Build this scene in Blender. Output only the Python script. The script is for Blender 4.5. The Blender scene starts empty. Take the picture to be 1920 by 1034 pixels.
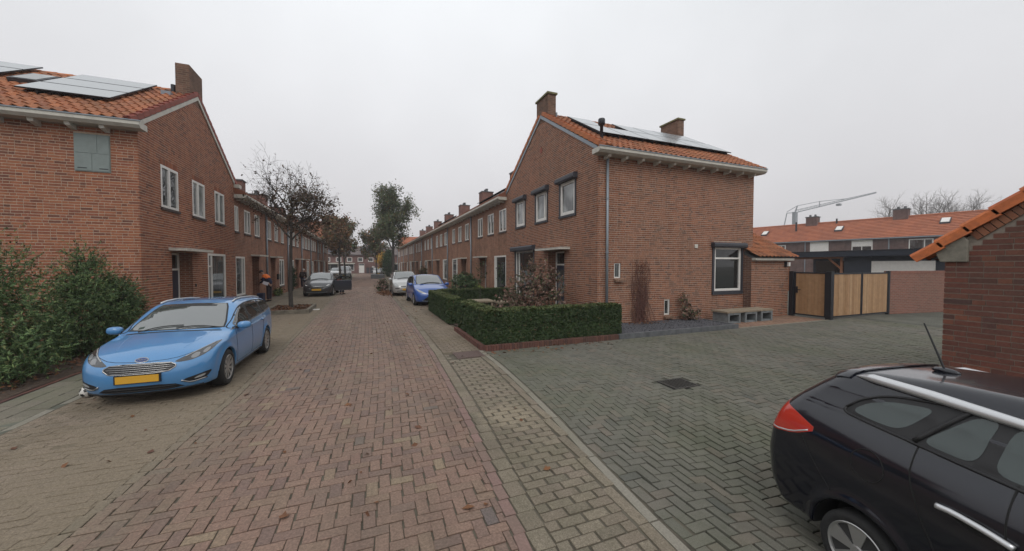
import bpy, bmesh, math, random
import numpy as np
from mathutils import Vector, Matrix
from mathutils.geometry import delaunay_2d_cdt

D = bpy.data
SC = bpy.context.scene
COL = SC.collection
random.seed(7)
RNG = np.random.default_rng(7)
R = math.radians

# ------------------------------------------------------------------ camera, sky, sun, exposure
cam = D.cameras.new('camera')
cam.sensor_width = 36.0
cam.lens = 36.0 * 686.0 / 1920.0
cam.clip_start = 0.05
cam.clip_end = 3000
camo = D.objects.new('camera', cam)
COL.objects.link(camo)
camo.location = (0, 0, 2.0)
camo.rotation_euler = (R(90) - math.atan(20 / 686.0), 0, R(-21.77))
SC.camera = camo

SUN_EL, SUN_ROT = R(48), R(200)
W = D.worlds.new('World')
SC.world = W
W.use_nodes = True
wn = W.node_tree
wn.nodes.clear()
w_out = wn.nodes.new('ShaderNodeOutputWorld')
w_bg = wn.nodes.new('ShaderNodeBackground')
w_bg.inputs['Strength'].default_value = 0.12
w_sky = wn.nodes.new('ShaderNodeTexSky')
w_sky.sky_type = 'NISHITA'
w_sky.sun_disc = False
w_sky.sun_elevation = SUN_EL
w_sky.sun_rotation = SUN_ROT
w_hs = wn.nodes.new('ShaderNodeHueSaturation')
w_hs.inputs['Saturation'].default_value = 0.25
w_tc = wn.nodes.new('ShaderNodeTexCoord')
w_sep = wn.nodes.new('ShaderNodeSeparateXYZ')
w_ramp = wn.nodes.new('ShaderNodeValToRGB')
cr = w_ramp.color_ramp
cr.elements[0].position = 0.0
cr.elements[0].color = (0.475, 0.456, 0.464, 1)
cr.elements[1].position = 0.62
cr.elements[1].color = (0.72, 0.74, 0.762, 1)
e = cr.elements.new(0.22)
e.color = (0.556, 0.55, 0.565, 1)
w_noi = wn.nodes.new('ShaderNodeTexNoise')
w_noi.inputs['Scale'].default_value = 1.5
w_noi.inputs['Detail'].default_value = 5
w_noi.inputs['Roughness'].default_value = 0.5
w_mr = wn.nodes.new('ShaderNodeMapRange')
w_mr.inputs['From Min'].default_value = 0.3
w_mr.inputs['From Max'].default_value = 0.7
w_mr.inputs['To Min'].default_value = 7.35
w_mr.inputs['To Max'].default_value = 8.8
w_mul = wn.nodes.new('ShaderNodeVectorMath')
w_mul.operation = 'SCALE'
w_mix = wn.nodes.new('ShaderNodeMix')
w_mix.data_type = 'RGBA'
w_mix.inputs[0].default_value = 0.93
L = wn.links.new
L(w_tc.outputs['Generated'], w_sep.inputs[0])
L(w_sep.outputs['Z'], w_ramp.inputs['Fac'])
L(w_tc.outputs['Generated'], w_noi.inputs['Vector'])
L(w_noi.outputs['Fac'], w_mr.inputs['Value'])
L(w_ramp.outputs['Color'], w_mul.inputs[0])
L(w_mr.outputs['Result'], w_mul.inputs['Scale'])
L(w_sky.outputs['Color'], w_hs.inputs['Color'])
L(w_hs.outputs['Color'], w_mix.inputs[6])
L(w_mul.outputs['Vector'], w_mix.inputs[7])
L(w_mix.outputs[2], w_bg.inputs['Color'])
L(w_bg.outputs['Background'], w_out.inputs['Surface'])

sl = D.lights.new('sun', 'SUN')
sl.energy = 0.7
sl.angle = R(35)
sl.color = (1.0, 0.97, 0.93)
slo = D.objects.new('sun', sl)
COL.objects.link(slo)
# light travels from behind the camera (south) and above
slo.rotation_euler = (R(90) - SUN_EL, 0, R(-20))

SC.view_settings.view_transform = 'Standard'
SC.view_settings.look = 'None'
SC.view_settings.gamma = 1.0
SC.view_settings.exposure = 0.45
SC.view_settings.use_curve_mapping = False
SC.render.engine = 'CYCLES'
try:
    SC.cycles.use_denoising = True
    SC.cycles.max_bounces = 6
except Exception:
    pass


# ------------------------------------------------------------------ scene graph helpers
def tag(o, label=None, cat=None, group=None, kind=None):
    if label: o['label'] = label
    if cat: o['category'] = cat
    if group: o['group'] = group
    if kind: o['kind'] = kind
    return o


def woff(o):
    v = Vector((0, 0, 0))
    while o is not None:
        v += o.location
        o = o.parent
    return v


def empty(name, loc=(0, 0, 0), rz=0.0, parent=None, scale=1.0):
    o = D.objects.new(name, None)
    o.empty_display_size = 0.2
    COL.objects.link(o)
    o.location = loc
    o.rotation_euler = (0, 0, rz)
    o.scale = (scale,) * 3
    if parent: o.parent = parent
    return o


def thing(name, label, cat, loc=(0, 0, 0), rz=0.0, group=None, scale=1.0):
    return tag(empty(name, loc, rz, None, scale), label, cat, group)


def mkmesh(name, verts, faces, smooth=False, normals=None):
    me = D.meshes.new(name)
    me.from_pydata(verts if isinstance(verts, list) else np.asarray(verts, dtype=float).tolist(), [],
                   faces if isinstance(faces, list) else np.asarray(faces).tolist())
    if smooth:
        me.polygons.foreach_set('use_smooth', [True] * len(me.polygons))
    me.update()
    if normals is not None:
        me.normals_split_custom_set_from_vertices([tuple(n) for n in normals])
    return me


def link(name, me, mat=None, parent=None, loc=None):
    o = D.objects.new(name, me)
    COL.objects.link(o)
    if mat is not None and len(me.materials) == 0:
        me.materials.append(mat)
    if parent: o.parent = parent
    if loc is not None: o.location = loc
    return o


class MB:
    """collects shapes into one mesh"""

    def __init__(s):
        s.v = []
        s.f = []

    def add(s, vs, fs):
        b = len(s.v)
        s.v.extend([tuple(map(float, q)) for q in vs])
        s.f.extend([tuple(b + i for i in q) for q in fs])
        return s

    def box(s, x0, x1, y0, y1, z0, z1):
        return s.add([(x0, y0, z0), (x1, y0, z0), (x1, y1, z0), (x0, y1, z0), (x0, y0, z1), (x1, y0, z1), (x1, y1, z1), (x0, y1, z1)],
                     [(0, 3, 2, 1), (4, 5, 6, 7), (0, 1, 5, 4), (1, 2, 6, 5), (2, 3, 7, 6), (3, 0, 4, 7)])

    def hexa(s, p):
        return s.add(p, [(0, 3, 2, 1), (4, 5, 6, 7), (0, 1, 5, 4), (1, 2, 6, 5), (2, 3, 7, 6), (3, 0, 4, 7)])

    def bar(s, p0, p1, w, h, up=(0, 0, 1)):
        p0, p1 = Vector(p0), Vector(p1)
        d = (p1 - p0).normalized()
        u = Vector(up)
        a = d.cross(u)
        if a.length < 1e-4: a = d.cross(Vector((1, 0, 0)))
        a.normalize()
        b = a.cross(d).normalized()
        q = []
        for p in (p0, p1):
            for sa, sb in ((-1, -1), (1, -1), (1, 1), (-1, 1)):
                q.append(p + a * (sa * w / 2) + b * (sb * h / 2))
        return s.add(q, [(0, 1, 2, 3), (7, 6, 5, 4), (0, 4, 5, 1), (1, 5, 6, 2), (2, 6, 7, 3), (3, 7, 4, 0)])

    def prism(s, poly, fn, c0, c1):
        """poly of (a,b); fn(a,b,c)->xyz"""
        n = len(poly)
        vs = [fn(a, b, c0) for a, b in poly] + [fn(a, b, c1) for a, b in poly]
        fs = [tuple(range(n))[::-1], tuple(range(n, 2 * n))]
        for i in range(n):
            j = (i + 1) % n
            fs.append((i, j, n + j, n + i))
        return s.add(vs, fs)

    def tube(s, pts, r, n=6, caps=True):
        pts = [Vector(p) for p in pts]
        rs = r if isinstance(r, (list, tuple)) else [r] * len(pts)
        b = len(s.v)
        prev = None
        for i, p in enumerate(pts):
            d = (pts[min(i + 1, len(pts) - 1)] - pts[max(i - 1, 0)])
            if d.length < 1e-9: d = Vector((0, 0, 1))
            d.normalize()
            if prev is None:
                a = d.orthogonal().normalized()
            else:
                a = prev - d * prev.dot(d)
                a = a.normalized() if a.length > 1e-6 else d.orthogonal().normalized()
            prev = a
            c = d.cross(a)
            for k in range(n):
                t = 2 * math.pi * k / n
                s.v.append(tuple(p + (a * math.cos(t) + c * math.sin(t)) * rs[i]))
        for i in range(len(pts) - 1):
            for k in range(n):
                k2 = (k + 1) % n
                s.f.append((b + i * n + k, b + i * n + k2, b + (i + 1) * n + k2, b + (i + 1) * n + k))
        if caps:
            s.f.append(tuple(b + k for k in range(n))[::-1])
            m = b + (len(pts) - 1) * n
            s.f.append(tuple(m + k for k in range(n)))
        return s

    def lathe(s, prof, n=24, c=(0, 0, 0), axis='z', closed=False):
        b = len(s.v)
        for r, h in prof:
            for k in range(n):
                t = 2 * math.pi * k / n
                x, y = r * math.cos(t), r * math.sin(t)
                q = (x, y, h) if axis == 'z' else ((x, h, y) if axis == 'y' else (h, x, y))
                s.v.append((q[0] + c[0], q[1] + c[1], q[2] + c[2]))
        m = len(prof)
        for i in range(m if closed else m - 1):
            i2 = (i + 1) % m
            for k in range(n):
                k2 = (k + 1) % n
                s.f.append((b + i * n + k, b + i * n + k2, b + i2 * n + k2, b + i2 * n + k))
        return s

    def sphere(s, c, r, nu=12, nv=8):
        rx, ry, rz = r if isinstance(r, (tuple, list)) else (r, r, r)
        b = len(s.v)
        for j in range(nv + 1):
            ph = math.pi * j / nv
            for i in range(nu):
                t = 2 * math.pi * i / nu
                s.v.append((c[0] + rx * math.sin(ph) * math.cos(t), c[1] + ry * math.sin(ph) * math.sin(t), c[2] + rz * math.cos(ph)))
        for j in range(nv):
            for i in range(nu):
                i2 = (i + 1) % nu
                s.f.append((b + j * nu + i, b + (j + 1) * nu + i, b + (j + 1) * nu + i2, b + j * nu + i2))
        return s

    def build(s, name, mat, parent=None, smooth=False, world=True, fix=True):
        v = np.array(s.v, dtype=float)
        loc = None
        if world and parent is not None:
            v = v - np.array(woff(parent))
        elif world:
            c = v.mean(0)
            c[2] = v[:, 2].min()
            v = v - c
            loc = tuple(c)
        me = mkmesh(name, v, s.f, smooth)
        if fix:
            bm = bmesh.new()
            bm.from_mesh(me)
            bmesh.ops.recalc_face_normals(bm, faces=bm.faces)
            bm.to_mesh(me)
            bm.free()
        return link(name, me, mat, parent, loc)


# ------------------------------------------------------------------ material helpers
def newmat(name):
    m = D.materials.new(name)
    m.use_nodes = True
    nt = m.node_tree
    b = nt.nodes['Principled BSDF']
    return m, nt, b


def nd(nt, t, **kw):
    n = nt.nodes.new(t)
    for k, v in kw.items():
        if k.startswith('_'):
            setattr(n, k[1:], v)
        else:
            key = int(k[1:]) if k[0] == 'i' and k[1:].isdigit() else k.replace('__', ' ')
            s = n.inputs[key]
            if isinstance(v, bpy.types.NodeSocket):
                nt.links.new(v, s)
            else:
                s.default_value = v
    return n


def ramp(nt, fac, stops, interp='LINEAR'):
    n = nt.nodes.new('ShaderNodeValToRGB')
    c = n.color_ramp
    c.interpolation = interp
    while len(c.elements) < len(stops): c.elements.new(0.5)
    for el, (p, col) in zip(c.elements, stops):
        el.position = p
        el.color = (*col, 1)
    nt.links.new(fac, n.inputs['Fac'])
    return n.outputs['Color']


def mixc(nt, fac, a, b, mode='MIX'):
    n = nt.nodes.new('ShaderNodeMix')
    n.data_type = 'RGBA'
    n.blend_type = mode
    for s, v in ((n.inputs[0], fac), (n.inputs[6], a), (n.inputs[7], b)):
        if isinstance(v, bpy.types.NodeSocket):
            nt.links.new(v, s)
        else:
            s.default_value = v if not isinstance(v, tuple) or len(v) == 4 else (*v, 1)
    return n.outputs[2]


def math_(nt, op, a, b=0.5):
    n = nt.nodes.new('ShaderNodeMath')
    n.operation = op
    for s, v in ((n.inputs[0], a), (n.inputs[1], b)):
        if isinstance(v, bpy.types.NodeSocket):
            nt.links.new(v, s)
        else:
            s.default_value = v
    return n.outputs[0]


def noise(nt, scale, detail=3, vec=None, rough=0.6):
    n = nd(nt, 'ShaderNodeTexNoise', Scale=scale, Detail=detail, Roughness=rough)
    if vec is None:
        vec = nt.nodes.new('ShaderNodeNewGeometry').outputs['Position']
    nt.links.new(vec, n.inputs['Vector'])
    return n.outputs['Fac']


def bump(nt, b, h, strength=0.3, dist=0.01):
    n = nd(nt, 'ShaderNodeBump', Strength=strength, Distance=dist, Height=h)
    nt.links.new(n.outputs['Normal'], b.inputs['Normal'])


def rnd(nt):
    g = nt.nodes.new('ShaderNodeNewGeometry').outputs['Random Per Island']
    o = nt.nodes.new('ShaderNodeObjectInfo').outputs['Random']
    return math_(nt, 'FRACT', math_(nt, 'ADD', g, o))


def plain(name, col, rough=0.6, metal=0.0, nscale=0, namt=0.25, bumps=0.0, coat=0.0, spec=0.5, bscale=None):
    m, nt, b = newmat(name)
    b.inputs['Base Color'].default_value = (*col, 1)
    b.inputs['Roughness'].default_value = rough
    b.inputs['Metallic'].default_value = metal
    b.inputs['Specular IOR Level'].default_value = spec
    if coat:
        b.inputs['Coat Weight'].default_value = coat
        b.inputs['Coat Roughness'].default_value = 0.03
    if nscale:
        f = noise(nt, nscale, 5)
        k = ramp(nt, f, [(0.25, (1 - namt,) * 3), (0.75, (1 + namt,) * 3)])
        nt.links.new(mixc(nt, 1.0, (*col, 1), k, 'MULTIPLY'), b.inputs['Base Color'])
    if bumps:
        bump(nt, b, noise(nt, bscale or nscale * 4 or 60, 4), bumps)
    return m


def streaks(nt, c, amt, sc=(5.0, 5.0, 0.42), lo=0.42):
    """soot and rain streaks (stretched noise), darker runs only"""
    g = nt.nodes.new('ShaderNodeNewGeometry').outputs['Position']
    mp = nt.nodes.new('ShaderNodeMapping')
    mp.inputs['Scale'].default_value = sc
    nt.links.new(g, mp.inputs['Vector'])
    f = noise(nt, 1.0, 5, mp.outputs[0], .62)
    k = ramp(nt, f, [(0.32, (1 - amt,) * 3), (0.5, (1.0,) * 3), (0.72, (1 + amt * .45,) * 3)])
    return mixc(nt, 1.0, c, k, 'MULTIPLY')


def sandmask(nt, xa, xb, soft, amt):
    """blown sand lying between x = xa and xb, ragged at its edges"""
    g = nt.nodes.new('ShaderNodeNewGeometry').outputs['Position']
    sp = nt.nodes.new('ShaderNodeSeparateXYZ')
    nt.links.new(g, sp.inputs[0])
    f = noise(nt, .9, 6, rough=.7)
    w = math_(nt, 'MULTIPLY', math_(nt, 'SUBTRACT', f, .5), 2.2)
    x = math_(nt, 'ADD', sp.outputs['X'], w)
    d = math_(nt, 'ABSOLUTE', math_(nt, 'SUBTRACT', x, (xa + xb) / 2))
    m = nd(nt, 'ShaderNodeMapRange', Value=d)
    m.inputs['From Min'].default_value = (xb - xa) / 2
    m.inputs['From Max'].default_value = (xb - xa) / 2 + soft
    m.inputs['To Min'].default_value = amt
    m.inputs['To Max'].default_value = 0.0
    return math_(nt, 'MULTIPLY', m.outputs['Result'], ramp(nt, noise(nt, 6, 5, rough=.7), [(.3, (.35,) * 3), (.6, (1,) * 3)]))


def island(name, stops, rough=0.85, stain=0.0, grain=90, gamt=0.22, bumps=0.25, stain_scale=0.6, stain_col=(0.05, 0.06, 0.04), spec=0.3, blot=0.0, streak=0.0, sand=None, lanes=0.0, spot=None):
    """every loose piece gets its own tone"""
    m, nt, b = newmat(name)
    c = ramp(nt, rnd(nt), stops)
    f = noise(nt, grain, 4)
    k = ramp(nt, f, [(0.25, (1 - gamt,) * 3), (0.75, (1 + gamt,) * 3)])
    c = mixc(nt, 1.0, c, k, 'MULTIPLY')
    if stain:
        s = noise(nt, stain_scale, 6, rough=0.65)
        s = math_(nt, 'MULTIPLY', ramp(nt, s, [(0.42, (0, 0, 0)), (0.72, (1, 1, 1))]), stain)
        c = mixc(nt, s, c, stain_col)
    if blot:
        s2 = noise(nt, 9.0, 5, rough=0.7)
        s2 = math_(nt, 'MULTIPLY', ramp(nt, s2, [(0.5, (0, 0, 0)), (0.7, (1, 1, 1))]), blot)
        c = mixc(nt, s2, c, tuple(q * 0.6 for q in stain_col))
    if streak: c = streaks(nt, c, streak)
    if lanes: c = streaks(nt, c, lanes, (1.6, .16, 1.0), .4)
    if spot:
        vd = nt.nodes.new('ShaderNodeVectorMath')
        vd.operation = 'DISTANCE'
        vd.inputs[1].default_value = spot[:3]
        nt.links.new(nt.nodes.new('ShaderNodeNewGeometry').outputs['Position'], vd.inputs[0])
        q = math_(nt, 'ADD', vd.outputs['Value'], math_(nt, 'MULTIPLY', math_(nt, 'SUBTRACT', noise(nt, 3.5, 6, rough=.75), .5), 1.6))
        c = mixc(nt, ramp(nt, q, [(.12, (.85,) * 3), (spot[3], (0, 0, 0))]), c, spot[4])
    if sand:
        c = mixc(nt, sandmask(nt, *sand[:4]), c, sand[4])
        c = mixc(nt, 1.0, c, ramp(nt, noise(nt, 55, 5, rough=.75), [(.3, (.62,) * 3), (.5, (1,) * 3), (.72, (1.4,) * 3)]), 'MULTIPLY')
    nt.links.new(c, b.inputs['Base Color'])
    b.inputs['Roughness'].default_value = rough
    b.inputs['Specular IOR Level'].default_value = spec
    bump(nt, b, noise(nt, grain * 1.7, 3), bumps, 0.006)
    return m


def brick_tex(name, c1, c2, mortar, bw=0.22, bh=0.0687, ms=0.007, mode='wall', off=0.5, bumps=0.5, nz=0.35):
    """masonry for surfaces too far away to tell the bricks apart"""
    m, nt, b = newmat(name)
    g = nt.nodes.new('ShaderNodeNewGeometry')
    sp = nt.nodes.new('ShaderNodeSeparateXYZ')
    nt.links.new(g.outputs['Position'], sp.inputs[0])
    cb = nt.nodes.new('ShaderNodeCombineXYZ')
    if mode == 'wall':
        sn = nt.nodes.new('ShaderNodeSeparateXYZ')
        nt.links.new(g.outputs['True Normal'], sn.inputs[0])
        k = math_(nt, 'GREATER_THAN', math_(nt, 'ABSOLUTE', sn.outputs['X']), 0.6)
        mx = nd(nt, 'ShaderNodeMix', i0=k)
        nt.links.new(sp.outputs['X'], mx.inputs[2])
        nt.links.new(sp.outputs['Y'], mx.inputs[3])
        nt.links.new(mx.outputs[0], cb.inputs['X'])
        nt.links.new(sp.outputs['Z'], cb.inputs['Y'])
    elif mode == 'floor':
        nt.links.new(sp.outputs['X'], cb.inputs['X'])
        nt.links.new(sp.outputs['Y'], cb.inputs['Y'])
    else:  # floor, bricks along Y
        nt.links.new(sp.outputs['Y'], cb.inputs['X'])
        nt.links.new(sp.outputs['X'], cb.inputs['Y'])
    t = nt.nodes.new('ShaderNodeTexBrick')
    t.offset = off
    nt.links.new(cb.outputs[0], t.inputs['Vector'])
    t.inputs['Color1'].default_value = (*c1, 1)
    t.inputs['Color2'].default_value = (*c2, 1)
    t.inputs['Mortar'].default_value = (*mortar, 1)
    t.inputs['Scale'].default_value = 1.0
    t.inputs['Brick Width'].default_value = bw
    t.inputs['Row Height'].default_value = bh
    t.inputs['Mortar Size'].default_value = ms
    t.inputs['Mortar Smooth'].default_value = 0.2
    f = noise(nt, 1.1, 6, rough=0.7)
    k = ramp(nt, f, [(0.3, (1 - nz,) * 3), (0.7, (1 + nz * 0.6,) * 3)])
    cc = mixc(nt, 1.0, t.outputs['Color'], k, 'MULTIPLY')
    if mode == 'wall': cc = streaks(nt, cc, .2)
    else: cc = streaks(nt, cc, .25, (1.6, .16, 1.0), .4)
    nt.links.new(cc, b.inputs['Base Color'])
    b.inputs['Roughness'].default_value = 0.9
    b.inputs['Specular IOR Level'].default_value = 0.25
    inv = math_(nt, 'SUBTRACT', 1.0, t.outputs['Fac'])
    bump(nt, b, inv, bumps, 0.01)
    return m


def glassmat(name, col, rough=0.03, ior=1.6, spec=0.7):
    m, nt, b = newmat(name)
    b.inputs['Base Color'].default_value = (*col, 1)
    b.inputs['Roughness'].default_value = rough
    b.inputs['IOR'].default_value = ior
    b.inputs['Specular IOR Level'].default_value = spec
    return m


def curtain(name, lo, hi, rough=0.05, ior=1.8):
    """window with net curtain folds and reflections painted into its colour"""
    m, nt, b = newmat(name)
    g = nt.nodes.new('ShaderNodeNewGeometry').outputs['Position']
    mp = nt.nodes.new('ShaderNodeMapping')
    mp.inputs['Scale'].default_value = (16, 16, .5)
    nt.links.new(g, mp.inputs['Vector'])
    f = noise(nt, 1.0, 3, mp.outputs[0])
    c = ramp(nt, f, [(.32, lo), (.68, hi)])
    k = ramp(nt, noise(nt, .9, 2), [(.42, (.3,) * 3), (.55, (1,) * 3)])  # broad mottling stands for reflections, put into the pane colour
    nt.links.new(mixc(nt, 1.0, c, k, 'MULTIPLY'), b.inputs['Base Color'])
    b.inputs['Roughness'].default_value = rough
    b.inputs['IOR'].default_value = ior
    return m


def paint(name, col, flake=0.0, coat=1.0, rough=0.35, metal=0.0):
    m, nt, b = newmat(name)
    b.inputs['Base Color'].default_value = (*col, 1)
    b.inputs['Roughness'].default_value = rough
    b.inputs['Metallic'].default_value = metal
    b.inputs['Coat Weight'].default_value = coat
    b.inputs['Coat IOR'].default_value = 1.6
    b.inputs['Coat Roughness'].default_value = 0.04
    f = noise(nt, 3.0, 5)
    k = ramp(nt, f, [(0.3, (0.015,) * 3), (0.8, (0.06,) * 3)])
    nt.links.new(k, b.inputs['Coat Roughness'])
    return m


M = {}
M['brick_right'] = island('weathered brown brick', [(0.0, (0.205, 0.080, 0.046)), (0.3, (0.27, 0.108, 0.060)), (0.55, (0.305, 0.127, 0.070)), (0.8, (0.225, 0.098, 0.060)), (1.0, (0.14, 0.068, 0.048))], stain=0.3, stain_scale=0.5, stain_col=(0.13, 0.085, 0.055), streak=.22)
M['brick_left'] = island('warm red brick', [(0.0, (0.21, 0.074, 0.042)), (0.3, (0.295, 0.104, 0.055)), (0.55, (0.34, 0.130, 0.066)), (0.8, (0.265, 0.09, 0.052)), (1.0, (0.145, 0.06, 0.042))], stain=0.25, stain_scale=0.45, stain_col=(0.19, 0.095, 0.06), streak=.2)
M['brick_garage'] = island('dark red garage brick', [(0.0, (0.105, 0.046, 0.036)), (0.3, (0.165, 0.06, 0.042)), (0.6, (0.12, 0.054, 0.042)), (0.8, (0.20, 0.074, 0.046)), (1.0, (0.075, 0.042, 0.038))], stain=0.3, gamt=0.35, grain=60)
M['mortar'] = plain('pale mortar', (0.40, 0.32, 0.255), 0.95, nscale=30, namt=0.25, bumps=0.3)
M['mortar_left'] = plain('pinkish mortar', (0.41, 0.315, 0.235), 0.95, nscale=30, namt=0.25, bumps=0.3)
M['mortar_old'] = plain('grey mortar', (0.27, 0.23, 0.19), 0.95, nscale=30, namt=0.3, bumps=0.3)
M['row_wall'] = brick_tex('row house masonry', (0.29, 0.127, 0.074), (0.215, 0.094, 0.06), (0.36, 0.275, 0.205), ms=0.009)
M['row_wall_left'] = brick_tex('left row masonry', (0.305, 0.124, 0.073), (0.225, 0.092, 0.058), (0.36, 0.27, 0.20), ms=0.009)
M['annex_wall'] = brick_tex('annex masonry', (0.20, 0.10, 0.07), (0.13, 0.07, 0.055), (0.30, 0.24, 0.19))
M['fence_wall'] = brick_tex('pale red yard wall', (0.30, 0.14, 0.10), (0.25, 0.115, 0.085), (0.22, 0.15, 0.12))
M['far_wall'] = brick_tex('far brown masonry', (0.17, 0.10, 0.085), (0.13, 0.08, 0.07), (0.17, 0.13, 0.12))
M['cross_wall'] = brick_tex('far red masonry', (0.21, 0.10, 0.085), (0.16, 0.08, 0.07), (0.19, 0.14, 0.13))
M['chimney'] = brick_tex('sooty chimney brick', (0.20, 0.11, 0.075), (0.12, 0.07, 0.05), (0.22, 0.17, 0.13))
M['moss'] = plain('mossy concrete cap', (0.16, 0.15, 0.07), 0.95, nscale=14, namt=0.4, bumps=0.4)
M['tile'] = island('orange clay roof tile', [(0.0, (0.32, 0.11, 0.05)), (0.35, (0.42, 0.155, 0.067)), (0.7, (0.38, 0.142, 0.068)), (1.0, (0.24, 0.085, 0.045))], rough=0.7, stain=0.7, stain_scale=1.8, stain_col=(0.14, 0.085, 0.05), grain=30, gamt=0.3, blot=.3)
M['verge'] = island('verge clay tile', [(0.0, (0.42, 0.13, 0.05)), (0.5, (0.50, 0.17, 0.06)), (1.0, (0.38, 0.12, 0.05))], rough=0.65, stain=0.45, stain_scale=2.5, stain_col=(0.20, 0.09, 0.05), grain=25)
M['verge_red'] = island('dark red verge tile', [(0.0, (0.22, 0.05, 0.035)), (1.0, (0.30, 0.075, 0.05))], rough=0.65, stain=0.3)
M['tile_garage'] = island('bright orange garage tile', [(0.0, (0.50, 0.135, 0.045)), (0.5, (0.56, 0.165, 0.055)), (1.0, (0.46, 0.12, 0.045))], rough=0.6, stain=0.5, stain_scale=6, stain_col=(0.30, 0.10, 0.05), grain=20)
M['roof_far'] = brick_tex('far orange tiles', (0.42, 0.15, 0.075), (0.36, 0.125, 0.065), (0.25, 0.09, 0.05), bw=0.3, bh=0.25, ms=0.02, mode='floor')
M['roof_grey'] = plain('dark slate tiles', (0.06, 0.06, 0.062), 0.8, nscale=4, namt=0.3)
M['white'] = plain('white window paint', (0.72, 0.70, 0.66), 0.45, nscale=6, namt=0.08)
M['cream'] = plain('cream painted wood', (0.50, 0.48, 0.42), 0.6, nscale=5, namt=0.15)
M['white_dirty'] = plain('weathered white paint', (0.58, 0.56, 0.50), 0.6, nscale=5, namt=0.18)
M['zinc'] = plain('grey pipe zinc', (0.24, 0.27, 0.30), 0.45, metal=0.3, nscale=4, namt=0.15)
M['lead'] = plain('lead flashing', (0.22, 0.24, 0.27), 0.6, metal=0.2, nscale=8, namt=0.2)
M['black'] = plain('black powder coat', (0.012, 0.013, 0.018), 0.45)
M['anthracite'] = plain('anthracite shutter', (0.035, 0.036, 0.045), 0.5)
M['plastic_black'] = plain('black plastic', (0.012, 0.012, 0.013), 0.55, nscale=30, namt=0.15)
M['sill_dark'] = plain('dark glazed sill', (0.055, 0.04, 0.035), 0.5, nscale=10, namt=0.3)
M['sill_brick'] = plain('brick sill', (0.20, 0.12, 0.08), 0.85, nscale=15, namt=0.35, bumps=0.3)
M['glass'] = curtain('window glass', (0.02, 0.026, 0.027), (0.14, 0.15, 0.15), .03, 1.9)
M['glass_dark'] = glassmat('dark window glass', (0.02, 0.022, 0.022))
M['glass_pale'] = curtain('net curtain window', (0.15, 0.165, 0.165), (0.33, 0.345, 0.335))
M['panel'] = glassmat('solar cell glass', (0.27, 0.29, 0.30), 0.2, 1.75, 0.95)  # pale base paints the sky's reflection into the panel colour
M['door_dark'] = plain('dark painted door', (0.03, 0.035, 0.055), 0.45)
M['door_brown'] = plain('brown wood door', (0.11, 0.04, 0.025), 0.55, nscale=8, namt=0.3)
M['door_green'] = plain('dark green door', (0.03, 0.05, 0.04), 0.5)
M['door_grey'] = plain('grey door', (0.16, 0.16, 0.18), 0.5)
M['concrete'] = plain('rough concrete', (0.27, 0.26, 0.23), 0.9, nscale=7, namt=0.25, bumps=0.4)
M['concrete_dark'] = plain('dark damp concrete', (0.11, 0.115, 0.12), 0.9, nscale=7, namt=0.35, bumps=0.4)
M['kneeler'] = plain('weathered concrete kneeler', (0.20, 0.185, 0.15), 0.95, nscale=9, namt=0.35, bumps=0.5)
M['wood'] = island('fresh pine board', [(0.0, (0.32, 0.185, 0.092)), (0.4, (0.40, 0.245, 0.13)), (0.7, (0.36, 0.21, 0.11)), (1.0, (0.44, 0.285, 0.16))], rough=0.6, grain=7, gamt=0.15, bumps=0.1)
M['wood_post'] = plain('red brown timber', (0.30, 0.12, 0.055), 0.7, nscale=6, namt=0.2)
M['wood_grey'] = plain('weathered plank', (0.26, 0.21, 0.15), 0.85, nscale=9, namt=0.3, bumps=0.3)
M['shed'] = plain('blue black boards', (0.012, 0.018, 0.032), 0.55, nscale=6, namt=0.2)
M['soil'] = plain('dark leafy soil', (0.075, 0.05, 0.035), 1.0, nscale=18, namt=0.5, bumps=0.8)
M['slate'] = plain('slate chippings', (0.085, 0.085, 0.095), 0.9, nscale=70, namt=0.5, bumps=1.0)
M['bark'] = plain('grey bark', (0.055, 0.048, 0.042), 0.95, nscale=12, namt=0.35, bumps=0.6)
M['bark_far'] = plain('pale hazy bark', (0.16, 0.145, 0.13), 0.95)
M['rust'] = plain('rusty iron', (0.10, 0.065, 0.055), 0.75, nscale=25, namt=0.4, bumps=0.3)
M['lamp_grey'] = plain('grey lamp steel', (0.20, 0.21, 0.22), 0.5, metal=0.4)

# ------------------------------------------------------------------ ground, road, paving
M['ground'] = plain('earth', (0.12, 0.11, 0.085), 1.0, nscale=1.5, namt=0.3)
M['joint'] = plain('mossy joint sand', (0.095, 0.083, 0.062), 1.0, nscale=3, namt=0.5, bumps=0.3)
M['joint_green'] = plain('green joint moss', (0.088, 0.09, 0.07), 1.0, nscale=3, namt=0.5, bumps=0.3)
M['joint_lot'] = island('sandy joint', [(0, (.125, .103, .075)), (1, (.125, .103, .075))], rough=1, stain=.5, stain_scale=2, stain_col=(.085, .08, .05), sand=(-2.9, -1.9, .9, .92, (.192, .156, .112)))
M['clinker'] = island('purple brown road clinker', [(0.0, (0.186, 0.121, 0.093)), (0.25, (0.22, 0.142, 0.107)), (0.5, (0.20, 0.126, 0.097)), (0.7, (0.16, 0.107, 0.089)), (0.93, (0.205, 0.139, 0.10)), (0.97, (0.235, 0.178, 0.12)), (1.0, (0.12, 0.097, 0.092))],
                      rough=0.72, stain=0.5, stain_scale=0.55, stain_col=(0.165, 0.13, 0.092), grain=45, gamt=0.25, spec=0.4, blot=0.22, lanes=.22, sand=(-2.6, -1.95, .7, .75, (.19, .155, .112)))
M['clinker_edge'] = island('red brown edge clinker', [(0.0, (0.19, 0.12, 0.105)), (0.5, (0.22, 0.14, 0.12)), (1.0, (0.18, 0.125, 0.10))], rough=0.75, stain=0.4, grain=45, spec=0.4)
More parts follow.
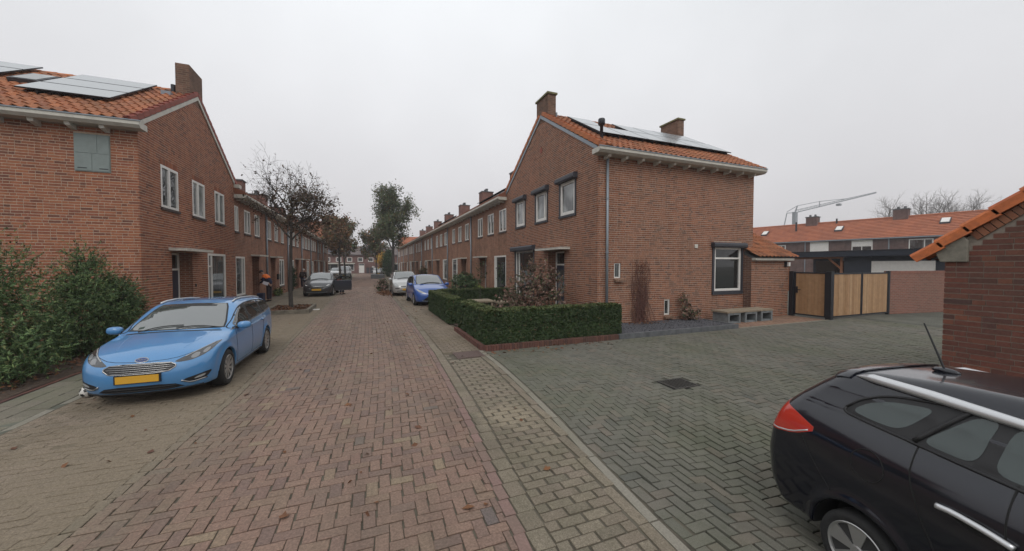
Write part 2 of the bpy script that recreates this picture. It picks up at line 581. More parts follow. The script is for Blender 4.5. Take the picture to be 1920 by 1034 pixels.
M['paver_beige'] = island('beige grey concrete paver', [(0.0, (0.18, 0.155, 0.118)), (0.4, (0.215, 0.182, 0.138)), (0.75, (0.20, 0.163, 0.128)), (1.0, (0.15, 0.132, 0.10))], rough=0.9, stain=0.5, stain_scale=0.9, stain_col=(0.13, 0.12, 0.075), grain=150, gamt=0.45, blot=0.35, lanes=.2, sand=(-2.6, -1.95, .6, .8, (.19, .155, .112)), spot=(1.75, 4.45, 0, .5, (.255, .215, .155)))
M['paver_grey'] = island('grey green concrete paver', [(0.0, (0.118, 0.115, 0.095)), (0.35, (0.146, 0.139, 0.115)), (0.7, (0.132, 0.127, 0.106)), (0.9, (0.158, 0.138, 0.112)), (1.0, (0.10, 0.10, 0.086))], rough=0.88, stain=0.6, stain_scale=0.5, stain_col=(0.095, 0.105, 0.062), grain=150, gamt=0.4, blot=0.3, lanes=.18)
M['paver_moss'] = island('mossy parking paver', [(0.0, (0.20, 0.16, 0.122)), (0.5, (0.225, 0.18, 0.138)), (1.0, (0.175, 0.145, 0.11))], rough=0.95, stain=0.75, stain_scale=0.9, stain_col=(0.165, 0.135, 0.09), grain=110, gamt=0.4, blot=0.35, lanes=.25, sand=(-2.9, -1.9, .9, .92, (.192, .156, .112)))
M['slab'] = island('grey pavement slab', [(0.0, (0.17, 0.152, 0.12)), (0.5, (0.205, 0.182, 0.145)), (1.0, (0.15, 0.14, 0.105))], rough=0.92, stain=0.7, stain_scale=1.2, stain_col=(0.14, 0.15, 0.09), grain=60, gamt=0.3, blot=0.3)
M['paver_red'] = island('red brown yard paver', [(0.0, (0.25, 0.15, 0.105)), (0.5, (0.29, 0.18, 0.125)), (1.0, (0.21, 0.13, 0.10))], rough=0.9, stain=0.4, grain=60)
M['kerbstone'] = island('pale kerb stone', [(0.0, (0.21, 0.195, 0.16)), (1.0, (0.26, 0.24, 0.20))], rough=0.9, stain=0.5, grain=60, stain_col=(0.13, 0.12, 0.075))
M['road_far'] = brick_tex('far road clinker', (0.212, 0.140, 0.107), (0.18, 0.12, 0.094), (0.13, 0.093, 0.07), bw=0.2, bh=0.1, ms=0.006, mode='floor', bumps=.15)
M['pave_far'] = brick_tex('far mossy pavers', (0.205, 0.168, 0.125), (0.175, 0.146, 0.107), (0.135, 0.112, 0.08), bw=0.2, bh=0.1, ms=0.008, mode='floor')
M['alley_far'] = brick_tex('far alley pavers', (0.135, 0.133, 0.11), (0.112, 0.114, 0.096), (0.07, 0.073, 0.055), bw=0.2, bh=0.1, ms=0.008, mode='floory')
M['plinth'] = island('red plinth brick', [(0.0, (0.125, 0.055, 0.045)), (0.5, (0.165, 0.075, 0.058)), (1.0, (0.10, 0.05, 0.045))], rough=0.9, stain=0.4, grain=60)


def sstep(t):
    t = np.clip(t, 0, 1)
    return t * t * (3 - 2 * t)


def alley_z(x, y):
    return -0.16 * sstep((5.2 - y) / 4.0) * sstep((np.asarray(x) - 2.32) / 1.3)


WY = [1.0, 1.9, 2.4, 3.5, 4.3, 5.4, 6.8, 8.3, 12, 100]
WL = [-.32, -.30, -.29, -.25, -.17, -.08, 0, 0, 0, 0]
WR = [-.42, -.36, -.32, -.23, -.16, -.10, -.04, .02, .08, .08]
WK = [-.36, -.30, -.27, -.15, -.06, .03, .12, .12, .08, .08]


def warp(x, y):
    """the edges of the carriageway are not quite straight near the junction"""
    x, y = np.asarray(x, float), np.asarray(y, float)
    l, r, k = np.interp(y, WY, WL), np.interp(y, WY, WR), np.interp(y, WY, WK)
    t = np.clip((x + 1.82) / 3.22, 0, 1)
    w = l + (r - l) * t
    w = np.where(x < -1.82, l * np.clip((x + 4.0) / 2.1, 0, 1), w)
    w = np.where(x > 1.4, r + (k - r) * np.clip((x - 1.4) / 1.0, 0, 1), w)
    return np.where(x > 2.4, k * np.clip((5.0 - x) / 2.6, 0, 1), w)


def sheet(name, mat, x0, x1, y0, y1, z, nx=1, ny=1, zf=None, kind='structure', parent=None):
    xs = np.linspace(x0, x1, nx + 1)
    ys = np.linspace(y0, y1, ny + 1)
    v = [(x + (float(warp(x, y)) if kind == 'structure' and name != 'ground' else 0), y, z + (float(zf(x, y)) if zf else 0)) for y in ys for x in xs]
    f = [(j * (nx + 1) + i, j * (nx + 1) + i + 1, (j + 1) * (nx + 1) + i + 1, (j + 1) * (nx + 1) + i) for j in range(ny) for i in range(nx)]
    o = link(name, mkmesh(name, v, f), mat, parent)
    if kind: o['kind'] = kind
    return o


def paver_verts(cx, cy, lx, ly, z, ch=0.006, dep=0.03, tilt=0.0022, drop=0.003):
    """arrays -> vertices (n,12,3)"""
    n = len(cx)
    V = np.zeros((n, 12, 3))
    sx = np.array([-1, 1, 1, -1]) * 0.5
    sy = np.array([-1, -1, 1, 1]) * 0.5
    tx = RNG.normal(0, tilt, n)
    ty = RNG.normal(0, tilt, n)
    for k in range(4):
        for lvl, (ins, dz) in enumerate(((ch, 0), (0, -drop), (0, -dep))):
            X = sx[k] * (lx - 2 * ins)
            Y = sy[k] * (ly - 2 * ins)
            V[:, lvl * 4 + k, 0] = cx + X
            V[:, lvl * 4 + k, 1] = cy + Y
            V[:, lvl * 4 + k, 2] = z + dz + (X * tx + Y * ty) * 10 * (1 if lvl < 2 else 0)
    return V


PF = [(0, 1, 2, 3)]
for k in range(4):
    k2 = (k + 1) % 4
    PF += [(4 + k, 4 + k2, k2, k), (8 + k, 8 + k2, 4 + k2, 4 + k)]
PF = np.array(PF)


def lay(parent, name, mat, bricks, near=(0, 3.0), nparts=300, zf=None, ch=0.006, jit=0.0018, stuff='paving'):
    """bricks: list of (cx,cy,lx,ly). The nearest whole ones are parts, the rest one 'stuff' part."""
    B = np.array(bricks)
    SH = np.zeros(len(B))
    if name not in ('edging_brick', 'yard_paver'):
        SH = (warp(B[:, 0], B[:, 1] + .05) - warp(B[:, 0], B[:, 1] - .05)) / .1
        B[:, 0] += warp(B[:, 0], B[:, 1])
    z = RNG.normal(0, jit, len(B))
    GX_, GY_ = np.zeros(len(B)), np.zeros(len(B))
    if zf is not None:
        z = z + zf(B[:, 0], B[:, 1])
        GX_ = (zf(B[:, 0] + .02, B[:, 1]) - zf(B[:, 0] - .02, B[:, 1])) / .04
        GY_ = (zf(B[:, 0], B[:, 1] + .02) - zf(B[:, 0], B[:, 1] - .02)) / .04
    dx, dy = B[:, 0], B[:, 1]
    zc = dx * 0.3709 + dy * 0.9287
    u = (dx * 0.9287 - dy * 0.3709) / np.maximum(zc, 0.1)
    vis = (zc > 1.0) & (np.abs(u) < 1.36) & (2.0 / np.maximum(zc, .1) * 686 + 497 < 1030)
    score = np.where(vis, zc, 1e6)
    order = np.argsort(score)
    pick = [i for i in order[:nparts] if score[i] < 1e5]
    pset = np.zeros(len(B), bool)
    pset[pick] = True
    cache = {}
    off = woff(parent)
    for i in pick:
        lx, ly = round(B[i, 2], 3), round(B[i, 3], 3)
        if (lx, ly) not in cache:
            V = paver_verts(np.zeros(1), np.zeros(1), np.array([lx]), np.array([ly]), np.zeros(1), ch, tilt=0)[0]
            me = mkmesh(name, V, PF)
            me.materials.append(mat)
            cache[(lx, ly)] = me
        o = D.objects.new(name, cache[(lx, ly)])
        COL.objects.link(o)
        o.parent = parent
        o.location = Vector((B[i, 0], B[i, 1], z[i])) - off
        o.rotation_euler = (random.gauss(0, .012) + GY_[i], random.gauss(0, .012) - GX_[i], random.gauss(0, .010))
    r = ~pset
    V = paver_verts(B[r, 0], B[r, 1], B[r, 2], B[r, 3], z[r], ch)
    V[:, :, 2] += (V[:, :, 0] - B[r, 0][:, None]) * GX_[r][:, None] + (V[:, :, 1] - B[r, 1][:, None]) * GY_[r][:, None]
    V[:, :, 0] += (V[:, :, 1] - B[r, 1][:, None]) * SH[r][:, None]
    V = V.reshape(-1, 3) - np.array(off)
    n = r.sum()
    F = (PF[None] + (np.arange(n) * 12)[:, None, None]).reshape(-1, 4)
    o = link(stuff, mkmesh(stuff, V, F), mat, parent)
    o['kind'] = 'stuff'
    return o


def herring(x0, x1, y0, y1, w, gap, wob=0.0):
    out = []
    nx = int((x1 - x0) / w) + 4
    ny = int((y1 - y0) / w) + 4
    for j in range(-3, ny):
        for i in range(-3, nx):
            k = (i - j) % 4
            if k == 0:
                r = [x0 + i * w, x0 + (i + 2) * w, y0 + j * w, y0 + (j + 1) * w]
            elif k == 3:
                r = [x0 + i * w, x0 + (i + 1) * w, y0 + j * w, y0 + (j + 2) * w]
            else:
                continue
            a, b, c, d = max(r[0], x0), min(r[1], x1), max(r[2], y0), min(r[3], y1)
            if b - a < 0.045 or d - c < 0.045: continue
            g = gap * random.uniform(0.6, 1.5)
            out.append(((a + b) / 2 + random.gauss(0, wob), (c + d) / 2 + random.gauss(0, wob), b - a - g, d - c - g))
    return out


def running(x0, x1, y0, y1, lx, ly, gap, along='x', wob=0.002):
    out = []
    if along == 'x':
        n = max(1, round((y1 - y0) / ly))
        for j in range(n):
            yc = y0 + (j + .5) * (y1 - y0) / n
            x = x0 - (lx / 2 if j % 2 else 0)
            while x < x1 - 0.02:
                a, b = max(x, x0), min(x + lx, x1)
                if b - a > 0.04:
                    out.append(((a + b) / 2 + random.gauss(0, wob), yc + random.gauss(0, wob), b - a - gap, (y1 - y0) / n - gap))
                x += lx
    else:
        for cx, cy, sx, sy in running(y0, y1, x0, x1, lx, ly, gap, 'x', wob):
            out.append((cy, cx, sy, sx))
    return out


sheet('ground', M['ground'], -700, 700, -300, 1400, -0.42)

# --- carriageway
road = sheet('road', M['joint'], -1.92, 1.56, -6, 37, -0.013, 8, 120)
rb = [b for b in herring(-1.82, 1.3, 1.2, 36.0, 0.102, 0.0085, 0.0015)]
lay(road, 'paving_brick', M['clinker'], rb, nparts=260, jit=0.0022, stuff='brick_paving')
eb = running(1.3, 1.40, 1.2, 36.0, 0.21, 0.10, 0.01, 'y')
lay(road, 'edge_brick', M['clinker_edge'], eb, nparts=20, stuff='brick_edging')
eb = running(-1.92, -1.82, 1.2, 36.0, 0.21, 0.10, 0.01, 'y')
eb += running(1.40, 1.56, 1.2, 36.0, 0.21, 0.16, 0.01, 'y')
lay(road, 'gutter_brick', M['paver_beige'], eb, nparts=25, stuff='gutter_edging')
sheet('road', M['road_far'], -1.92, 1.56, 36.0, 93.5, -0.004)

# --- strip of concrete pavers right of the road, with its flush kerb
pav = sheet('pavement', M['joint'], 1.56, 2.56, -6, 8.05, -0.013, 2, 40)
pb = running(1.56, 2.20, 1.2, 7.55, 0.215, 0.107, 0.012, 'x') + running(1.56, 2.5, 7.55, 8.03, 0.215, 0.107, 0.012, 'x')
pb = [b for b in pb if not (1.66 < b[0] < 2.33 and 7.60 < b[1] < 8.22)]
lay(pav, 'paver', M['paver_beige'], pb, nparts=230, jit=0.002)
kb = sheet('kerb', M['joint'], 2.2, 2.42, 1.0, 7.55, -0.2, 1, 20)
kk = []
y = 1.2
while y < 7.5:
    kk.append((2.26 + 0.0 * y, y + .25, 0.10, 0.485))
    y += 0.5
lay(kb, 'kerb_stone', M['paver_beige'], kk, nparts=40, stuff='kerb_row', jit=0.003)
mbk = MB()
y = 1.2
V = []
while y < 7.5:
    xa, xb = 2.315 + float(warp(2.36, y)), 2.315 + float(warp(2.36, y + .985))
    MB().hexa([(xa, y, -.25), (xa + .085, y, -.25), (xb + .085, y + .985, -.25), (xb, y + .985, -.25), (xa, y, -.004), (xa + .085, y, -.004), (xb + .085, y + .985, -.004), (xb, y + .985, -.004)]).build('kerb_stone', M['kerbstone'], kb)
    y += 1.0

# --- alley on the right: lower towards its gully
alley = sheet('alley', M['joint_green'], 2.40, 24.0, -5.0, 8.05, -0.022, 216, 60, alley_z)
ab = herring(2.42, 17.0, 0.2, 8.0, 0.104, 0.0085, 0.0012)
ab = [b for b in ab if not (4.60 < b[0] < 5.19 and 4.42 < b[1] < 4.92)]
lay(alley, 'paving_block', M['paver_grey'], ab, nparts=280, zf=alley_z, jit=0.002, stuff='block_paving')
sheet('alley', M['alley_far'], 17.0, 60.0, -30, 8.0, -0.002)
sheet('alley', M['alley_far'], 19.5, 60.0, 8.0, 60, -0.006)
tag(sheet('parking_line', M['white_dirty'], 22.0, 26.0, 7.0, 7.12, 0.004), kind='structure')
tag(sheet('parking_line', M['white_dirty'], 22.0, 22.12, 4.5, 7.0, 0.004), kind='structure')

# --- parking strip and slabs on the left
lot = sheet('parking_bay', M['joint_lot'], -4.02, -1.92, -6, 25, -0.0045, 4, 60)
lb = running(-4.0, -1.92, 2.0, 25.0, 0.205, 0.102, 0.01, 'x', 0.003)
lay(lot, 'parking_paver', M['paver_moss'], lb, nparts=200, jit=0.002, stuff='paving')
sheet('parking_bay', M['pave_far'], -4.02, -1.92, 25.0, 92.0, -0.003)
sw = sheet('sidewalk', M['joint_green'], -5.46, -4.0, -6, 18, -0.006, 2, 10)
sb = running(-4.9, -4.12, 2.0, 17.5, 0.30, 0.30, 0.012, 'y', 0.002) + running(-5.44, -4.93, 12.5, 17.5, 0.3, 0.3, 0.012, 'y', .002)
lay(sw, 'pavement_slab', M['slab'], sb, nparts=150, jit=0.002, stuff='slab_paving')
kk = [(-4.06, y0 + .5, 0.10, 0.985) for y0 in np.arange(1.0, 17.5, 1.0)]
lay(sw, 'kerb_slab', M['kerbstone'], kk, nparts=20, stuff='slab_edging')
sheet('sidewalk', M['pave_far'], -5.46, -4.0, 17.5, 92.0, -0.002)
soil = sheet('garden_soil', M['soil'], -14, -4.98, -6, 12.45, 0.02, 30, 60, lambda x, y: 0.03 * math.sin(x * 5) * math.sin(y * 4))
bd = running(-5.0, -4.92, 1.5, 12.4, 0.21, 0.08, 0.01, 'y')
edg = thing('brick_edging', 'low row of red edging bricks between slabs and shrub bed', 'edging', (-4.96, 7, 0))
lay(edg, 'edging_brick', M['plinth'], bd, nparts=60, stuff='brick_row', zf=lambda x, y: 0.012 + 0 * x)

# --- right hand side beyond the corner house garden
rl = sheet('parking_bay', M['joint_lot'], 1.56, 3.9, 8.05, 25.0, -0.006, 4, 20)
rlb = running(1.57, 2.5, 8.23, 12.0, 0.205, 0.102, 0.01, 'x', 0.003) + running(1.57, 3.88, 12.0, 25.0, 0.205, 0.102, 0.01, 'x', 0.003)
lay(rl, 'parking_paver', M['paver_moss'], rlb, nparts=60, jit=0.002, stuff='paving')
sheet('parking_bay', M['pave_far'], 1.56, 3.9, 25.0, 92.0, -0.003)
sheet('sidewalk', M['pave_far'], 3.9, 6.85, 17.9, 92.0, 0.002)
garden = sheet('garden_soil', M['soil'], 2.6, 6.8, 8.15, 17.8, 0.05, 20, 40, lambda x, y: 0.03 * math.sin(x * 5) * math.sin(y * 4))
yard = sheet('yard', M['joint'], 10.8, 20.0, 7.95, 9.9, -0.013)
yb = running(11.0, 15.6, 8.08, 9.75, 0.21, 0.105, 0.01, 'x')
lay(yard, 'yard_paver', M['paver_red'], yb, nparts=40, stuff='yard_paving', jit=0.003)
mb = MB().box(10.95, 15.6, 7.99, 8.07, -0.1, 0.006)
mb.build('kerb', M['kerbstone'])['kind'] = 'structure'
sheet('yard', M['alley_far'], 15.6, 20.0, 8.15, 30, -0.008)

# ------------------------------------------------------------------ walls with real bricks
def axbox(mb, ax, pl, ns, a0, a1, d0, d1, z0, z1):
    """box given along-wall a, outward distance d and height z"""
    lo, hi = sorted((pl + ns * d0, pl + ns * d1))
    if ax == 'x':
        return mb.box(a0, a1, lo, hi, z0, z1)
    return mb.box(lo, hi, a0, a1, z0, z1)


def axpt(ax, pl, ns, a, d, z):
    return (a, pl + ns * d, z) if ax == 'x' else (pl + ns * d, a, z)


def top_at(top, a):
    return float(np.interp(a, [t[0] for t in top], [t[1] for t in top]))


def wall_sheet(parent, ax, pl, ns, a0, a1, z0, top, ops, mat, name='wall', depth=0.12, reveal=None):
    """plain wall face with openings and their reveals; ops: (a0,a1,z0,z1[,depth])"""
    mb = MB()
    br = sorted({round(q, 4) for q in [a0, a1] + [o[0] for o in ops] + [o[1] for o in ops] + [t[0] for t in top if a0 < t[0] < a1]})
    for p, q in zip(br[:-1], br[1:]):
        oo = sorted([o for o in ops if o[0] <= p + 1e-4 and o[1] >= q - 1e-4], key=lambda o: o[2])
        z = z0
        segs = []
        for o in oo:
            if o[2] > z: segs.append((z, o[2]))
            z = o[3]
        for s0, s1 in segs:
            mb.add([axpt(ax, pl, ns, p, 0, s0), axpt(ax, pl, ns, q, 0, s0), axpt(ax, pl, ns, q, 0, s1), axpt(ax, pl, ns, p, 0, s1)], [(0, 1, 2, 3)])
        mb.add([axpt(ax, pl, ns, p, 0, z), axpt(ax, pl, ns, q, 0, z), axpt(ax, pl, ns, q, 0, top_at(top, q)), axpt(ax, pl, ns, p, 0, top_at(top, p))], [(0, 1, 2, 3)])
    w = mb.build(name, mat, parent, fix=False)
    if ops:
        for o in ops:
            rv = MB()
            d = -(o[4] if len(o) > 4 else depth)
            c = [(o[0], o[2]), (o[1], o[2]), (o[1], o[3]), (o[0], o[3])]
            for i in range(4):
                (p, s), (q, t) = c[i], c[(i + 1) % 4]
                rv.add([axpt(ax, pl, ns, p, 0, s), axpt(ax, pl, ns, q, 0, t), axpt(ax, pl, ns, q, d, t), axpt(ax, pl, ns, p, d, s)], [(0, 1, 2, 3)])
            rv.add([axpt(ax, pl, ns, a, d, z) for a, z in c], [(0, 1, 2, 3)])
            rv.build('reveal', reveal or mat, parent, fix=False)
    return w


BF = np.array([(0, 1, 2, 3), (0, 4, 5, 1), (1, 5, 6, 2), (2, 6, 7, 3), (3, 7, 4, 0)])


def brick_courses(parent, ax, pl, ns, a0, a1, z0, top, ops, mat, nparts, course=0.0687, stretch=0.21, head=0.10, joint=0.0165, lintel=True, start=0, proud=0.003, key=None, zcut=None):
    bh = course - joint
    rects = []
    ta = np.array([t[0] for t in top])
    tz = np.array([t[1] for t in top])
    amax = ta[np.argmax(tz)]
    zmax = tz.max()
    aa = np.linspace(a0, a1, 400)
    zz = np.interp(aa, ta, tz)
    k = 0
    z = z0
    holes = []
    for o in ops:
        holes.append((o[0], o[1], o[2], o[3] + (0.20 if lintel and o[1] - o[0] > 0.5 else 0)))
    while z + bh < zmax:
        zc = z + bh * 0.5
        ok = np.where(zz > z + bh)[0]
        if len(ok) == 0: break
        iv = [(aa[ok[0]], aa[ok[-1]])]
        for h in holes:
            if h[2] < zc < h[3]:
                nv = []
                for p, q in iv:
                    if h[1] <= p or h[0] >= q:
                        nv.append((p, q))
                        continue
                    if h[0] > p + .02: nv.append((p, h[0]))
                    if h[1] < q - .02: nv.append((h[1], q))
                iv = nv
        for p, q in iv:
            x = p
            vj = joint * .62
            first = True
            tog = k % 2
            while x < q - 0.02:
                ln = (stretch, head)[tog]
                if first:
                    ln = ((1.0, .62, .35, .8, .5)[(k // 2) % 5] * stretch) if tog == 0 else head
                    first = False
                if random.random() > .16: tog = 1 - tog
                e = min(x + ln, q)
                if q - e < 0.05: e = q
                rects.append((x, e, z, z + bh))
                x = e + vj
        z += course
        k += 1
    for o in ops:
        if lintel and o[1] - o[0] > 0.5:
            n = max(1, round((o[1] - o[0]) / 0.066))
            st = (o[1] - o[0]) / n
            for i in range(n):
                rects.append((o[0] + i * st + .005, o[0] + (i + 1) * st - .005, o[3] + 0.005, o[3] + 0.19))
    A = np.array(rects)
    n = len(A)
    d = proud + RNG.normal(0, 0.0013, n).clip(-.002, .004)
    C = np.stack([(A[:, 0] + A[:, 1]) / 2, (A[:, 2] + A[:, 3]) / 2], 1)
    whole = (np.abs((A[:, 1] - A[:, 0]) - stretch) < .002) | (np.abs((A[:, 1] - A[:, 0]) - head) < .002)
    whole &= np.abs(A[:, 3] - A[:, 2] - bh) < 1e-3
    if ax == 'x':
        P = np.stack([C[:, 0], np.full(n, pl), C[:, 1]], 1)
    else:
        P = np.stack([np.full(n, pl), C[:, 0], C[:, 1]], 1)
    zcam = P[:, 0] * .3709 + P[:, 1] * .9287
    u = (P[:, 0] * .9287 - P[:, 1] * .3709) / np.maximum(zcam, .1)
    sc = np.linalg.norm(P - np.array([0, 0, 2.0]), axis=1) + np.where(whole & (np.abs(u) < 1.38) & (zcam > .5), 0, 1e6)
    if zcut: sc += np.where((P[:, 2] < zcut), 1e6, 0)
    order = np.argsort(sc)
    pick = [i for i in order[:nparts] if sc[i] < 1e5]
    sel = np.zeros(n, bool)
    sel[pick] = True
    off = woff(parent)
    cache = {}
    for i in pick:
        ln = round(A[i, 1] - A[i, 0], 3)
        kx = 's' if abs(ln - stretch) < .002 else 'h'
        if kx not in cache:
            V = [axpt(ax, 0, ns, a, dd, zz_) for dd in (0, -0.03) for a, zz_ in ((-ln / 2, -bh / 2), (ln / 2, -bh / 2), (ln / 2, bh / 2), (-ln / 2, bh / 2))]
            me = mkmesh('brick', [tuple(q) for q in V], BF)
            me.materials.append(mat)
            cache[kx] = me
        o = D.objects.new('brick', cache[kx])
        COL.objects.link(o)
        o.parent = parent
        o.location = Vector(axpt(ax, pl, ns, C[i, 0], d[i], C[i, 1])) - off
    r = np.where(~sel)[0]
    V = np.zeros((len(r), 8, 3))
    for q, (ia, iz) in enumerate(((0, 2), (1, 2), (1, 3), (0, 3))):
        for lvl in range(2):
            dd = d[r] if lvl == 0 else np.full(len(r), -0.02)
            a, zz_ = A[r, ia], A[r, iz]
            if ax == 'x':
                V[:, lvl * 4 + q] = np.stack([a, pl + ns * dd, zz_], 1)
            else:
                V[:, lvl * 4 + q] = np.stack([pl + ns * dd, a, zz_], 1)
    F = (BF[None] + (np.arange(len(r)) * 8)[:, None, None]).reshape(-1, 4)
    o = link('brickwork', mkmesh('brickwork', V.reshape(-1, 3) - np.array(off), F), mat, parent)
    o['kind'] = 'stuff'


# ------------------------------------------------------------------ windows, doors, gutters
def window(parent, ax, pl, ns, a0, a1, z0, z1, mull=(), trans=(), frame='white', glass='glass', fw=0.055, dep=0.09, sill='sill_dark', name='window', sillout=0.05, mullw=0.06):
    mb = MB()
    d0, d1 = -dep, -dep + 0.06
    axbox(mb, ax, pl, ns, a0, a1, d0, d1, z0, z0 + fw)
    axbox(mb, ax, pl, ns, a0, a1, d0, d1, z1 - fw, z1)
    axbox(mb, ax, pl, ns, a0, a0 + fw, d0, d1, z0 + fw, z1 - fw)
    axbox(mb, ax, pl, ns, a1 - fw, a1, d0, d1, z0 + fw, z1 - fw)
    ms = sorted(a0 + (a1 - a0) * m for m in mull)
    for m in ms:
        axbox(mb, ax, pl, ns, m - mullw / 2, m + mullw / 2, d0, d1 + .004, z0 + fw, z1 - fw)
    # trans: (za fraction, a-lo fraction, a-hi fraction)
    for t, f0, f1 in trans:
        zt = z0 + (z1 - z0) * t
        axbox(mb, ax, pl, ns, a0 + (a1 - a0) * f0 + .01, a0 + (a1 - a0) * f1 - .01, d0, d1 + .002, zt - .03, zt + .03)
    w = mb.build(name, M[frame], parent)
    ed = [a0 + fw] + ms + [a1 - fw]
    for p, q in zip(ed[:-1], ed[1:]):
        pb = MB()
        axbox(pb, ax, pl, ns, p + .005, q - .005, d0 + .012, d0 + .022, z0 + fw - .005, z1 - fw + .005)
        pb.build('pane', M[glass], w)
    if sill:
        sb = MB()
        axbox(sb, ax, pl, ns, a0 - .04, a1 + .04, -dep, sillout, z0 - .075, z0 - .004)
        sb.build('sill', M[sill], w)
    return w


def door(parent, ax, pl, ns, a0, a1, z0, z1, dep, mat='door_dark', frame='white', light=0.42, glass='glass', leafglass=False):
    fw = 0.06
    mb = MB()
    d0, d1 = -dep + .005, -dep + .075
    axbox(mb, ax, pl, ns, a0, a0 + fw, d0, d1, z0, z1)
    axbox(mb, ax, pl, ns, a1 - fw, a1, d0, d1, z0, z1)
    axbox(mb, ax, pl, ns, a0 + fw, a1 - fw, d0, d1, z1 - fw, z1)
    axbox(mb, ax, pl, ns, a0 + fw, a1 - fw, d0, d1, z1 - light - fw, z1 - light)
    f = mb.build('door_frame', M[frame], parent)
    pb = MB()
    axbox(pb, ax, pl, ns, a0 + fw, a1 - fw, d0 + .02, d0 + .03, z1 - light, z1 - fw)
    pb.build('pane', M[glass], f)
    lb = MB()
    axbox(lb, ax, pl, ns, a0 + fw + .003, a1 - fw - .003, d0 + .01, d0 + .05, z0 + .02, z1 - light - fw - .003)
    dr = lb.build('door', M[mat], parent)
    if leafglass:
        gb = MB()
        axbox(gb, ax, pl, ns, a0 + fw + .14, a1 - fw - .14, d0 + .05, d0 + .056, z0 + .75, z1 - light - fw - .18)
        axbox(gb, ax, pl, ns, a0 + fw + .14, a1 - fw - .14, d0 + .05, d0 + .056, z0 + .25, z0 + .55)
        gb.build('pane', M['glass_pale'], dr)
    hb = MB()
    axbox(hb, ax, pl, ns, a0 + fw + .05, a0 + fw + .08, d0 + .05, d0 + .10, z0 + 0.98, z0 + 1.12)
    hb.build('handle', M['zinc'], dr)
    return dr


def canopy(parent, ax, pl, ns, a0, a1, z, out=0.45, th=0.07):
    mb = MB()
    axbox(mb, ax, pl, ns, a0, a1, 0.002, out, z, z + th)
    axbox(mb, ax, pl, ns, a0 - .01, a1 + .01, 0.002, out + .01, z + th, z + th + .012)
    return mb.build('canopy', M['white_dirty'], parent)


def drainpipe(parent, x, y, z0, z1, r=0.042):
    mb = MB().tube([(x, y, z0), (x, y, z1)], r, 12)
    p = mb.build('drainpipe', M['zinc'], parent, smooth=True)
    cb = MB()
    for z in np.arange(z0 + 0.6, z1 - .2, 1.7):
        cb.tube([(x, y, z - .025), (x, y, z + .025)], r + .01, 12)
    cb.build('pipe_clip', M['zinc'], p, smooth=False)
    return p


# ------------------------------------------------------------------ pantiles
TU = [0.0, 0.035, 0.075, 0.12, 0.17, 0.232]
TN = [0.036, 0.052, 0.036, 0.006, 0.004, 0.036]


def tile_mesh(name, mat, w=0.215, ln=0.37):
    k = w / 0.215
    v = []
    for n_off, vv in ((0.030, 0.0), (0.0, ln)):
        for u, n in zip(TU, TN):
            v.append((u * k, vv, n + n_off))
    for u, n in zip(TU, TN):
        v.append((u * k, 0.0, n + 0.008))
    m = len(TU)
    f = []
    for i in range(m - 1):
        f.append((i, i + 1, m + i + 1, m + i))
        f.append((2 * m + i, 2 * m + i + 1, i + 1, i))
    me = mkmesh(name, v, f, smooth=False)
    me.materials.append(mat)
    return me, np.array(v), np.array(f)


def tiled_slope(parent, org, e, s, length, slope, mat, nparts, pitch=0.215, row=0.333, near=(0, 0, 2), skip=None, stuffname='tile_field', back=True):
    """pantiles on the plane org + e*u + s*v (unit vectors), u in 0..length, v in 0..slope"""
    org, e, s = Vector(org), Vector(e).normalized(), Vector(s).normalized()
    n = e.cross(s).normalized()
    if n.z < 0: n = -n
    nc = max(1, round(length / pitch))
    w = length / nc
    nr = int(slope / row + 0.5)
    me, TV, TF = tile_mesh('roof_tile', mat, w)
    rot = Matrix((e, s, n)).transposed()
    off = woff(parent)
    pos = []
    for r in range(nr):
        for c in range(nc):
            if skip and skip((c + .5) * w, (r + .5) * row): continue
            pos.append(org + e * (c * w) + s * (r * row))
    PA = np.array([tuple(p) for p in pos])
    zc = PA[:, 0] * .3709 + PA[:, 1] * .9287
    u = (PA[:, 0] * .9287 - PA[:, 1] * .3709) / np.maximum(zc, .1)
    sc = np.linalg.norm(PA - np.array(near), axis=1) + np.where((np.abs(u) < 1.41) & (zc > 0), 0, 1e6)
    order = np.argsort(sc)
    pick = [i for i in order[:nparts] if sc[i] < 1e5]
    sel = np.zeros(len(PA), bool)
    sel[pick] = True
    eu = rot.to_euler()
    for i in pick:
        o = D.objects.new('roof_tile', me)
        COL.objects.link(o)
        o.parent = parent
        o.location = Vector(PA[i]) - off + n * random.uniform(-.003, .003)
        o.rotation_euler = eu
    r = np.where(~sel)[0]
    if len(r):
        Rm = np.array(rot)
        LV = TV @ Rm.T
        V = (LV[None] + PA[r][:, None, :] - np.array(off)).reshape(-1, 3)
        F = (TF[None] + (np.arange(len(r)) * len(TV))[:, None, None]).reshape(-1, 4)
        o = link(stuffname, mkmesh(stuffname, V, F), mat, parent)
        o['kind'] = 'stuff'
    return n


def chimney(parent, x0, x1, y0, y1, z0, z1, pots=0, cap=True, mat='chimney', mossy=True, flash=True):
    mb = MB().box(x0, x1, y0, y1, z0, z1)
    c = mb.build('chimney', M[mat], parent)
    if cap:
        MB().box(x0 - .05, x1 + .05, y0 - .05, y1 + .05, z1, z1 + .07).build('cap', M['moss' if mossy else 'concrete_dark'], c)
    if flash:
        MB().box(x0 - .03, x1 + .03, y0 - .03, y1 + .03, z0, z0 + .25).build('flashing', M['lead'], c)
    for k in range(pots):
        yy = y0 + (y1 - y0) * (k + .7) / (pots + .4)
        MB().lathe([(0.13, 0), (0.11, .2), (0.14, .22), (0.14, .27), (0.0, .27)], 10, ((x0 + x1) / 2, yy, z1 + .07)).build('chimney_pot', M['concrete_dark'], c, smooth=True)
    return c


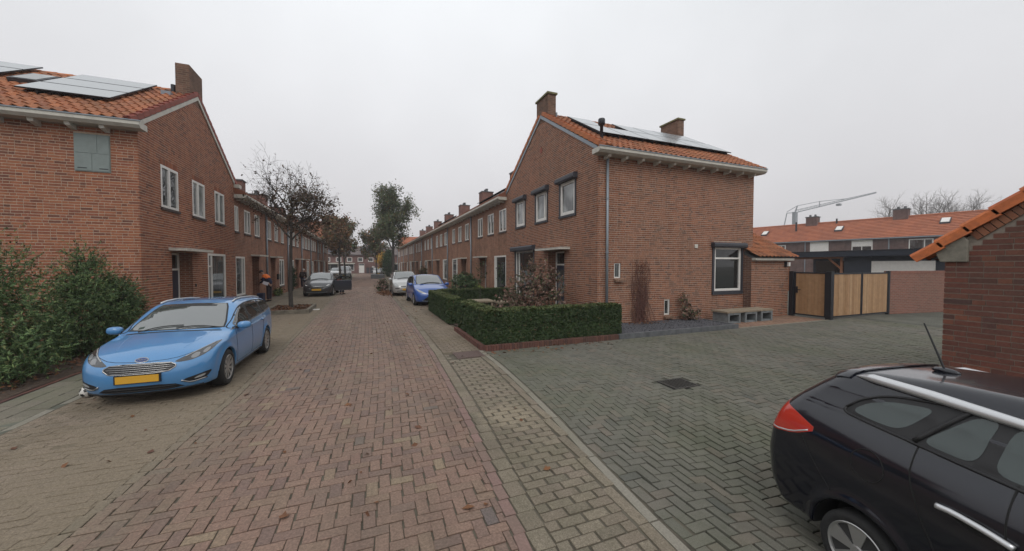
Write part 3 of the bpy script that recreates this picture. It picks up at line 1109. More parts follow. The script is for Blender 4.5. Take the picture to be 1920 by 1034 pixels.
def solar(parent, org, e, s, n, u0, u1, v0, v1, lift=0.13):
    org, e, s, n = Vector(org), Vector(e), Vector(s), Vector(n)
    P = lambda u, v, h: tuple(org + e * u + s * v + n * h)
    mb = MB()
    g = 0.012
    mb.hexa([P(u0 + g, v0 + g, lift), P(u1 - g, v0 + g, lift), P(u1 - g, v1 - g, lift), P(u0 + g, v1 - g, lift),
             P(u0 + g, v0 + g, lift + .035), P(u1 - g, v0 + g, lift + .035), P(u1 - g, v1 - g, lift + .035), P(u0 + g, v1 - g, lift + .035)])
    p = mb.build('solar_panel', M['black'], parent)
    gb = MB()
    q = g + 0.012
    gb.hexa([P(u0 + q, v0 + q, lift + .034), P(u1 - q, v0 + q, lift + .034), P(u1 - q, v1 - q, lift + .034), P(u0 + q, v1 - q, lift + .034),
             P(u0 + q, v0 + q, lift + .038), P(u1 - q, v0 + q, lift + .038), P(u1 - q, v1 - q, lift + .038), P(u0 + q, v1 - q, lift + .038)])
    gb.build('panel_glass', M['panel'], p)
    for uu in (u0 + (u1 - u0) * .22, u0 + (u1 - u0) * .78):
        MB().bar(P(uu, v0, lift * .5), P(uu, v1, lift * .5), .04, lift * .9, n).build('mounting_rail', M['black'], p)
    return p

# ------------------------------------------------------------------ corner house on the right
RH = thing('corner_house', 'brown brick corner house with black roller shutter boxes and grey drainpipe beside the alley', 'house', (10.3, 13.75, 0))
X0, X1, Y0, Y1 = 6.79, 13.95, 9.75, 17.75
gable = [(Y0, 5.74), (13.75, 8.15), (Y1, 5.74)]
wops = [(11.02, 12.16, 3.77, 5.02), (13.14, 14.28, 3.77, 5.0), (15.32, 16.46, 3.77, 5.0), (14.39, 16.55, 0.57, 2.66), (11.80, 13.08, 0.02, 2.55, 0.42)]
wall_sheet(RH, 'y', X0, -1, Y0, Y1, -0.1, gable, wops, M['mortar'], reveal=M['row_wall'])
brick_courses(RH, 'y', X0, -1, Y0 - .008, Y1, 0.0, gable, wops, M['brick_right'], 150, zcut=2.0)
sops = [(7.44, 7.70, 1.57, 2.07), (9.55, 9.80, 0.27, 0.80), (11.86, 13.33, 1.0, 2.66)]
flat = [(X0, 5.6), (X1, 5.6)]
wall_sheet(RH, 'x', Y0, -1, X0, X1, -0.1, flat, sops, M['mortar'], reveal=M['row_wall'])
brick_courses(RH, 'x', Y0, -1, X0, X1, 0.0, flat, sops, M['brick_right'], 150, zcut=1.2)
mb = MB()
mb.add([(X1, Y0, -.1), (X1, Y1, -.1), (X1, Y1, 5.6), (X1, 13.75, 8.1), (X1, Y0, 5.6)], [(0, 1, 2, 3, 4)])
mb.add([(X0, Y1, -.1), (X1, Y1, -.1), (X1, Y1, 5.6), (X0, Y1, 5.6)], [(0, 1, 2, 3)])
mb.build('rear_wall', M['row_wall'], RH, fix=False)
# upper windows with shutter rails and boxes
for a0, a1, z0, z1 in [w[:4] for w in wops[:3]]:
    w = window(RH, 'y', X0, -1, a0 + .05, a1 - .05, z0 + .04, z1, mull=(0.24,) if a0 > 12.5 else (), glass='glass_pale', fw=0.115, dep=0.06, sill=None)
    mb = MB()
    axbox(mb, 'y', X0, -1, a0 - .02, a0 + .05, -.06, .035, z0, z1)
    axbox(mb, 'y', X0, -1, a1 - .05, a1 + .02, -.06, .035, z0, z1)
    axbox(mb, 'y', X0, -1, a0 - .03, a1 + .03, -.06, .05, z0 - .05, z0 + .035)
    mb.build('shutter_rail', M['anthracite'], RH)
    mb = MB()
    mb.prism([(0.004, z1 - .02), (0.17, z1 - .02), (0.19, z1 + .03), (0.19, z1 + .12), (0.15, z1 + .17), (0.004, z1 + .19)],
             lambda d, z, a: (X0 - d, a, z), a0 - .1, a1 + .1)
    mb.build('shutter_box', M['anthracite'], RH)
a0, a1, z0, z1 = wops[3][:4]
window(RH, 'y', X0, -1, a0 + .05, a1 - .05, z0, z1, mull=(0.82,), glass='glass_dark', fw=.075, dep=.07, sill='sill_brick')
mb = MB()
axbox(mb, 'y', X0, -1, a0 - .02, a0 + .05, -.06, .035, z0, z1)
axbox(mb, 'y', X0, -1, a1 - .05, a1 + .02, -.06, .035, z0, z1)
mb.build('shutter_rail', M['anthracite'], RH)
MB().prism([(0.004, z1 - .02), (0.18, z1 - .02), (0.2, z1 + .03), (0.2, z1 + .14), (0.16, z1 + .2), (0.004, z1 + .22)],
           lambda d, z, a: (X0 - d, a, z), a0 - .1, a1 + .25).build('shutter_box', M['anthracite'], RH)
door(RH, 'y', X0, -1, 11.98, 13.08, 0.05, 2.52, 0.41, 'door_dark', light=.48, leafglass=True)
canopy(RH, 'y', X0, -1, 11.4, 13.45, 2.56, 0.42, 0.07)
MB().box(6.2, 6.78, 11.7, 13.2, -0.02, 0.09).build('door_step', M['concrete'], RH)
# side windows
window(RH, 'x', Y0, -1, *sops[0], glass='glass', fw=.04, dep=.08, sill=None)
window(RH, 'x', Y0, -1, *sops[1], glass='glass', fw=.04, dep=.08, sill=None)
for a0, a1, z0 in ((7.42, 7.80, 1.565), (9.52, 9.88, 0.265)):
    for k in range(5):
        st = (a1 - a0) / 5
        MB().hexa([(a0 + k * st + .004, 9.64, z0 - .11), (a0 + (k + 1) * st - .004, 9.64, z0 - .11), (a0 + (k + 1) * st - .004, 9.75, z0 - .09), (a0 + k * st + .004, 9.75, z0 - .09),
                   (a0 + k * st + .004, 9.64, z0 - .045), (a0 + (k + 1) * st - .004, 9.64, z0 - .045), (a0 + (k + 1) * st - .004, 9.80, z0), (a0 + k * st + .004, 9.80, z0)]).build('sill_brick', M['sill_brick'], RH)
a0, a1, z0, z1 = sops[2]
window(RH, 'x', Y0, -1, a0 + .03, a1 - .03, z0 + .03, z1, mull=(), trans=((0.745, 0.0, 1.0),), glass='glass_dark', fw=.085, dep=.06, sill=None)
mb = MB()
axbox(mb, 'x', Y0, -1, a0 - .07, a0 + .03, -.06, .035, z0 - .05, z1)
axbox(mb, 'x', Y0, -1, a1 - .03, a1 + .07, -.06, .035, z0 - .05, z1)
axbox(mb, 'x', Y0, -1, a0 - .07, a1 + .07, -.06, .05, z0 - .10, z0 + .02)
mb.build('shutter_rail', M['anthracite'], RH)
MB().prism([(0.004, z1 - .02), (0.15, z1 - .02), (0.17, z1 + .03), (0.17, z1 + .10), (0.13, z1 + .16), (0.004, z1 + .17)],
           lambda d, z, a: (a, Y0 - d, z), a0 - .13, a1 + .13).build('shutter_box', M['anthracite'], RH)
MB().box(10.91, 11.04, 9.71, 9.745, 2.60, 2.73).build('wall_vent', M['white_dirty'], RH)
# diamond brick in the gable
MB().prism([(13.62, 6.72), (13.74, 6.58), (13.86, 6.72), (13.74, 6.88)], lambda a, z, d: (d, a, z), X0 - .012, X0 + .02).build('gable_stone', M['verge_red'], RH)
# roof
SLR = 0.606
es = Vector((0, 1, SLR)).normalized()
MB().prism([(9.42, 5.50), (13.75, 8.10), (18.08, 5.50)], lambda a, z, c: (c, a, z), X0 + .02, X1 - .01).build('roof', M['roof_grey'], RH)
nR = tiled_slope(RH, (X0 + .16, 9.33, 5.585), (1, 0, 0), es, X1 - X0 - .12, 5.12, M['tile'], 290, near=(8.5, 9.0, 5.0))
for sgn in (1, -1):
    for k in range(15):
        if sgn < 0 and k < 0: continue
        s = Vector((0, sgn, SLR)).normalized()
        n = Vector((0, -sgn * SLR, 1)).normalized()
        o = Vector((0, 13.75 - sgn * 4.42, 5.585)) + s * (k * 0.333)
        q = []
        for h0, h1 in ((-.06, .075), (-.07, .055)):
            pass
        P = lambda x, v, h: tuple(Vector((x, 0, 0)) + o + s * v + n * h)
        mb = MB()
        mb.hexa([P(X0 - .05, 0, -.05), P(X0 - .02, 0, -.05), P(X0 - .02, .35, -.075), P(X0 - .05, .35, -.075), P(X0 - .05, 0, .095), P(X0 + .02, 0, .11), P(X0 + .02, .35, .075), P(X0 - .05, .35, .065)])
        mb.hexa([P(X0 - .02, 0, .05), P(X0 + .20, 0, .05), P(X0 + .20, .35, .03), P(X0 - .02, .35, .03), P(X0 - .02, 0, .11), P(X0 + .20, 0, .075), P(X0 + .20, .35, .045), P(X0 - .02, .35, .075)])
        mb.build('verge_tile', M['verge'], RH)
    # barge board under the verge tiles
    MB().prism([(9.75 if sgn > 0 else 17.75, 5.60), (13.75, 8.03), (13.75, 8.16), (9.75 if sgn > 0 else 17.75, 5.73)], lambda a, z, c: (c, a, z), X0 - .035 - .002 * (sgn < 0), X0 - .008).build('barge_board', M['zinc'], RH)
for k in range(20):
    x = X0 + .05 + k * .36
    MB().tube([(x, 13.75, 8.16), (x + .37, 13.75, 8.175)], 0.11, 10).build('ridge_tile', M['verge'], RH, smooth=True)
# eaves gutter
mb = MB()
mb.prism([(9.32, 5.585), (9.32, 5.50), (9.40, 5.43), (9.745, 5.43), (9.745, 5.585)], lambda y, z, c: (c, y, z), X0 - .22, X1 + .12)
g = mb.build('gutter', M['cream'], RH)
MB().box(X0 - .24, X1 + .14, 9.30, 9.345, 5.586, 5.61).build('gutter_lip', M['zinc'], g)
for k in range(11):
    x = X0 + .22 + k * 0.66
    MB().hexa([(x, 9.50, 5.36), (x + .09, 9.50, 5.36), (x + .09, 9.74, 5.31), (x, 9.74, 5.31), (x, 9.47, 5.43), (x + .09, 9.47, 5.43), (x + .09, 9.74, 5.43), (x, 9.74, 5.43)]).build('gutter_bracket', M['white_dirty'], RH)
MB().prism([(17.755, 5.43), (17.755, 5.585), (18.18, 5.585), (18.18, 5.5), (18.1, 5.43)], lambda y, z, c: (c, y, z), X0 - .18, X0 + .0).build('gutter', M['cream'], RH)
drainpipe(RH, 7.12, 9.685, 0.1, 5.45)
chimney(RH, X0 - .004, X0 + .35, 13.14, 14.17, 7.77, 8.80, mossy=True, flash=False)
chimney(RH, 13.60, X1 + .015, 13.17, 14.24, 7.72, 8.78, mossy=True, flash=False)
MB().box(X0 + .35, X0 + .4, 13.1, 13.2, 7.75, 8.1).build('flashing', M['lead'], RH)
OR = (X0, 9.35, 5.62)
for k in range(6):
    solar(RH, OR, (1, 0, 0), es, nR, 0.58 + 1.05 * k, 1.63 + 1.05 * k, 1.42, 2.68)
for u in (0.58, 2.68, 3.73, 4.78, 5.70):
    solar(RH, OR, (1, 0, 0), es, nR, u, u + 1.04, 2.70, 3.96)
MB().lathe([(.055, -.15), (.055, .42), (.10, .43), (.115, .46), (.115, .60), (.10, .63), (0, .63)], 14, (7.30, 10.28, 6.2)).build('flue_pipe', M['black'], RH, smooth=True)

# lower annex behind it
AX = thing('annex', 'low brick annex with orange pantile lean-to roof between corner house and wooden gate', 'annex', (14.8, 11, 0))
wall_sheet(AX, 'x', 9.44, -1, 13.46, 15.6, -.05, [(13.46, 2.27), (15.6, 2.27)], [], M['mortar'])
MB().add([(13.46, 9.44, -.05), (13.46, 9.745, -.05), (13.46, 9.745, 2.4), (13.46, 9.44, 2.25)], [(0, 1, 2, 3)]).build('side_wall', M['annex_wall'], AX, fix=False)
brick_courses(AX, 'x', 9.44, -1, 13.46, 15.6, 0, [(13.46, 2.27), (15.6, 2.27)], [], M['brick_right'], 60)
mb = MB()
mb.add([(15.6, 9.44, -.05), (15.6, 13.9, -.05), (15.6, 13.9, 2.3), (15.6, 11.7, 3.65), (15.6, 9.44, 2.3)], [(0, 1, 2, 3, 4)])
mb.build('rear_wall', M['annex_wall'], AX, fix=False)
MB().prism([(9.30, 2.25), (11.7, 3.66), (13.95, 2.25)], lambda a, z, c: (c, a, z), 13.47, 15.62).build('roof', M['roof_grey'], AX)
ea = Vector((0, 1, .588)).normalized()
tiled_slope(AX, (13.44, 9.2, 2.29), (1, 0, 0), ea, 2.35, 2.85, M['tile'], 90)
MB().box(13.46, 15.7, 9.28, 9.43, 2.17, 2.26).build('eaves_board', M['cream'], AX)
chimney(AX, 14.35, 14.75, 11.5, 11.95, 3.2, 4.2, mossy=True)
lb = MB().box(15.34, 15.44, 9.33, 9.43, 1.92, 2.12)
lb.build('wall_lamp', M['black'], AX)
MB().box(15.35, 15.45, 9.27, 9.33, 1.95, 2.10).build('lamp_glass', M['white'], AX)

# ------------------------------------------------------------------ corner house on the left
XL = -5.42
YA, YB = 12.42, 19.78
LH = thing('corner_house', 'red brick corner house with solar panels and grey vent board, behind the light blue estate', 'house', (-9, 16.1, 0))
gable = [(YA, 5.70), (16.1, 7.85), (YB, 5.70)]
lops = [(13.50, 14.54, 3.66, 4.88), (15.54, 16.56, 3.66, 4.88), (17.52, 18.54, 3.66, 4.88), (16.72, 18.54, 0.55, 2.43), (14.03, 15.42, 0.02, 2.40, 0.42)]
wall_sheet(LH, 'y', XL, 1, YA, YB, -.1, gable, lops, M['mortar_left'], reveal=M['row_wall_left'])
brick_courses(LH, 'y', XL, 1, YA - .008, YB, 0, gable, lops, M['brick_left'], 100, zcut=1.0)
wall_sheet(LH, 'x', YA, -1, -12.6, XL, -.1, [(-12.6, 5.56), (XL, 5.56)], [], M['mortar_left'])
brick_courses(LH, 'x', YA, -1, -12.6, XL, 0, [(-12.6, 5.56), (XL, 5.56)], [(-6.63, -5.95, 4.31, 5.25)], M['brick_left'], 200, lintel=False, zcut=1.6)
mb = MB()
mb.add([(-12.6, YA, -.1), (-12.6, YB, -.1), (-12.6, YB, 5.6), (-12.6, 16.1, 7.8), (-12.6, YA, 5.6)], [(0, 1, 2, 3, 4)])
mb.add([(XL, YB, -.1), (-12.6, YB, -.1), (-12.6, YB, 5.6), (XL, YB, 5.6)], [(0, 1, 2, 3)])
mb.build('rear_wall', M['row_wall_left'], LH, fix=False)
window(LH, 'y', XL, 1, *lops[0][:4], mull=(0.46,), glass='glass', fw=.075, dep=.05, sill='sill_dark', mullw=.11)
window(LH, 'y', XL, 1, *lops[1][:4], mull=(0.44,), glass='glass_pale', fw=.075, dep=.05, sill='sill_dark', mullw=.11)
window(LH, 'y', XL, 1, *lops[2][:4], mull=(0.44,), glass='glass_pale', fw=.075, dep=.05, sill='sill_dark', mullw=.11)
window(LH, 'y', XL, 1, *lops[3][:4], mull=(0.2,), trans=((0.74, 0.0, 0.2),), glass='glass', fw=.085, dep=.05, sill='sill_dark')
door(LH, 'y', XL, 1, 14.05, 15.40, 0.05, 2.38, 0.41, 'door_dark', light=.5)
canopy(LH, 'y', XL, 1, 13.85, 15.95, 2.43, .42, .07)
MB().box(XL + .01, XL + .03, 15.60, 15.66, 1.25, 1.35).build('door_bell', M['black'], LH)
vb = MB().box(-6.62, -5.96, YA - .022, YA + .01, 4.32, 5.24)
v = vb.build('vent_board', plain('grey green board', (0.20, 0.235, 0.225), .7, nscale=5, namt=.12), LH)
for a, b, c, d in ((-6.605, -6.30, 4.34, 4.76), (-6.285, -5.975, 4.34, 4.76), (-6.605, -6.20, 4.775, 5.225), (-6.185, -5.975, 4.775, 5.225)):
    MB().box(a, b, YA - .030, YA - .02, c, d).build('board_panel', v.data.materials[0], v)
for a in (-6.56, -6.16):
    MB().box(a, a + .17, YA - .034, YA - .03, 4.39, 4.41).build('vent_slot', M['black'], v)
SLL = 0.585
es = Vector((0, 1, SLL)).normalized()
MB().prism([(12.15, 5.52), (16.1, 7.82), (20.05, 5.52)], lambda a, z, c: (c, a, z), -12.58, XL - .02).build('roof', M['roof_grey'], LH)
nL = tiled_slope(LH, (-12.6, 12.05, 5.59), (1, 0, 0), es, 12.6 + XL - .09, 4.70, M['tile'], 295, near=(-6.2, 11.5, 5.0))
for sgn in (1, -1):
    for k in range(14):
        s = Vector((0, sgn, SLL)).normalized()
        n = Vector((0, -sgn * SLL, 1)).normalized()
        o = Vector((0, 16.1 - sgn * 4.05, 5.59)) + s * (k * 0.333)
        XV = XL - .10
        P = lambda x, v, h: tuple(Vector((x, 0, 0)) + o + s * v + n * h)
        mb = MB()
        mb.hexa([P(XL + .05, 0, -.05), P(XL + .02, 0, -.05), P(XL + .02, .35, -.075), P(XL + .05, .35, -.075), P(XL + .05, 0, .095), P(XL - .02, 0, .11), P(XL - .02, .35, .075), P(XL + .05, .35, .065)])
        mb.hexa([P(XL + .02, 0, .05), P(XV, 0, .05), P(XV, .35, .03), P(XL + .02, .35, .03), P(XL + .02, 0, .11), P(XV, 0, .085), P(XV, .35, .05), P(XL + .02, .35, .075)])
        mb.build('verge_tile', M['verge_red'], LH)
    MB().prism([(YA if sgn > 0 else YB, 5.58), (16.1, 7.74), (16.1, 7.87), (YA if sgn > 0 else YB, 5.71)], lambda a, z, c: (c, a, z), XL + .008, XL + .04 + .002 * (sgn < 0)).build('barge_board', M['cream'], LH)
for k in range(19):
    x = -12.5 + k * .36
    MB().tube([(x, 16.1, 7.90), (x + .37, 16.1, 7.915)], 0.11, 10).build('ridge_tile', M['verge'], LH, smooth=True)
g = MB().prism([(12.03, 5.585), (12.03, 5.50), (12.10, 5.43), (12.41, 5.43), (12.41, 5.585)], lambda y, z, c: (c, y, z), -12.8, XL + .2).build('gutter', M['cream'], LH)
MB().box(-12.82, XL + .22, 12.01, 12.055, 5.586, 5.61).build('gutter_lip', M['zinc'], g)
for k in range(11):
    x = XL - .62 - k * 0.62
    MB().hexa([(x, 12.18, 5.36), (x + .1, 12.18, 5.36), (x + .1, 12.41, 5.31), (x, 12.41, 5.31), (x, 12.15, 5.43), (x + .1, 12.15, 5.43), (x + .1, 12.41, 5.43), (x, 12.41, 5.43)]).build('gutter_bracket', M['white_dirty'], LH)
MB().prism([(19.785, 5.43), (19.785, 5.585), (20.15, 5.585), (20.15, 5.5), (20.08, 5.43)], lambda y, z, c: (c, y, z), XL, XL + .2).build('gutter', M['cream'], LH)
ch = chimney(LH, XL - .37, XL + .004, 15.55, 16.59, 7.53, 8.69, cap=False, flash=False)
MB().box(XL - .62, XL - .372, 15.2, 15.9, 7.40, 7.60).build('flashing', M['lead'], LH)
MB().tube([(XL - .50, 15.75, 7.4), (XL - .50, 15.75, 8.02)], .07, 10).build('flue_pipe', M['black'], LH)
OL = (0, 12.1, 5.62)
for v0, v1 in ((1.42, 2.38), (2.40, 3.36), (3.38, 4.30)):
    solar(LH, OL, (1, 0, 0), es, nL, -8.15, -6.32, v0, v1)
for v0, v1 in ((2.9, 3.75), (3.77, 4.6)):
    solar(LH, OL, (1, 0, 0), es, nL, -10.95, -9.15, v0, v1)
P = lambda u, v, h: tuple(Vector(OL) + Vector((u, 0, 0)) + es * v + nL * h)
mb = MB()
mb.hexa([P(-8.85, 2.5, .0), P(-8.25, 2.5, .0), P(-8.25, 3.5, .0), P(-8.85, 3.5, .0), P(-8.85, 2.5, .15), P(-8.25, 2.5, .15), P(-8.25, 3.5, .15), P(-8.85, 3.5, .15)])
sk = mb.build('skylight', M['anthracite'], LH)
MB().hexa([P(-8.78, 2.57, .14), P(-8.32, 2.57, .14), P(-8.32, 3.43, .14), P(-8.78, 3.43, .14), P(-8.78, 2.57, .16), P(-8.32, 2.57, .16), P(-8.32, 3.43, .16), P(-8.78, 3.43, .16)]).build('pane', M['glass_pale'], sk)


# ------------------------------------------------------------------ terraced rows
def terraced(name, label, group, X, ns, y0, y1, eave, ups, zu, shop, zs, dr, wallm, doorm='door_brown', glass='glass', mull=0.2, brackets=False, pipe=True, chim=(), pots=2, panels=False, shopmull=True, chz=8.6, ridge=2.1):
    T = thing(name, label, 'house', (X - ns * 3.5, (y0 + y1) / 2, 0), group=group)
    ops = [(a, b, zu[0], zu[1]) for a, b in ups]
    if shop: ops.append((shop[0], shop[1], zs[0], zs[1]))
    ops.append((dr[0], dr[1], 0.02, 2.42, 0.42))
    wall_sheet(T, 'y', X, ns, y0 + .002, y1 - .002, -.1, [(y0, eave), (y1, eave)], ops, M[wallm])
    for i, (a, b) in enumerate(ups):
        window(T, 'y', X, ns, a, b, zu[0], zu[1], mull=(0.5,), glass=('glass', 'glass_pale', 'glass')[i % 3] if glass == 'glass' else glass, fw=.07, dep=.06, mullw=.09)
    if shop:
        window(T, 'y', X, ns, shop[0], shop[1], zs[0], zs[1], mull=(mull,) if shopmull else (), trans=((0.74, 0.0, mull),) if shopmull and mull < .5 else (), glass=glass, fw=.08, dep=.06, sill='sill_dark')
    d0 = dr[0] if mull > -1 else dr[0]
    door(T, 'y', X, ns, dr[0] + .15, dr[1] - .02, .04, 2.40, .41, doorm, light=.4)
    canopy(T, 'y', X, ns, dr[0] - .2, dr[1] + .25, 2.45, .4, .06)
    xi = X - ns * 0.0
    xo = X + ns * .42
    xr = X - ns * 3.55
    xb = X - ns * 7.1
    zr = eave + ridge
    MB().prism([(xo, eave), (xo, eave + .12), (xr, zr + .1), (xb, eave + .12), (xb, eave)], lambda a, z, c: (a, c, z), y0, y1 - .004).build('roof', M['roof_far_tiles'], T)
    mb = MB()
    mb.prism([(xo + ns * .06, eave - .0), (xo + ns * .06, eave - .10), (xo - ns * .06, eave - .16), (X + ns * .003, eave - .16), (X + ns * .003, eave - .0)], lambda a, z, c: (a, c, z), y0, y1 - .004)
    mb.build('gutter', M['cream'], T)
    if brackets:
        for y in np.arange(y0 + .3, y1 - .1, .66):
            MB().box(min(X + ns * .005, X + ns * .30), max(X + ns * .005, X + ns * .30), y, y + .1, eave - .24, eave - .162).build('gutter_bracket', M['white_dirty'], T)
    if pipe: drainpipe(T, X + ns * .06, y1 - .06, 0, eave - .16, .05)
    mb = MB()
    mb.add([(xb, y0, -.1), (xb, y1, -.1), (xb, y1, eave), (xb, y0, eave)], [(0, 1, 2, 3)])
    mb.build('rear_wall', M[wallm], T, fix=False)
    for c in chim:
        chimney(T, c[0], c[1], c[2], c[3], eave + .3, chz, pots=pots, mossy=False, mat='row_chimney')
    if panels:
        n = Vector((ns * ridge, 0, 3.97)).normalized()
        s = Vector((-ns * 3.97, 0, ridge)).normalized()
        for k in range(3):
            solar(T, (xo, y0 + .8, eave + .14), (0, 1, 0), s, n, k * 1.7, k * 1.7 + 1.68, .7, 1.7, .08)
    return T


M['roof_far_tiles'] = island('brown red far tiles', [(0, (.20, .075, .045)), (1, (.26, .095, .05))], rough=.8, stain=.4)
M['row_chimney'] = brick_tex('row chimney brick', (0.24, 0.11, 0.085), (0.17, 0.085, 0.07), (0.20, 0.15, 0.13))
gR = 'terraced houses of the right row'
EV = 5.50
rows = [  # y0,y1, upper windows, shop, door, label
    (17.75, 24.55, [(17.81, 18.88), (19.80, 20.90), (21.95, 22.97)], (17.84, 19.72), (21.2, 22.55), 'terraced brick house joined to the shuttered corner house, bush by its front wall', 'door_dark', True, 'glass', .86),
    (24.55, 32.35, [(25.22, 26.3), (27.33, 28.43), (29.5, 30.57)], (28.68, 30.6), (26.0, 27.35), 'second terraced house along the right row with big window at its far end', 'door_brown', False, 'glass', .2),
    (32.35, 40.4, [(32.78, 33.92), (34.9, 36.1), (37.13, 38.3)], (32.7, 34.7), (36.5, 37.9), 'third terraced house along the right row, big window next to the near drainpipe', 'door_brown', False, 'glass_pale', .8),
    (40.4, 48.5, [(40.6, 41.65), (42.8, 44.0), (45.0, 46.2)], (44.2, 46.2), (41.5, 43.0), 'fourth terraced house along the right row, seen above the dark blue hatchback', 'door_brown', False, 'glass', .2),
    (48.5, 56.7, [(48.7, 49.7), (50.7, 51.8), (53.1, 54.4)], (48.7, 50.5), (52.5, 54.2), 'fifth terraced house along the right row, seen above the silver car', 'door_brown', False, 'glass', .8),
    (56.7, 64.8, [(56.9, 58.0), (59.1, 60.4), (61.6, 63.0)], (60.5, 62.6), (57.8, 59.3), 'sixth terraced house along the right row behind the lamp post', 'door_green', False, 'glass', .2),
    (64.8, 72.9, [(65.1, 66.2), (67.4, 68.6), (70.0, 71.3)], (65.1, 67.1), (69.0, 70.5), 'seventh terraced house along the right row behind the tall tree', 'door_brown', False, 'glass', .8),
    (72.9, 81.0, [(73.3, 74.4), (75.6, 76.8), (78.2, 79.4)], (76.8, 78.9), (73.8, 75.2), 'eighth and last terraced house of the right row before the far orange gable', 'door_brown', False, 'glass', .2),
]
for i, (y0, y1, ups, shop, dr, lab, dm, br, gl, mu) in enumerate(rows):
    terraced('terraced_house', lab, gR, 6.79, -1, y0, y1, EV, ups, (3.77, 4.95), shop, (.66, 2.5), dr, 'row_wall', dm, gl, mu, brackets=(i < 2), chim=[(9.83, 10.87, y1 - .5, y1 + .5)] if i < 7 and i > 0 else ([(9.83, 10.87, y1 - .5, y1 + .5)] if i == 0 else []), panels=(i in (0, 2)), ridge=2.2, chz=8.6)
gL = 'terraced houses of the left row'
rowsL = [
    (19.78, 25.3, [(19.82, 20.36), (21.22, 22.22), (23.0, 23.95)], (19.86, 21.2), (22.4, 23.7), 'first terraced house of the left row, where the orange jacketed man stands', 'door_brown', .72, 'glass'),
    (25.3, 31.6, [(25.7, 26.62), (27.5, 28.5), (29.4, 30.35)], (28.76, 30.3), (26.4, 27.6), 'second terraced house of the left row, grey door and letter box behind the bare tree', 'door_grey', .5, 'glass'),
    (31.6, 37.9, [(32.1, 32.95), (33.8, 34.75), (35.5, 36.55)], (32.9, 34.2), (34.95, 36.3), 'third terraced house of the left row, behind the bare tree trunk', 'door_brown', .5, 'glass'),
    (37.9, 43.85, [(38.2, 39.6), (40.0, 41.45), (41.9, 43.5)], (41.0, 42.7), (38.8, 40.1), 'fourth terraced house of the left row with three wide upper windows, behind the dark hatchback', 'door_brown', .5, 'glass'),
    (43.85, 49.9, [(44.35, 45.3), (45.8, 46.7), (47.3, 48.4)], (44.4, 46.1), (47.0, 48.5), 'fifth terraced house of the left row above the open car door', 'door_brown', .5, 'glass_pale'),
    (49.9, 55.6, [(50.5, 51.6), (52.3, 53.6)], (50.4, 52.0), (53.0, 54.4), 'sixth and last low house of the left row near the russet trees', 'door_green', .5, 'glass'),
]
for i, (y0, y1, ups, shop, dr, lab, dm, mu, gl) in enumerate(rowsL):
    ch = [(-7.0, -6.45, y1 - .35, y1 + .35)] if i == 0 else [(-7.85, -6.7, y1 - .45, y1 + .45)]
    terraced('terraced_house', lab, gL, XL, 1, y0, y1, 5.15, ups, (3.52, 4.66), shop, (.57, 2.38), dr, 'row_wall_left', dm, gl, mu, brackets=(i < 2), chim=ch if i < 6 else [], pots=0 if i == 0 else 2, chz=6.75 if i == 0 else 7.0, ridge=1.7)


def gable_house(label, X, ns, y0, y1, wallm, roofm, seed=0):
    """far end house, ridge across the street"""
    ym = (y0 + y1) / 2
    T = thing('corner_house', label, 'house', (X - ns * 3.5, ym, 0))
    ops = [(y0 + 1.2, y0 + 2.2, 3.7, 4.9), (y0 + 3.3, y0 + 4.3, 3.7, 4.9), (y0 + 5.4, y0 + 6.4, 3.7, 4.9), (y0 + 1.2, y0 + 3.2, .6, 2.4), (y0 + 4.6, y0 + 5.8, .02, 2.4, .3)]
    wall_sheet(T, 'y', X, ns, y0, y1, -.1, [(y0, 5.7), (ym, 8.1), (y1, 5.7)], ops, M[wallm])
    for o in ops[:4]: window(T, 'y', X, ns, *o[:4], mull=(.5,), dep=.06)
    door(T, 'y', X, ns, ops[4][0], ops[4][1], .04, 2.38, .29, 'door_brown')
    wall_sheet(T, 'x', y0, -1, min(X, X - ns * 7.1), max(X, X - ns * 7.1), -.1, [(-50, 5.6), (50, 5.6)], [], M[wallm])
    r = MB().prism([(y0 - .35, 5.6), (y0 - .35, 5.72), (ym, 8.28), (y1 + .35, 5.72), (y1 + .35, 5.6)], lambda a, z, c: (c, a, z), min(X + ns * .06, X - ns * 7.15), max(X + ns * .06, X - ns * 7.15)).build('roof', M[roofm], T)
    chimney(T, min(X, X - ns * .4), max(X, X - ns * .4), ym - .5, ym + .5, 7.4, 8.9, mossy=False, mat='row_chimney')
    return T


MB().box(XL + .005, XL + .10, 27.95, 28.25, 1.05, 1.40).build('letter_box', M['black'], [o for o in COL.objects if o.name.startswith('terraced_house') and 'grey door and letter box' in o.get('label', '')][0])
gable_house('far brick end house with bright orange roof at the end of the right row', 6.79, -1, 81.0, 88.6, 'row_wall', 'roof_far')
gable_house('far brick end house with brown orange roof closing the left row', XL, 1, 55.6, 63.2, 'row_wall_left', 'roof_far_tiles')

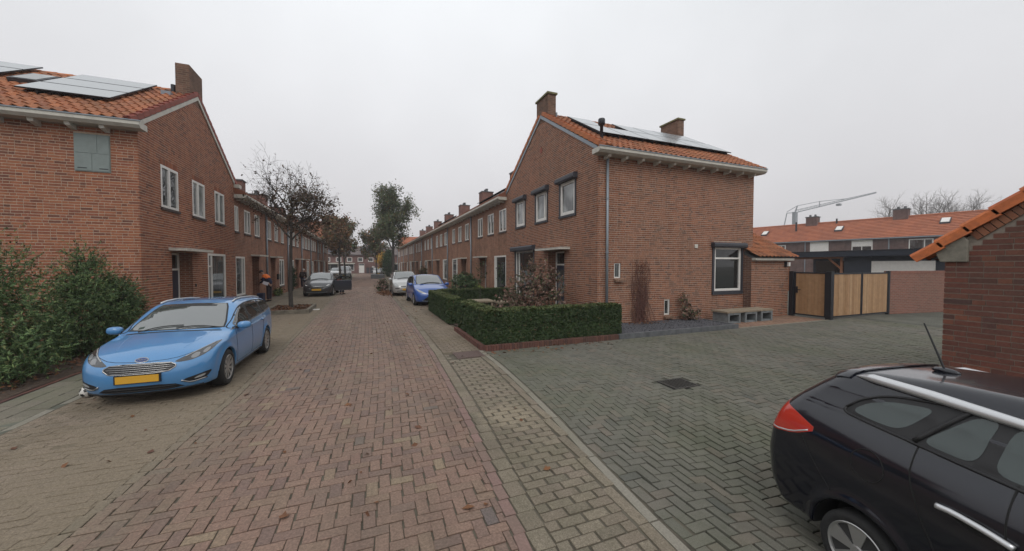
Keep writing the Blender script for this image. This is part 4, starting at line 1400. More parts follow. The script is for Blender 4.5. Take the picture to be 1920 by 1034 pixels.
# row closing the street
CX = thing('terrace_block', 'low brick terrace across the far end of the street with grey roof', 'house', (0, 98, 0))
ops = []
for x in np.arange(-11.2, 13, 2.35):
    ops.append((x, x + 1.15, 2.75, 3.75))
low = [(-9.5, -6.0, .5, 2.2), (-1.55, -0.35, .02, 2.3), (3.0, 4.1, .02, 2.3), (5.2, 8.0, .5, 2.2), (-4.9, -2.6, .6, 2.2), (10.5, 12.0, .5, 2.2), (1.4, 1.9, 1.2, 1.7)]
wall_sheet(CX, 'x', 95.0, -1, -16, 18, -.1, [(-16, 4.4), (18, 4.4)], ops + low, M['cross_wall'])
for o in ops: window(CX, 'x', 95.0, -1, *o, mull=(), glass='glass', fw=.13, dep=.08)
for o in low:
    if o[2] < .1: door(CX, 'x', 95.0, -1, o[0], o[1], .03, 2.28, .1, 'door_green' if o[0] > 0 else 'white')
    else: window(CX, 'x', 95.0, -1, *o, mull=(.5,), glass='glass_dark', fw=.12, dep=.08)
MB().box(-9.9, -2.4, 94.3, 94.99, 2.25, 2.45).build('canopy', M['white_dirty'], CX)
MB().box(5.0, 10.0, 94.3, 94.99, 2.25, 2.45).build('canopy', M['white_dirty'], CX)
MB().prism([(94.6, 4.3), (94.6, 4.5), (98, 6.62), (101.4, 4.5), (101.4, 4.3)], lambda a, z, c: (c, a, z), -16.2, 18.2).build('roof', plain('brown grey far roof', (.13, .105, .10), .85, nscale=3, namt=.2), CX)
for x0, x1 in ((-9.0, -4.0), (-1.2, 3.6)):
    s = Vector((0, 3.4, 2.12)).normalized()
    n = Vector((0, -2.12, 3.4)).normalized()
    P = lambda u, v, h: tuple(Vector((u, 94.6, 4.5)) + s * v + n * h)
    MB().hexa([P(x0, .8, .02), P(x1, .8, .02), P(x1, 3.4, .02), P(x0, 3.4, .02), P(x0, .8, .1), P(x1, .8, .1), P(x1, 3.4, .1), P(x0, 3.4, .1)]).build('solar_panel', M['anthracite'], CX)

# ------------------------------------------------------------------ terrace behind the yard (own local frame, turned 10.9 degrees)
BRz = R(10.9)
BR = thing('terrace_block', 'long brown brick terrace with orange roof behind the dark shed', 'house', (55.7, 39.1, 0), BRz)
M['roof_back'] = island('orange far tiles', [(0, (.34, .115, .06)), (.5, (.40, .14, .07)), (1, (.30, .10, .055))], rough=.8, stain=.45, stain_scale=.35, stain_col=(.22, .09, .05), grain=20, gamt=.1, bumps=0)


def LB(x0, x1, y0, y1, z0, z1): return MB().box(x0, x1, y0, y1, z0, z1)


LB(0, 7.2, -34, 4, -.1, 5.25).build('wall', M['far_wall'], BR, world=False)
# roof courses stepped so the rows of tiles read
mb = MB()
nrow = 13
for k in range(nrow):
    t0, t1 = k / nrow, (k + 1) / nrow
    xa, xb = -.35 + 3.95 * t0, -.35 + 3.95 * t1
    za, zb = 5.3 + 2.65 * t0, 5.3 + 2.65 * t1
    for j in range(95):
        y0 = -34.3 + j * .406
        mb.hexa([(xa, y0, za - .06), (xb + .05, y0, zb - .06), (xb + .05, y0 + .40, zb - .06), (xa, y0 + .40, za - .06), (xa, y0, za + .06), (xb + .05, y0, zb + .0), (xb + .05, y0 + .40, zb + .0), (xa, y0 + .40, za + .06)])
o = mb.build('tile_field', M['roof_back'], BR, world=False, fix=False)
o['kind'] = 'stuff'
MB().prism([(-.3, 5.25), (3.6, 7.88), (7.5, 5.25)], lambda a, b, c: (a, c, b), -34.2, 4.2).build('roof', M['roof_grey'], BR, world=False)
MB().tube([(3.6, -34.2, 7.97), (3.6, 4.2, 7.97)], .13, 8).build('ridge', M['roof_back'], BR, world=False)
LB(-.42, -.28, -34.2, 4.2, 5.16, 5.29).build('gutter', M['zinc'], BR, world=False)
for a, b, z0, z1, kind in ((-4.5, -3.6, 3.9, 4.8, 'w'), (-9.4, -7.5, 3.6, 4.95, 's'), (-13.7, -11.85, 3.5, 4.95, 'h'), (-18.7, -16.9, 3.5, 4.92, 'g')):
    f = LB(-.05, .02, a - .06, b + .06, z0 - .06, z1 + .06).build('window', M['white'], BR, world=False)
    if kind in ('s', 'h'):
        LB(-.09, -.055, a + .02, b - .02, z0 + (0 if kind == 's' else .85), z1).build('roller_shutter', M['white'], f, world=False)
        LB(-.14, -.055, a - .05, b + .05, z1, z1 + .16).build('shutter_box', M['white_dirty'], f, world=False)
    if kind != 's':
        m_ = (a + b) / 2 if kind != 'g' else a + .62
        LB(-.075, -.055, a + .05, m_ - .05, z0 + .05, z1 - .05 if kind != 'h' else z0 + .8).build('pane', M['glass_dark'] if kind == 'h' else M['glass'], f, world=False)
        LB(-.075, -.055, m_ + .05, b - .05, z0 + .05, z1 - .05 if kind != 'h' else z0 + .8).build('pane', M['glass_dark'] if kind == 'h' else M['glass'], f, world=False)
for yy in (-6.5, -15.5):
    c = LB(3.05, 4.15, yy - .65, yy + .65, 7.4, 8.85).build('chimney', M['far_wall'], BR, world=False)
    LB(2.98, 4.22, yy - .72, yy + .72, 8.85, 8.97).build('cap', M['concrete_dark'], c, world=False)
    for k in (-.3, .3):
        MB().lathe([(.16, 0), (.13, .3), (0, .3)], 8, (3.6, yy + k, 8.97)).build('chimney_pot', M['concrete_dark'], c, world=False)
for yy in (-1.1, -10.0, -19.3):
    t = .55 if yy > -19 else .62
    x, z = -.35 + 3.95 * t, 5.3 + 2.65 * t
    sk = MB().hexa([(x - .45, yy - .4, z - .28), (x + .45, yy - .4, z + .3), (x + .45, yy + .4, z + .3), (x - .45, yy + .4, z - .28), (x - .5, yy - .4, z - .10), (x + .4, yy - .4, z + .48), (x + .4, yy + .4, z + .48), (x - .5, yy + .4, z - .10)]).build('skylight', M['anthracite'], BR, world=False)
    MB().hexa([(x - .46, yy - .32, z - .09), (x + .36, yy - .32, z + .44), (x + .36, yy + .32, z + .44), (x - .46, yy + .32, z - .09), (x - .47, yy - .32, z - .05), (x + .35, yy - .32, z + .48), (x + .35, yy + .32, z + .48), (x - .47, yy + .32, z - .05)]).build('pane', M['white'], sk, world=False)
MB().tube([(1.9, -5.1, 6.9), (1.9, -5.1, 8.2)], .12, 8).build('flue_pipe', M['black'], BR, world=False)
MB().tube([(3.3, -9.3, 7.7), (3.3, -9.3, 8.4)], .1, 8).build('flue_pipe', M['plastic_black'], BR, world=False)
for yy in (-6.9, -15.2):
    MB().tube([(-.1, yy, 0), (-.1, yy, 5.2)], .06, 8).build('drainpipe', M['zinc'], BR, world=False)

# ------------------------------------------------------------------ dark garden shed with carport bay
SH = thing('timber_shed', 'long dark blue timber shed with flat roof, open bay and white garage door', 'shed', (32, 12, 0))
mb = MB()
for k in range(17):
    z = k * .15
    mb.hexa([(30.42, 5, z), (30.46, 5, z), (30.46, 13.38 - 0, z), (30.42, 13.38, z), (30.445, 5, z + .148), (30.46, 5, z + .148), (30.46, 13.38, z + .148), (30.445, 13.38, z + .148)])
    mb.hexa([(30.42, 13.42, z), (30.46, 13.42, z), (30.46, 14.85, z), (30.42, 14.85, z), (30.445, 13.42, z + .148), (30.46, 13.42, z + .148), (30.46, 14.85, z + .148), (30.445, 14.85, z + .148)])
mb.build('weatherboards', M['shed'], SH)
MB().box(30.46, 35, 5.0, 14.85, 0, 2.5).build('body', M['shed'], SH)
MB().box(33.5, 33.6, 14.85, 18.4, 0, 2.5).build('rear_wall', M['shed'], SH)
MB().box(33.45, 33.49, 15.1, 16.6, .1, 2.3).build('glass_door', M['glass_dark'], SH)
MB().box(33.45, 33.49, 16.7, 18.2, .1, 2.3).build('glass_door', M['glass_dark'], SH)
MB().box(29.9, 35.2, 4.8, 18.6, 2.56, 2.92).build('fascia', M['shed'], SH)
MB().box(29.86, 35.25, 4.75, 18.65, 2.921, 2.96).build('roof_edge', M['black'], SH)
for y in (14.92, 18.3):
    MB().box(30.35, 30.47, y, y + .12, 0, 2.55).build('post', M['wood_post'], SH)
MB().box(30.36, 30.46, 14.9, 18.4, 2.42, 2.555).build('beam', M['wood_post'], SH)
MB().bar((30.41, 15.02, 1.75), (30.41, 15.75, 2.45), .1, .1).build('brace', M['wood_post'], SH)
gd = MB().box(30.36, 30.42, 10.5, 13.36, 0, 2.24).build('garage_door', M['white'], SH)
for k in range(5):
    MB().box(30.345, 30.36, 10.56, 13.30, .06 + k * .43, .06 + k * .43 + .41).build('door_panel', M['white'], gd)

# ------------------------------------------------------------------ wooden gates and yard wall
def gate_leaf(name, label, p0, p1, z0, z1, nb, lock=False):
    p0, p1 = Vector(p0), Vector(p1)
    d = (p1 - p0)
    ln = d.length
    d.normalize()
    nrm = Vector((d.y, -d.x, 0))
    T = thing(name, label, 'gate', ((p0 + p1) / 2))
    mb = MB()
    fr = .05
    up = (0, 0, 1)
    for z in (z0 + fr / 2, z1 - fr / 2):
        mb.bar(p0 + Vector((0, 0, z)), p1 + Vector((0, 0, z)), .05, fr, up)
    for t in (fr / 2, ln - fr / 2):
        q = p0 + d * t
        mb.bar(q + Vector((0, 0, z0 + fr)), q + Vector((0, 0, z1 - fr)), .05, fr, nrm)
    mb.build('gate_frame', M['black'], T)
    w = (ln - 2 * fr - .01) / nb
    for k in range(nb):
        a = p0 + d * (fr + .005 + k * w + .003)
        b = p0 + d * (fr + .005 + (k + 1) * w - .003)
        off = nrm * random.uniform(-.003, .003)
        mb = MB()
        q = [a - nrm * .012 + off, b - nrm * .012 + off, b + nrm * .012 + off, a + nrm * .012 + off]
        mb.hexa([tuple(v + Vector((0, 0, z0 + fr + .003))) for v in q] + [tuple(v + Vector((0, 0, z1 - fr - .003))) for v in q])
        mb.build('board', M['wood'], T)
    if lock:
        q = p0 + d * .10 + nrm * .045
        MB().bar(q + Vector((0, 0, z0 + .85)), q + Vector((0, 0, z0 + 1.1)), .06, .05, nrm).build('lock', M['black'], T)
        MB().bar(q + nrm * .05 + Vector((0, 0, z0 + .98)), q + nrm * .05 + d * .16 + Vector((0, 0, z0 + .98)), .03, .03).build('handle', M['black'], T)
    return T


def post(label, x, y, w, h):
    o = MB().box(x - w / 2, x + w / 2, y - w / 2, y + w / 2, -.05, h).build('gate_post', M['black'])
    tag(o, label, 'post', 'black gate posts')
    MB().box(x - w / 2 - .008, x + w / 2 + .008, y - w / 2 - .008, y + w / 2 + .008, h, h + .012).build('cap', M['plastic_black'], o)
    return o


post('wide flat black gate post against the annex wall', 15.66, 9.32, .15, 1.74)
post('thick black corner post between the single gate and the double gate', 15.66, 8.05, .17, 1.75)
post('black end post where the double gate meets the yard wall', 19.64, 8.1, .10, 1.74)
gate_leaf('wooden_gate', 'single gate of vertical pine boards in black frame with black lock, beside annex', (15.66, 9.23, 0), (15.66, 8.15, 0), .06, 1.72, 9, True)
gate_leaf('wooden_gate', 'left pine board leaf of the double gate, next to the thick corner post', (15.77, 8.08, 0), (17.70, 8.08, 0), .06, 1.70, 13)
gate_leaf('wooden_gate', 'right pine board leaf of the double gate, next to the yard wall', (17.73, 8.08, 0), (19.57, 8.08, 0), .06, 1.70, 12)
YW = thing('garden_wall', 'pale red brick yard wall running from the double gate behind the garage', 'wall', (22.5, 7.8, 0))
p0, p1 = Vector((19.72, 8.08, 0)), Vector((26.5, 7.05, 0))
dv = (p1 - p0)
L0 = dv.length
dv.normalize()
nv = Vector((dv.y, -dv.x, 0))
MB().hexa([tuple(q) for q in (p0, p1, p1 - nv * .2, p0 - nv * .2)] + [tuple(q + Vector((0, 0, 1.64))) for q in (p0, p1, p1 - nv * .2, p0 - nv * .2)]).build('wall', M['mortar_old'], YW)
mbs = MB()
k = 0
z = 0.005
M['yard_brick'] = island('pale red yard brick', [(0, (.24, .11, .08)), (.5, (.29, .135, .10)), (1, (.22, .105, .08))], stain=.3)
while z < 1.62:
    x = 0
    first = True
    while x < L0 - .05:
        ln = (.1 if k % 2 else .21) if first else .21
        first = False
        e_ = min(x + ln, L0)
        a, b = p0 + dv * x, p0 + dv * e_
        q = [a + nv * .006, b + nv * .006, b, a]
        mbs.add([tuple(a + nv * .006 + Vector((0, 0, z))), tuple(b + nv * .006 + Vector((0, 0, z))), tuple(b + nv * .006 + Vector((0, 0, z + .056))), tuple(a + nv * .006 + Vector((0, 0, z + .056)))], [(0, 1, 2, 3)])
        x += ln + .012
    z += .0687
    k += 1
bw = mbs.build('brickwork', M['yard_brick'], YW, fix=False)
bw['kind'] = 'stuff'
for k in range(int(L0 / .07)):
    a = p0 + dv * (k * .07 + .004) + nv * .012
    b = p0 + dv * (k * .07 + .066) + nv * .012
    q = [a, b, b - nv * .224, a - nv * .224]
    MB().hexa([tuple(v + Vector((0, 0, 1.645))) for v in q] + [tuple(v + Vector((0, 0, 1.75 + random.uniform(-.003, .003)))) for v in q]).build('coping_brick', M['yard_brick'], YW)

# ------------------------------------------------------------------ garage gable at the right edge
GA = thing('brick_garage', 'dark red brick garage gable with bright orange verge tiles behind the black car', 'garage', (9.5, .9, 0))
GX = 7.1
gt = [(-.54, 2.2), (.91, 3.40), (2.36, 2.2)]
gop = [(.10, 1.70, 0.0, 1.86, .15)]
wall_sheet(GA, 'y', GX, -1, -.54, 2.36, -.2, gt, gop, M['mortar_old'], reveal=M['annex_wall'])
gtb = [(-.54, 2.06), (.91, 3.26), (2.36, 2.06)]
brick_courses(GA, 'y', GX, -1, -.54, 2.366, -.15, gtb, [(.10, 1.70, -.2, 1.86)], M['brick_garage'], 160, proud=.007, joint=.0125, stretch=.222, head=.105)
MB().box(GX + .06, 12.6, 2.16, 2.355, -.2, 2.1).build('side_wall', M['annex_wall'], GA)
MB().box(GX + .06, 12.6, -.535, -.35, -.2, 2.1).build('side_wall', M['annex_wall'], GA)
MB().box(12.4, 12.6, -.34, 2.15, -.2, 2.4).build('rear_wall', M['annex_wall'], GA)
mb = MB()
mb.box(GX + .06, GX + .14, .1, .18, 0, 1.86)
mb.box(GX + .06, GX + .14, 1.62, 1.70, 0, 1.86)
mb.box(GX + .06, GX + .14, .18, 1.62, 1.78, 1.86)
mb.build('door_frame', M['black'], GA)
gd = MB().box(GX + .09, GX + .13, .18, 1.62, 0, 1.78).build('garage_door', M['door_dark'], GA)
for sgn in (1, -1):
    yb = 2.36 if sgn > 0 else -.54
    # sloping brick-on-edge course under the tiles
    sv = Vector((0, -sgn, .8276)).normalized()
    n = Vector((0, sgn * .8276, 1)).normalized()
    o0 = Vector((GX, yb, 2.225)) + sv * .26
    for k in range(23):
        a = o0 + sv * (k * .068)
        if sgn > 0 and False: break
        P = lambda x, v, h: tuple(Vector((x, 0, 0)) + a + sv * v + n * h - Vector((GX, 0, 0)))
        MB().hexa([P(GX - .03, .004, -.105), P(GX + .08, .004, -.105), P(GX + .08, .063, -.105), P(GX - .03, .063, -.105), P(GX - .03, .004, .0), P(GX + .08, .004, .0), P(GX + .08, .063, .0), P(GX - .03, .063, .0)]).build('verge_brick', M['chimney_brick'] if 'chimney_brick' in M else M['brick_right'], GA)
    # concrete kneeler at the eaves
    if sgn > 0:
        mb = MB().prism([(2.46, 2.20), (2.40, 2.035), (2.16, 2.035), (2.16, 2.31), (2.22, 2.37), (2.28, 2.34)], lambda a, z, c: (c, a, z), GX - .05, GX + .2)
    else:
        mb = MB().prism([(-.64, 2.20), (-.58, 2.035), (-.34, 2.035), (-.34, 2.31), (-.40, 2.37), (-.46, 2.34)], lambda a, z, c: (c, a, z), GX - .05, GX + .2)
    kb = mb.build('kneeler', M['kneeler'], GA)
    bv = kb.modifiers.new('bevel', 'BEVEL')
    bv.width = .012
    bv.segments = 2
    o1 = Vector((0, 2.60 if sgn > 0 else -.78, 2.03))
    for k in range(8):
        P = lambda x, v, h: tuple(Vector((x, 0, 0)) + o1 + sv * (k * .292 + v) + n * h)
        mb = MB()
        pr = [(-.085, .0), (-.085, .095), (-.06, .125), (0, .14), (.08, .12), (.14, .09), (.14, .05), (-.05, .05), (-.05, 0)]
        for i in range(len(pr)):
            (x0, h0), (x1, h1) = pr[i], pr[(i + 1) % len(pr)]
            mb.add([P(GX + x0, 0, h0 + .012), P(GX + x1, 0, h1 + .012), P(GX + x1, .32, h1 - .012), P(GX + x0, .32, h0 - .012)], [(0, 1, 2, 3)])
        for v, dh in ((0, .012), (.32, -.012)):
            mb.add([P(GX + x, v, h + dh) for x, h in pr[:4] + [(-.05, .05), (-.05, 0)]], [(0, 1, 2, 3, 4, 5)])
            mb.add([P(GX + x, v, h + dh) for x, h in pr[3:8]], [(0, 1, 2, 3, 4)])
        mb.build('verge_tile', M['tile_garage'], GA)
    tiled_slope(GA, (GX + .14, o1.y, o1.z + .02), (1, 0, 0), sv, 5.4, 2.2, M['tile_garage'], 0)
MB().prism([(2.5, 2.08), (.91, 3.38), (-.68, 2.08)], lambda a, z, c: (c, a, z), GX + .02, 12.6).build('roof', M['roof_grey'], GA)

# ------------------------------------------------------------------ crane far away
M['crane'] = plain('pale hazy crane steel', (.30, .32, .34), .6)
CR = thing('tower_crane', 'grey construction crane with raised jib above the orange terrace roof', 'crane', (98, 58, 0))
MB().bar((98.1, 58.1, 0), (98.1, 58.1, 15.0), .8, .8).build('mast', M['crane'], CR)
mb = MB()
a, b = Vector((98.1, 58.1, 14.8)), Vector((117.5, 51.2, 19.8))
top = a + Vector((.5, -.2, 1.7))
mb.bar(a, b, .22, .22)
a2, b2 = a + Vector((0, 0, .6)), b + Vector((0, 0, .2))
mb.bar(a2, b2, .14, .14)
for k in range(18):
    t0, t1 = k / 18, (k + 1) / 18
    p, q = a.lerp(b, t0), a2.lerp(b2, (t0 + t1) / 2)
    mb.bar(p, q, .07, .07)
    mb.bar(q, a.lerp(b, t1), .07, .07)
mb.build('jib', M['crane'], CR)
mb = MB()
mb.bar(a, top, .2, .2)
mb.bar(top, a.lerp(b, .30) + Vector((0, 0, 1.3)), .12, .12)
mb.bar(a.lerp(b, .30) + Vector((0, 0, 1.3)), a.lerp(b, .62) + Vector((0, 0, .4)), .12, .12)
mb.bar(a.lerp(b, .30), a.lerp(b, .30) + Vector((0, 0, 1.3)), .12, .12)
bk = a + Vector((-1.9, .7, -.1))
mb.bar(top, bk + Vector((0, 0, .3)), .12, .12)
mb.bar(a, bk, .16, .16)
mb.bar(bk, bk + Vector((-1, .3, -5)), .15, .15)
mb.build('stay', M['crane'], CR)
MB().box(108.2, 109.0, 54.0, 54.8, 16.6, 17.1).build('trolley', M['crane'], CR)

# ------------------------------------------------------------------ plants
def leafmat(name, stops, rough=0.6, spec=0.3, trans=0.0):
    m, nt, b = newmat(name)
    c = ramp(nt, rnd(nt), stops)
    f = noise(nt, 1.6, 3)
    k = ramp(nt, f, [(0.3, (0.75,) * 3), (0.7, (1.25,) * 3)])
    nt.links.new(mixc(nt, 1.0, c, k, 'MULTIPLY'), b.inputs['Base Color'])
    b.inputs['Roughness'].default_value = rough
    b.inputs['Specular IOR Level'].default_value = spec
    return m


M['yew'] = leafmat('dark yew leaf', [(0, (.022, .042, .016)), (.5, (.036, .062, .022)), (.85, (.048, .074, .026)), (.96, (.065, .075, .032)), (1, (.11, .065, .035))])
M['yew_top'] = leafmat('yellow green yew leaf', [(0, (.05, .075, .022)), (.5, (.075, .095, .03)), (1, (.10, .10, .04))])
M['laurel'] = leafmat('cypress green', [(0, (.06, .105, .042)), (.4, (.095, .16, .058)), (.75, (.145, .215, .074)), (.93, (.20, .24, .09)), (1, (.19, .13, .065))])
M['laurel_dark'] = leafmat('deep cypress green', [(0, (.035, .066, .028)), (.5, (.06, .105, .042)), (1, (.09, .125, .05))])
M['brownleaf'] = leafmat('dry brown leaf', [(0, (.12, .05, .025)), (.5, (.17, .075, .03)), (1, (.10, .045, .03))])
M['spirea'] = leafmat('red brown garden shrub', [(0, (.19, .095, .08)), (.35, (.26, .145, .12)), (.6, (.13, .11, .06)), (.85, (.32, .21, .18)), (1, (.16, .16, .07))])
M['bushgreen'] = leafmat('dark green bush', [(0, (.02, .04, .018)), (.6, (.04, .065, .026)), (1, (.06, .08, .03))])
M['limegreen'] = leafmat('yellow green leaf', [(0, (.12, .17, .03)), (1, (.18, .2, .04))])
M['t_sparse'] = leafmat('purple brown autumn leaf', [(0, (.065, .036, .027)), (.4, (.085, .05, .032)), (.7, (.055, .058, .03)), (1, (.12, .07, .042))])
M['t_russet'] = leafmat('russet leaf', [(0, (.19, .08, .036)), (.4, (.235, .11, .045)), (.7, (.13, .095, .04)), (1, (.16, .105, .05))])
M['t_olive'] = leafmat('olive autumn leaf', [(0, (.075, .085, .034)), (.5, (.11, .098, .04)), (.8, (.155, .098, .04)), (1, (.09, .075, .04))])
M['t_green'] = leafmat('grey green leaf', [(0, (.05, .078, .036)), (.5, (.08, .115, .048)), (.85, (.115, .138, .062)), (1, (.13, .11, .05))])
M['t_yellow'] = leafmat('yellow birch leaf', [(0, (.45, .26, .04)), (1, (.55, .34, .06))])
M['vine'] = plain('dry vine stem', (.12, .055, .045), .95, nscale=20, namt=.3)
M['inner'] = plain('twiggy inside', (.03, .03, .018), 1.0)


def leaves(name, mat, P, size, parent, aspect=1.8, up=0.3, dirs=None, jitter=0.35, stuff=True):
    """leaf sized faces at points P (world)"""
    P = np.asarray(P, float)
    n = len(P)
    N = RNG.normal(size=(n, 3))
    if dirs is not None: N = N * .6 + dirs
    N[:, 2] += up
    N /= np.linalg.norm(N, axis=1)[:, None] + 1e-9
    T = RNG.normal(size=(n, 3))
    T -= N * (T * N).sum(1)[:, None]
    T /= np.linalg.norm(T, axis=1)[:, None] + 1e-9
    B = np.cross(N, T)
    s = size * (1 + jitter * RNG.normal(size=(n, 1))).clip(.4, 1.8)
    V = np.stack([P - T * s * aspect / 2, P + B * s * .5 + N * s * .12, P + T * s * aspect / 2, P - B * s * .5 + N * s * .12], 1).reshape(-1, 3)
    F = (np.arange(n) * 4)[:, None] + np.array([0, 1, 2, 3])
    off = np.array(woff(parent)) if parent else 0
    o = link(name, mkmesh(name, V - off, F), mat, parent)
    if stuff: o['kind'] = 'stuff'
    return o


def box_surface(x0, x1, y0, y1, z0, z1, n, noise_amp=.03, faces='xXyYZ'):
    A = {'x': (y1 - y0) * (z1 - z0), 'X': (y1 - y0) * (z1 - z0), 'y': (x1 - x0) * (z1 - z0), 'Y': (x1 - x0) * (z1 - z0), 'Z': (x1 - x0) * (y1 - y0)}
    tot = sum(A[f] for f in faces)
    out, nor = [], []
    for f in faces:
        k = int(n * A[f] / tot)
        u = RNG.random((k, 3)) * np.array([x1 - x0, y1 - y0, z1 - z0]) + np.array([x0, y0, z0])
        d = np.zeros((k, 3))
        ax = 'xyz'.index(f.lower())
        lo = f in 'xy'
        wv = .02 * np.sin(u[:, (ax + 1) % 3] * 9 + u[:, 2] * 7)
        dep = np.abs(RNG.normal(0, noise_amp, k)) - .012 + wv
        u[:, ax] = ((x0, y0, z0)[ax] + dep) if lo else ((x1, y1, z1)[ax] - dep)
        d[:, ax] = -1 if lo else 1
        # soft rounded edges
        out.append(u)
        nor.append(d)
    P, N = np.concatenate(out), np.concatenate(nor)
    r = .05
    lo = np.array([x0 + r, y0 + r, z0 - 1])
    hi = np.array([x1 - r, y1 - r, z1 - r])
    c = np.clip(P, lo, hi)
    d = P - c
    ln = np.linalg.norm(d, axis=1)
    m = ln > r
    P[m] = c[m] + d[m] / ln[m][:, None] * r
    return P, N


def hedge(label, boxes, group='clipped garden hedges'):
    c = np.array([(b[0] + b[1]) / 2 for b in boxes]).mean(), np.array([(b[2] + b[3]) / 2 for b in boxes]).mean()
    T = thing('hedge', label, 'hedge', (c[0], c[1], 0), group=group)
    P, N, P2, N2 = [], [], [], []
    core = MB()
    for (x0, x1, y0, y1, z0, z1, dens) in boxes:
        core.box(x0 + .05, x1 - .05, y0 + .05, y1 - .05, z0 - .1, z1 - .05)
        area = 2 * (x1 - x0 + y1 - y0) * (z1 - z0)
        p, n = box_surface(x0, x1, y0, y1, z0, z1, int(area * dens), faces='xXyY')
        P.append(p); N.append(n)
        p, n = box_surface(x0, x1, y0, y1, z0, z1, int((x1 - x0) * (y1 - y0) * dens * 1.2), faces='Z')
        p[:, 2] += np.abs(RNG.normal(0, .013, len(p))) + .012 * np.sin(p[:, 0] * 5 + p[:, 1] * 4)
        P2.append(p); N2.append(n)
    core.build('stems', M['inner'], T)
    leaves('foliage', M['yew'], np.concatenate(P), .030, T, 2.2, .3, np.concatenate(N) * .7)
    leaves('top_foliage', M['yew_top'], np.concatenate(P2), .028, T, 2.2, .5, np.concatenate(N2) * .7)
    return T


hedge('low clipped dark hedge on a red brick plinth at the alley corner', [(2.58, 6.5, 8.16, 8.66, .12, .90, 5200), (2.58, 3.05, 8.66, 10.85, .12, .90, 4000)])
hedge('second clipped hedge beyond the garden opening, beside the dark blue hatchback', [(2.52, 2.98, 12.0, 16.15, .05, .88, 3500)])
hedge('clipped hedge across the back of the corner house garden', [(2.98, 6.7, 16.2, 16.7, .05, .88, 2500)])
PL = thing('brick_plinth', 'low red brick-on-edge plinth under the front hedge', 'plinth', (4.5, 8.1, 0))
x = 2.56
while x < 6.32:
    MB().box(x + .004, x + .060, 8.05, 8.17, -.05, .115 + random.uniform(-.004, .004)).build('plinth_brick', M['plinth'], PL)
    x += .066
y = 8.18
while y < 10.9:
    MB().box(2.47, 2.58, y + .004, y + .06, -.05, .115 + random.uniform(-.004, .004)).build('plinth_brick', M['plinth'], PL)
    y += .066

# bed of slate chippings behind a concrete edging
bed = sheet('gravel_bed', M['slate'], 6.36, 10.86, 8.12, 9.745, .095, 80, 30, lambda x, y: .012 * math.sin(x * 37) * math.sin(y * 41) + random.uniform(-.006, .006), kind='stuff')
KB = thing('bed_edging', 'dark grey concrete edging strip along the slate bed', 'edging', (8.6, 8.08, 0))
xs = [6.33, 7.33, 8.33, 9.33, 10.2, 10.92]
for a, b in zip(xs[:-1], xs[1:]):
    MB().box(a + .004, b - .004, 8.03, 8.115, -.08, .125).build('edging_block', M['concrete_dark'], KB)
MB().box(10.86, 10.93, 8.12, 9.74, -.08, .12).build('edging_block', M['concrete_dark'], KB)
# chippings lying on top
n = 2600
P = np.stack([RNG.uniform(6.4, 10.8, n), RNG.uniform(8.14, 9.7, n), np.full(n, .10)], 1)
o = leaves('slate_chippings', M['slate'], P, .022, None, 1.3, 1.5)

# hollow concrete blocks with a plank as a bench
for i, (x, lab) in enumerate(((11.35, 'hollow concrete block, nearest to the slate bed under the stone slab'), (12.18, 'middle hollow concrete block under the stone slab'), (13.0, 'hollow concrete block under the slab, next to the annex wall'))):
    w, h, t = .60, .36, .07
    d0, d1 = 8.72, 9.32
    mb = MB()
    mb.box(x, x + t, d0, d1, .003, h)
    mb.box(x + w - t, x + w, d0, d1, .003, h)
    mb.box(x + t, x + w - t, d0, d1, h - t, h)
    mb.box(x + t, x + w - t, d0 + .02, d1, .003, .05)
    mb.box(x + t, x + w - t, d1 - .06, d1 - .002, .05, h - t)
    o = mb.build('concrete_block', plain('blue grey block %d' % i, (.17, .185, .19), .9, nscale=9, namt=.3, bumps=.4))
    tag(o, lab, 'concrete block', 'hollow blocks of the bench')
tag(MB().box(11.28, 13.62, 8.70, 9.34, .363, .42).build('stone_slab', M['wood_grey']), 'weathered slab lying across three hollow blocks as a bench', 'slab')


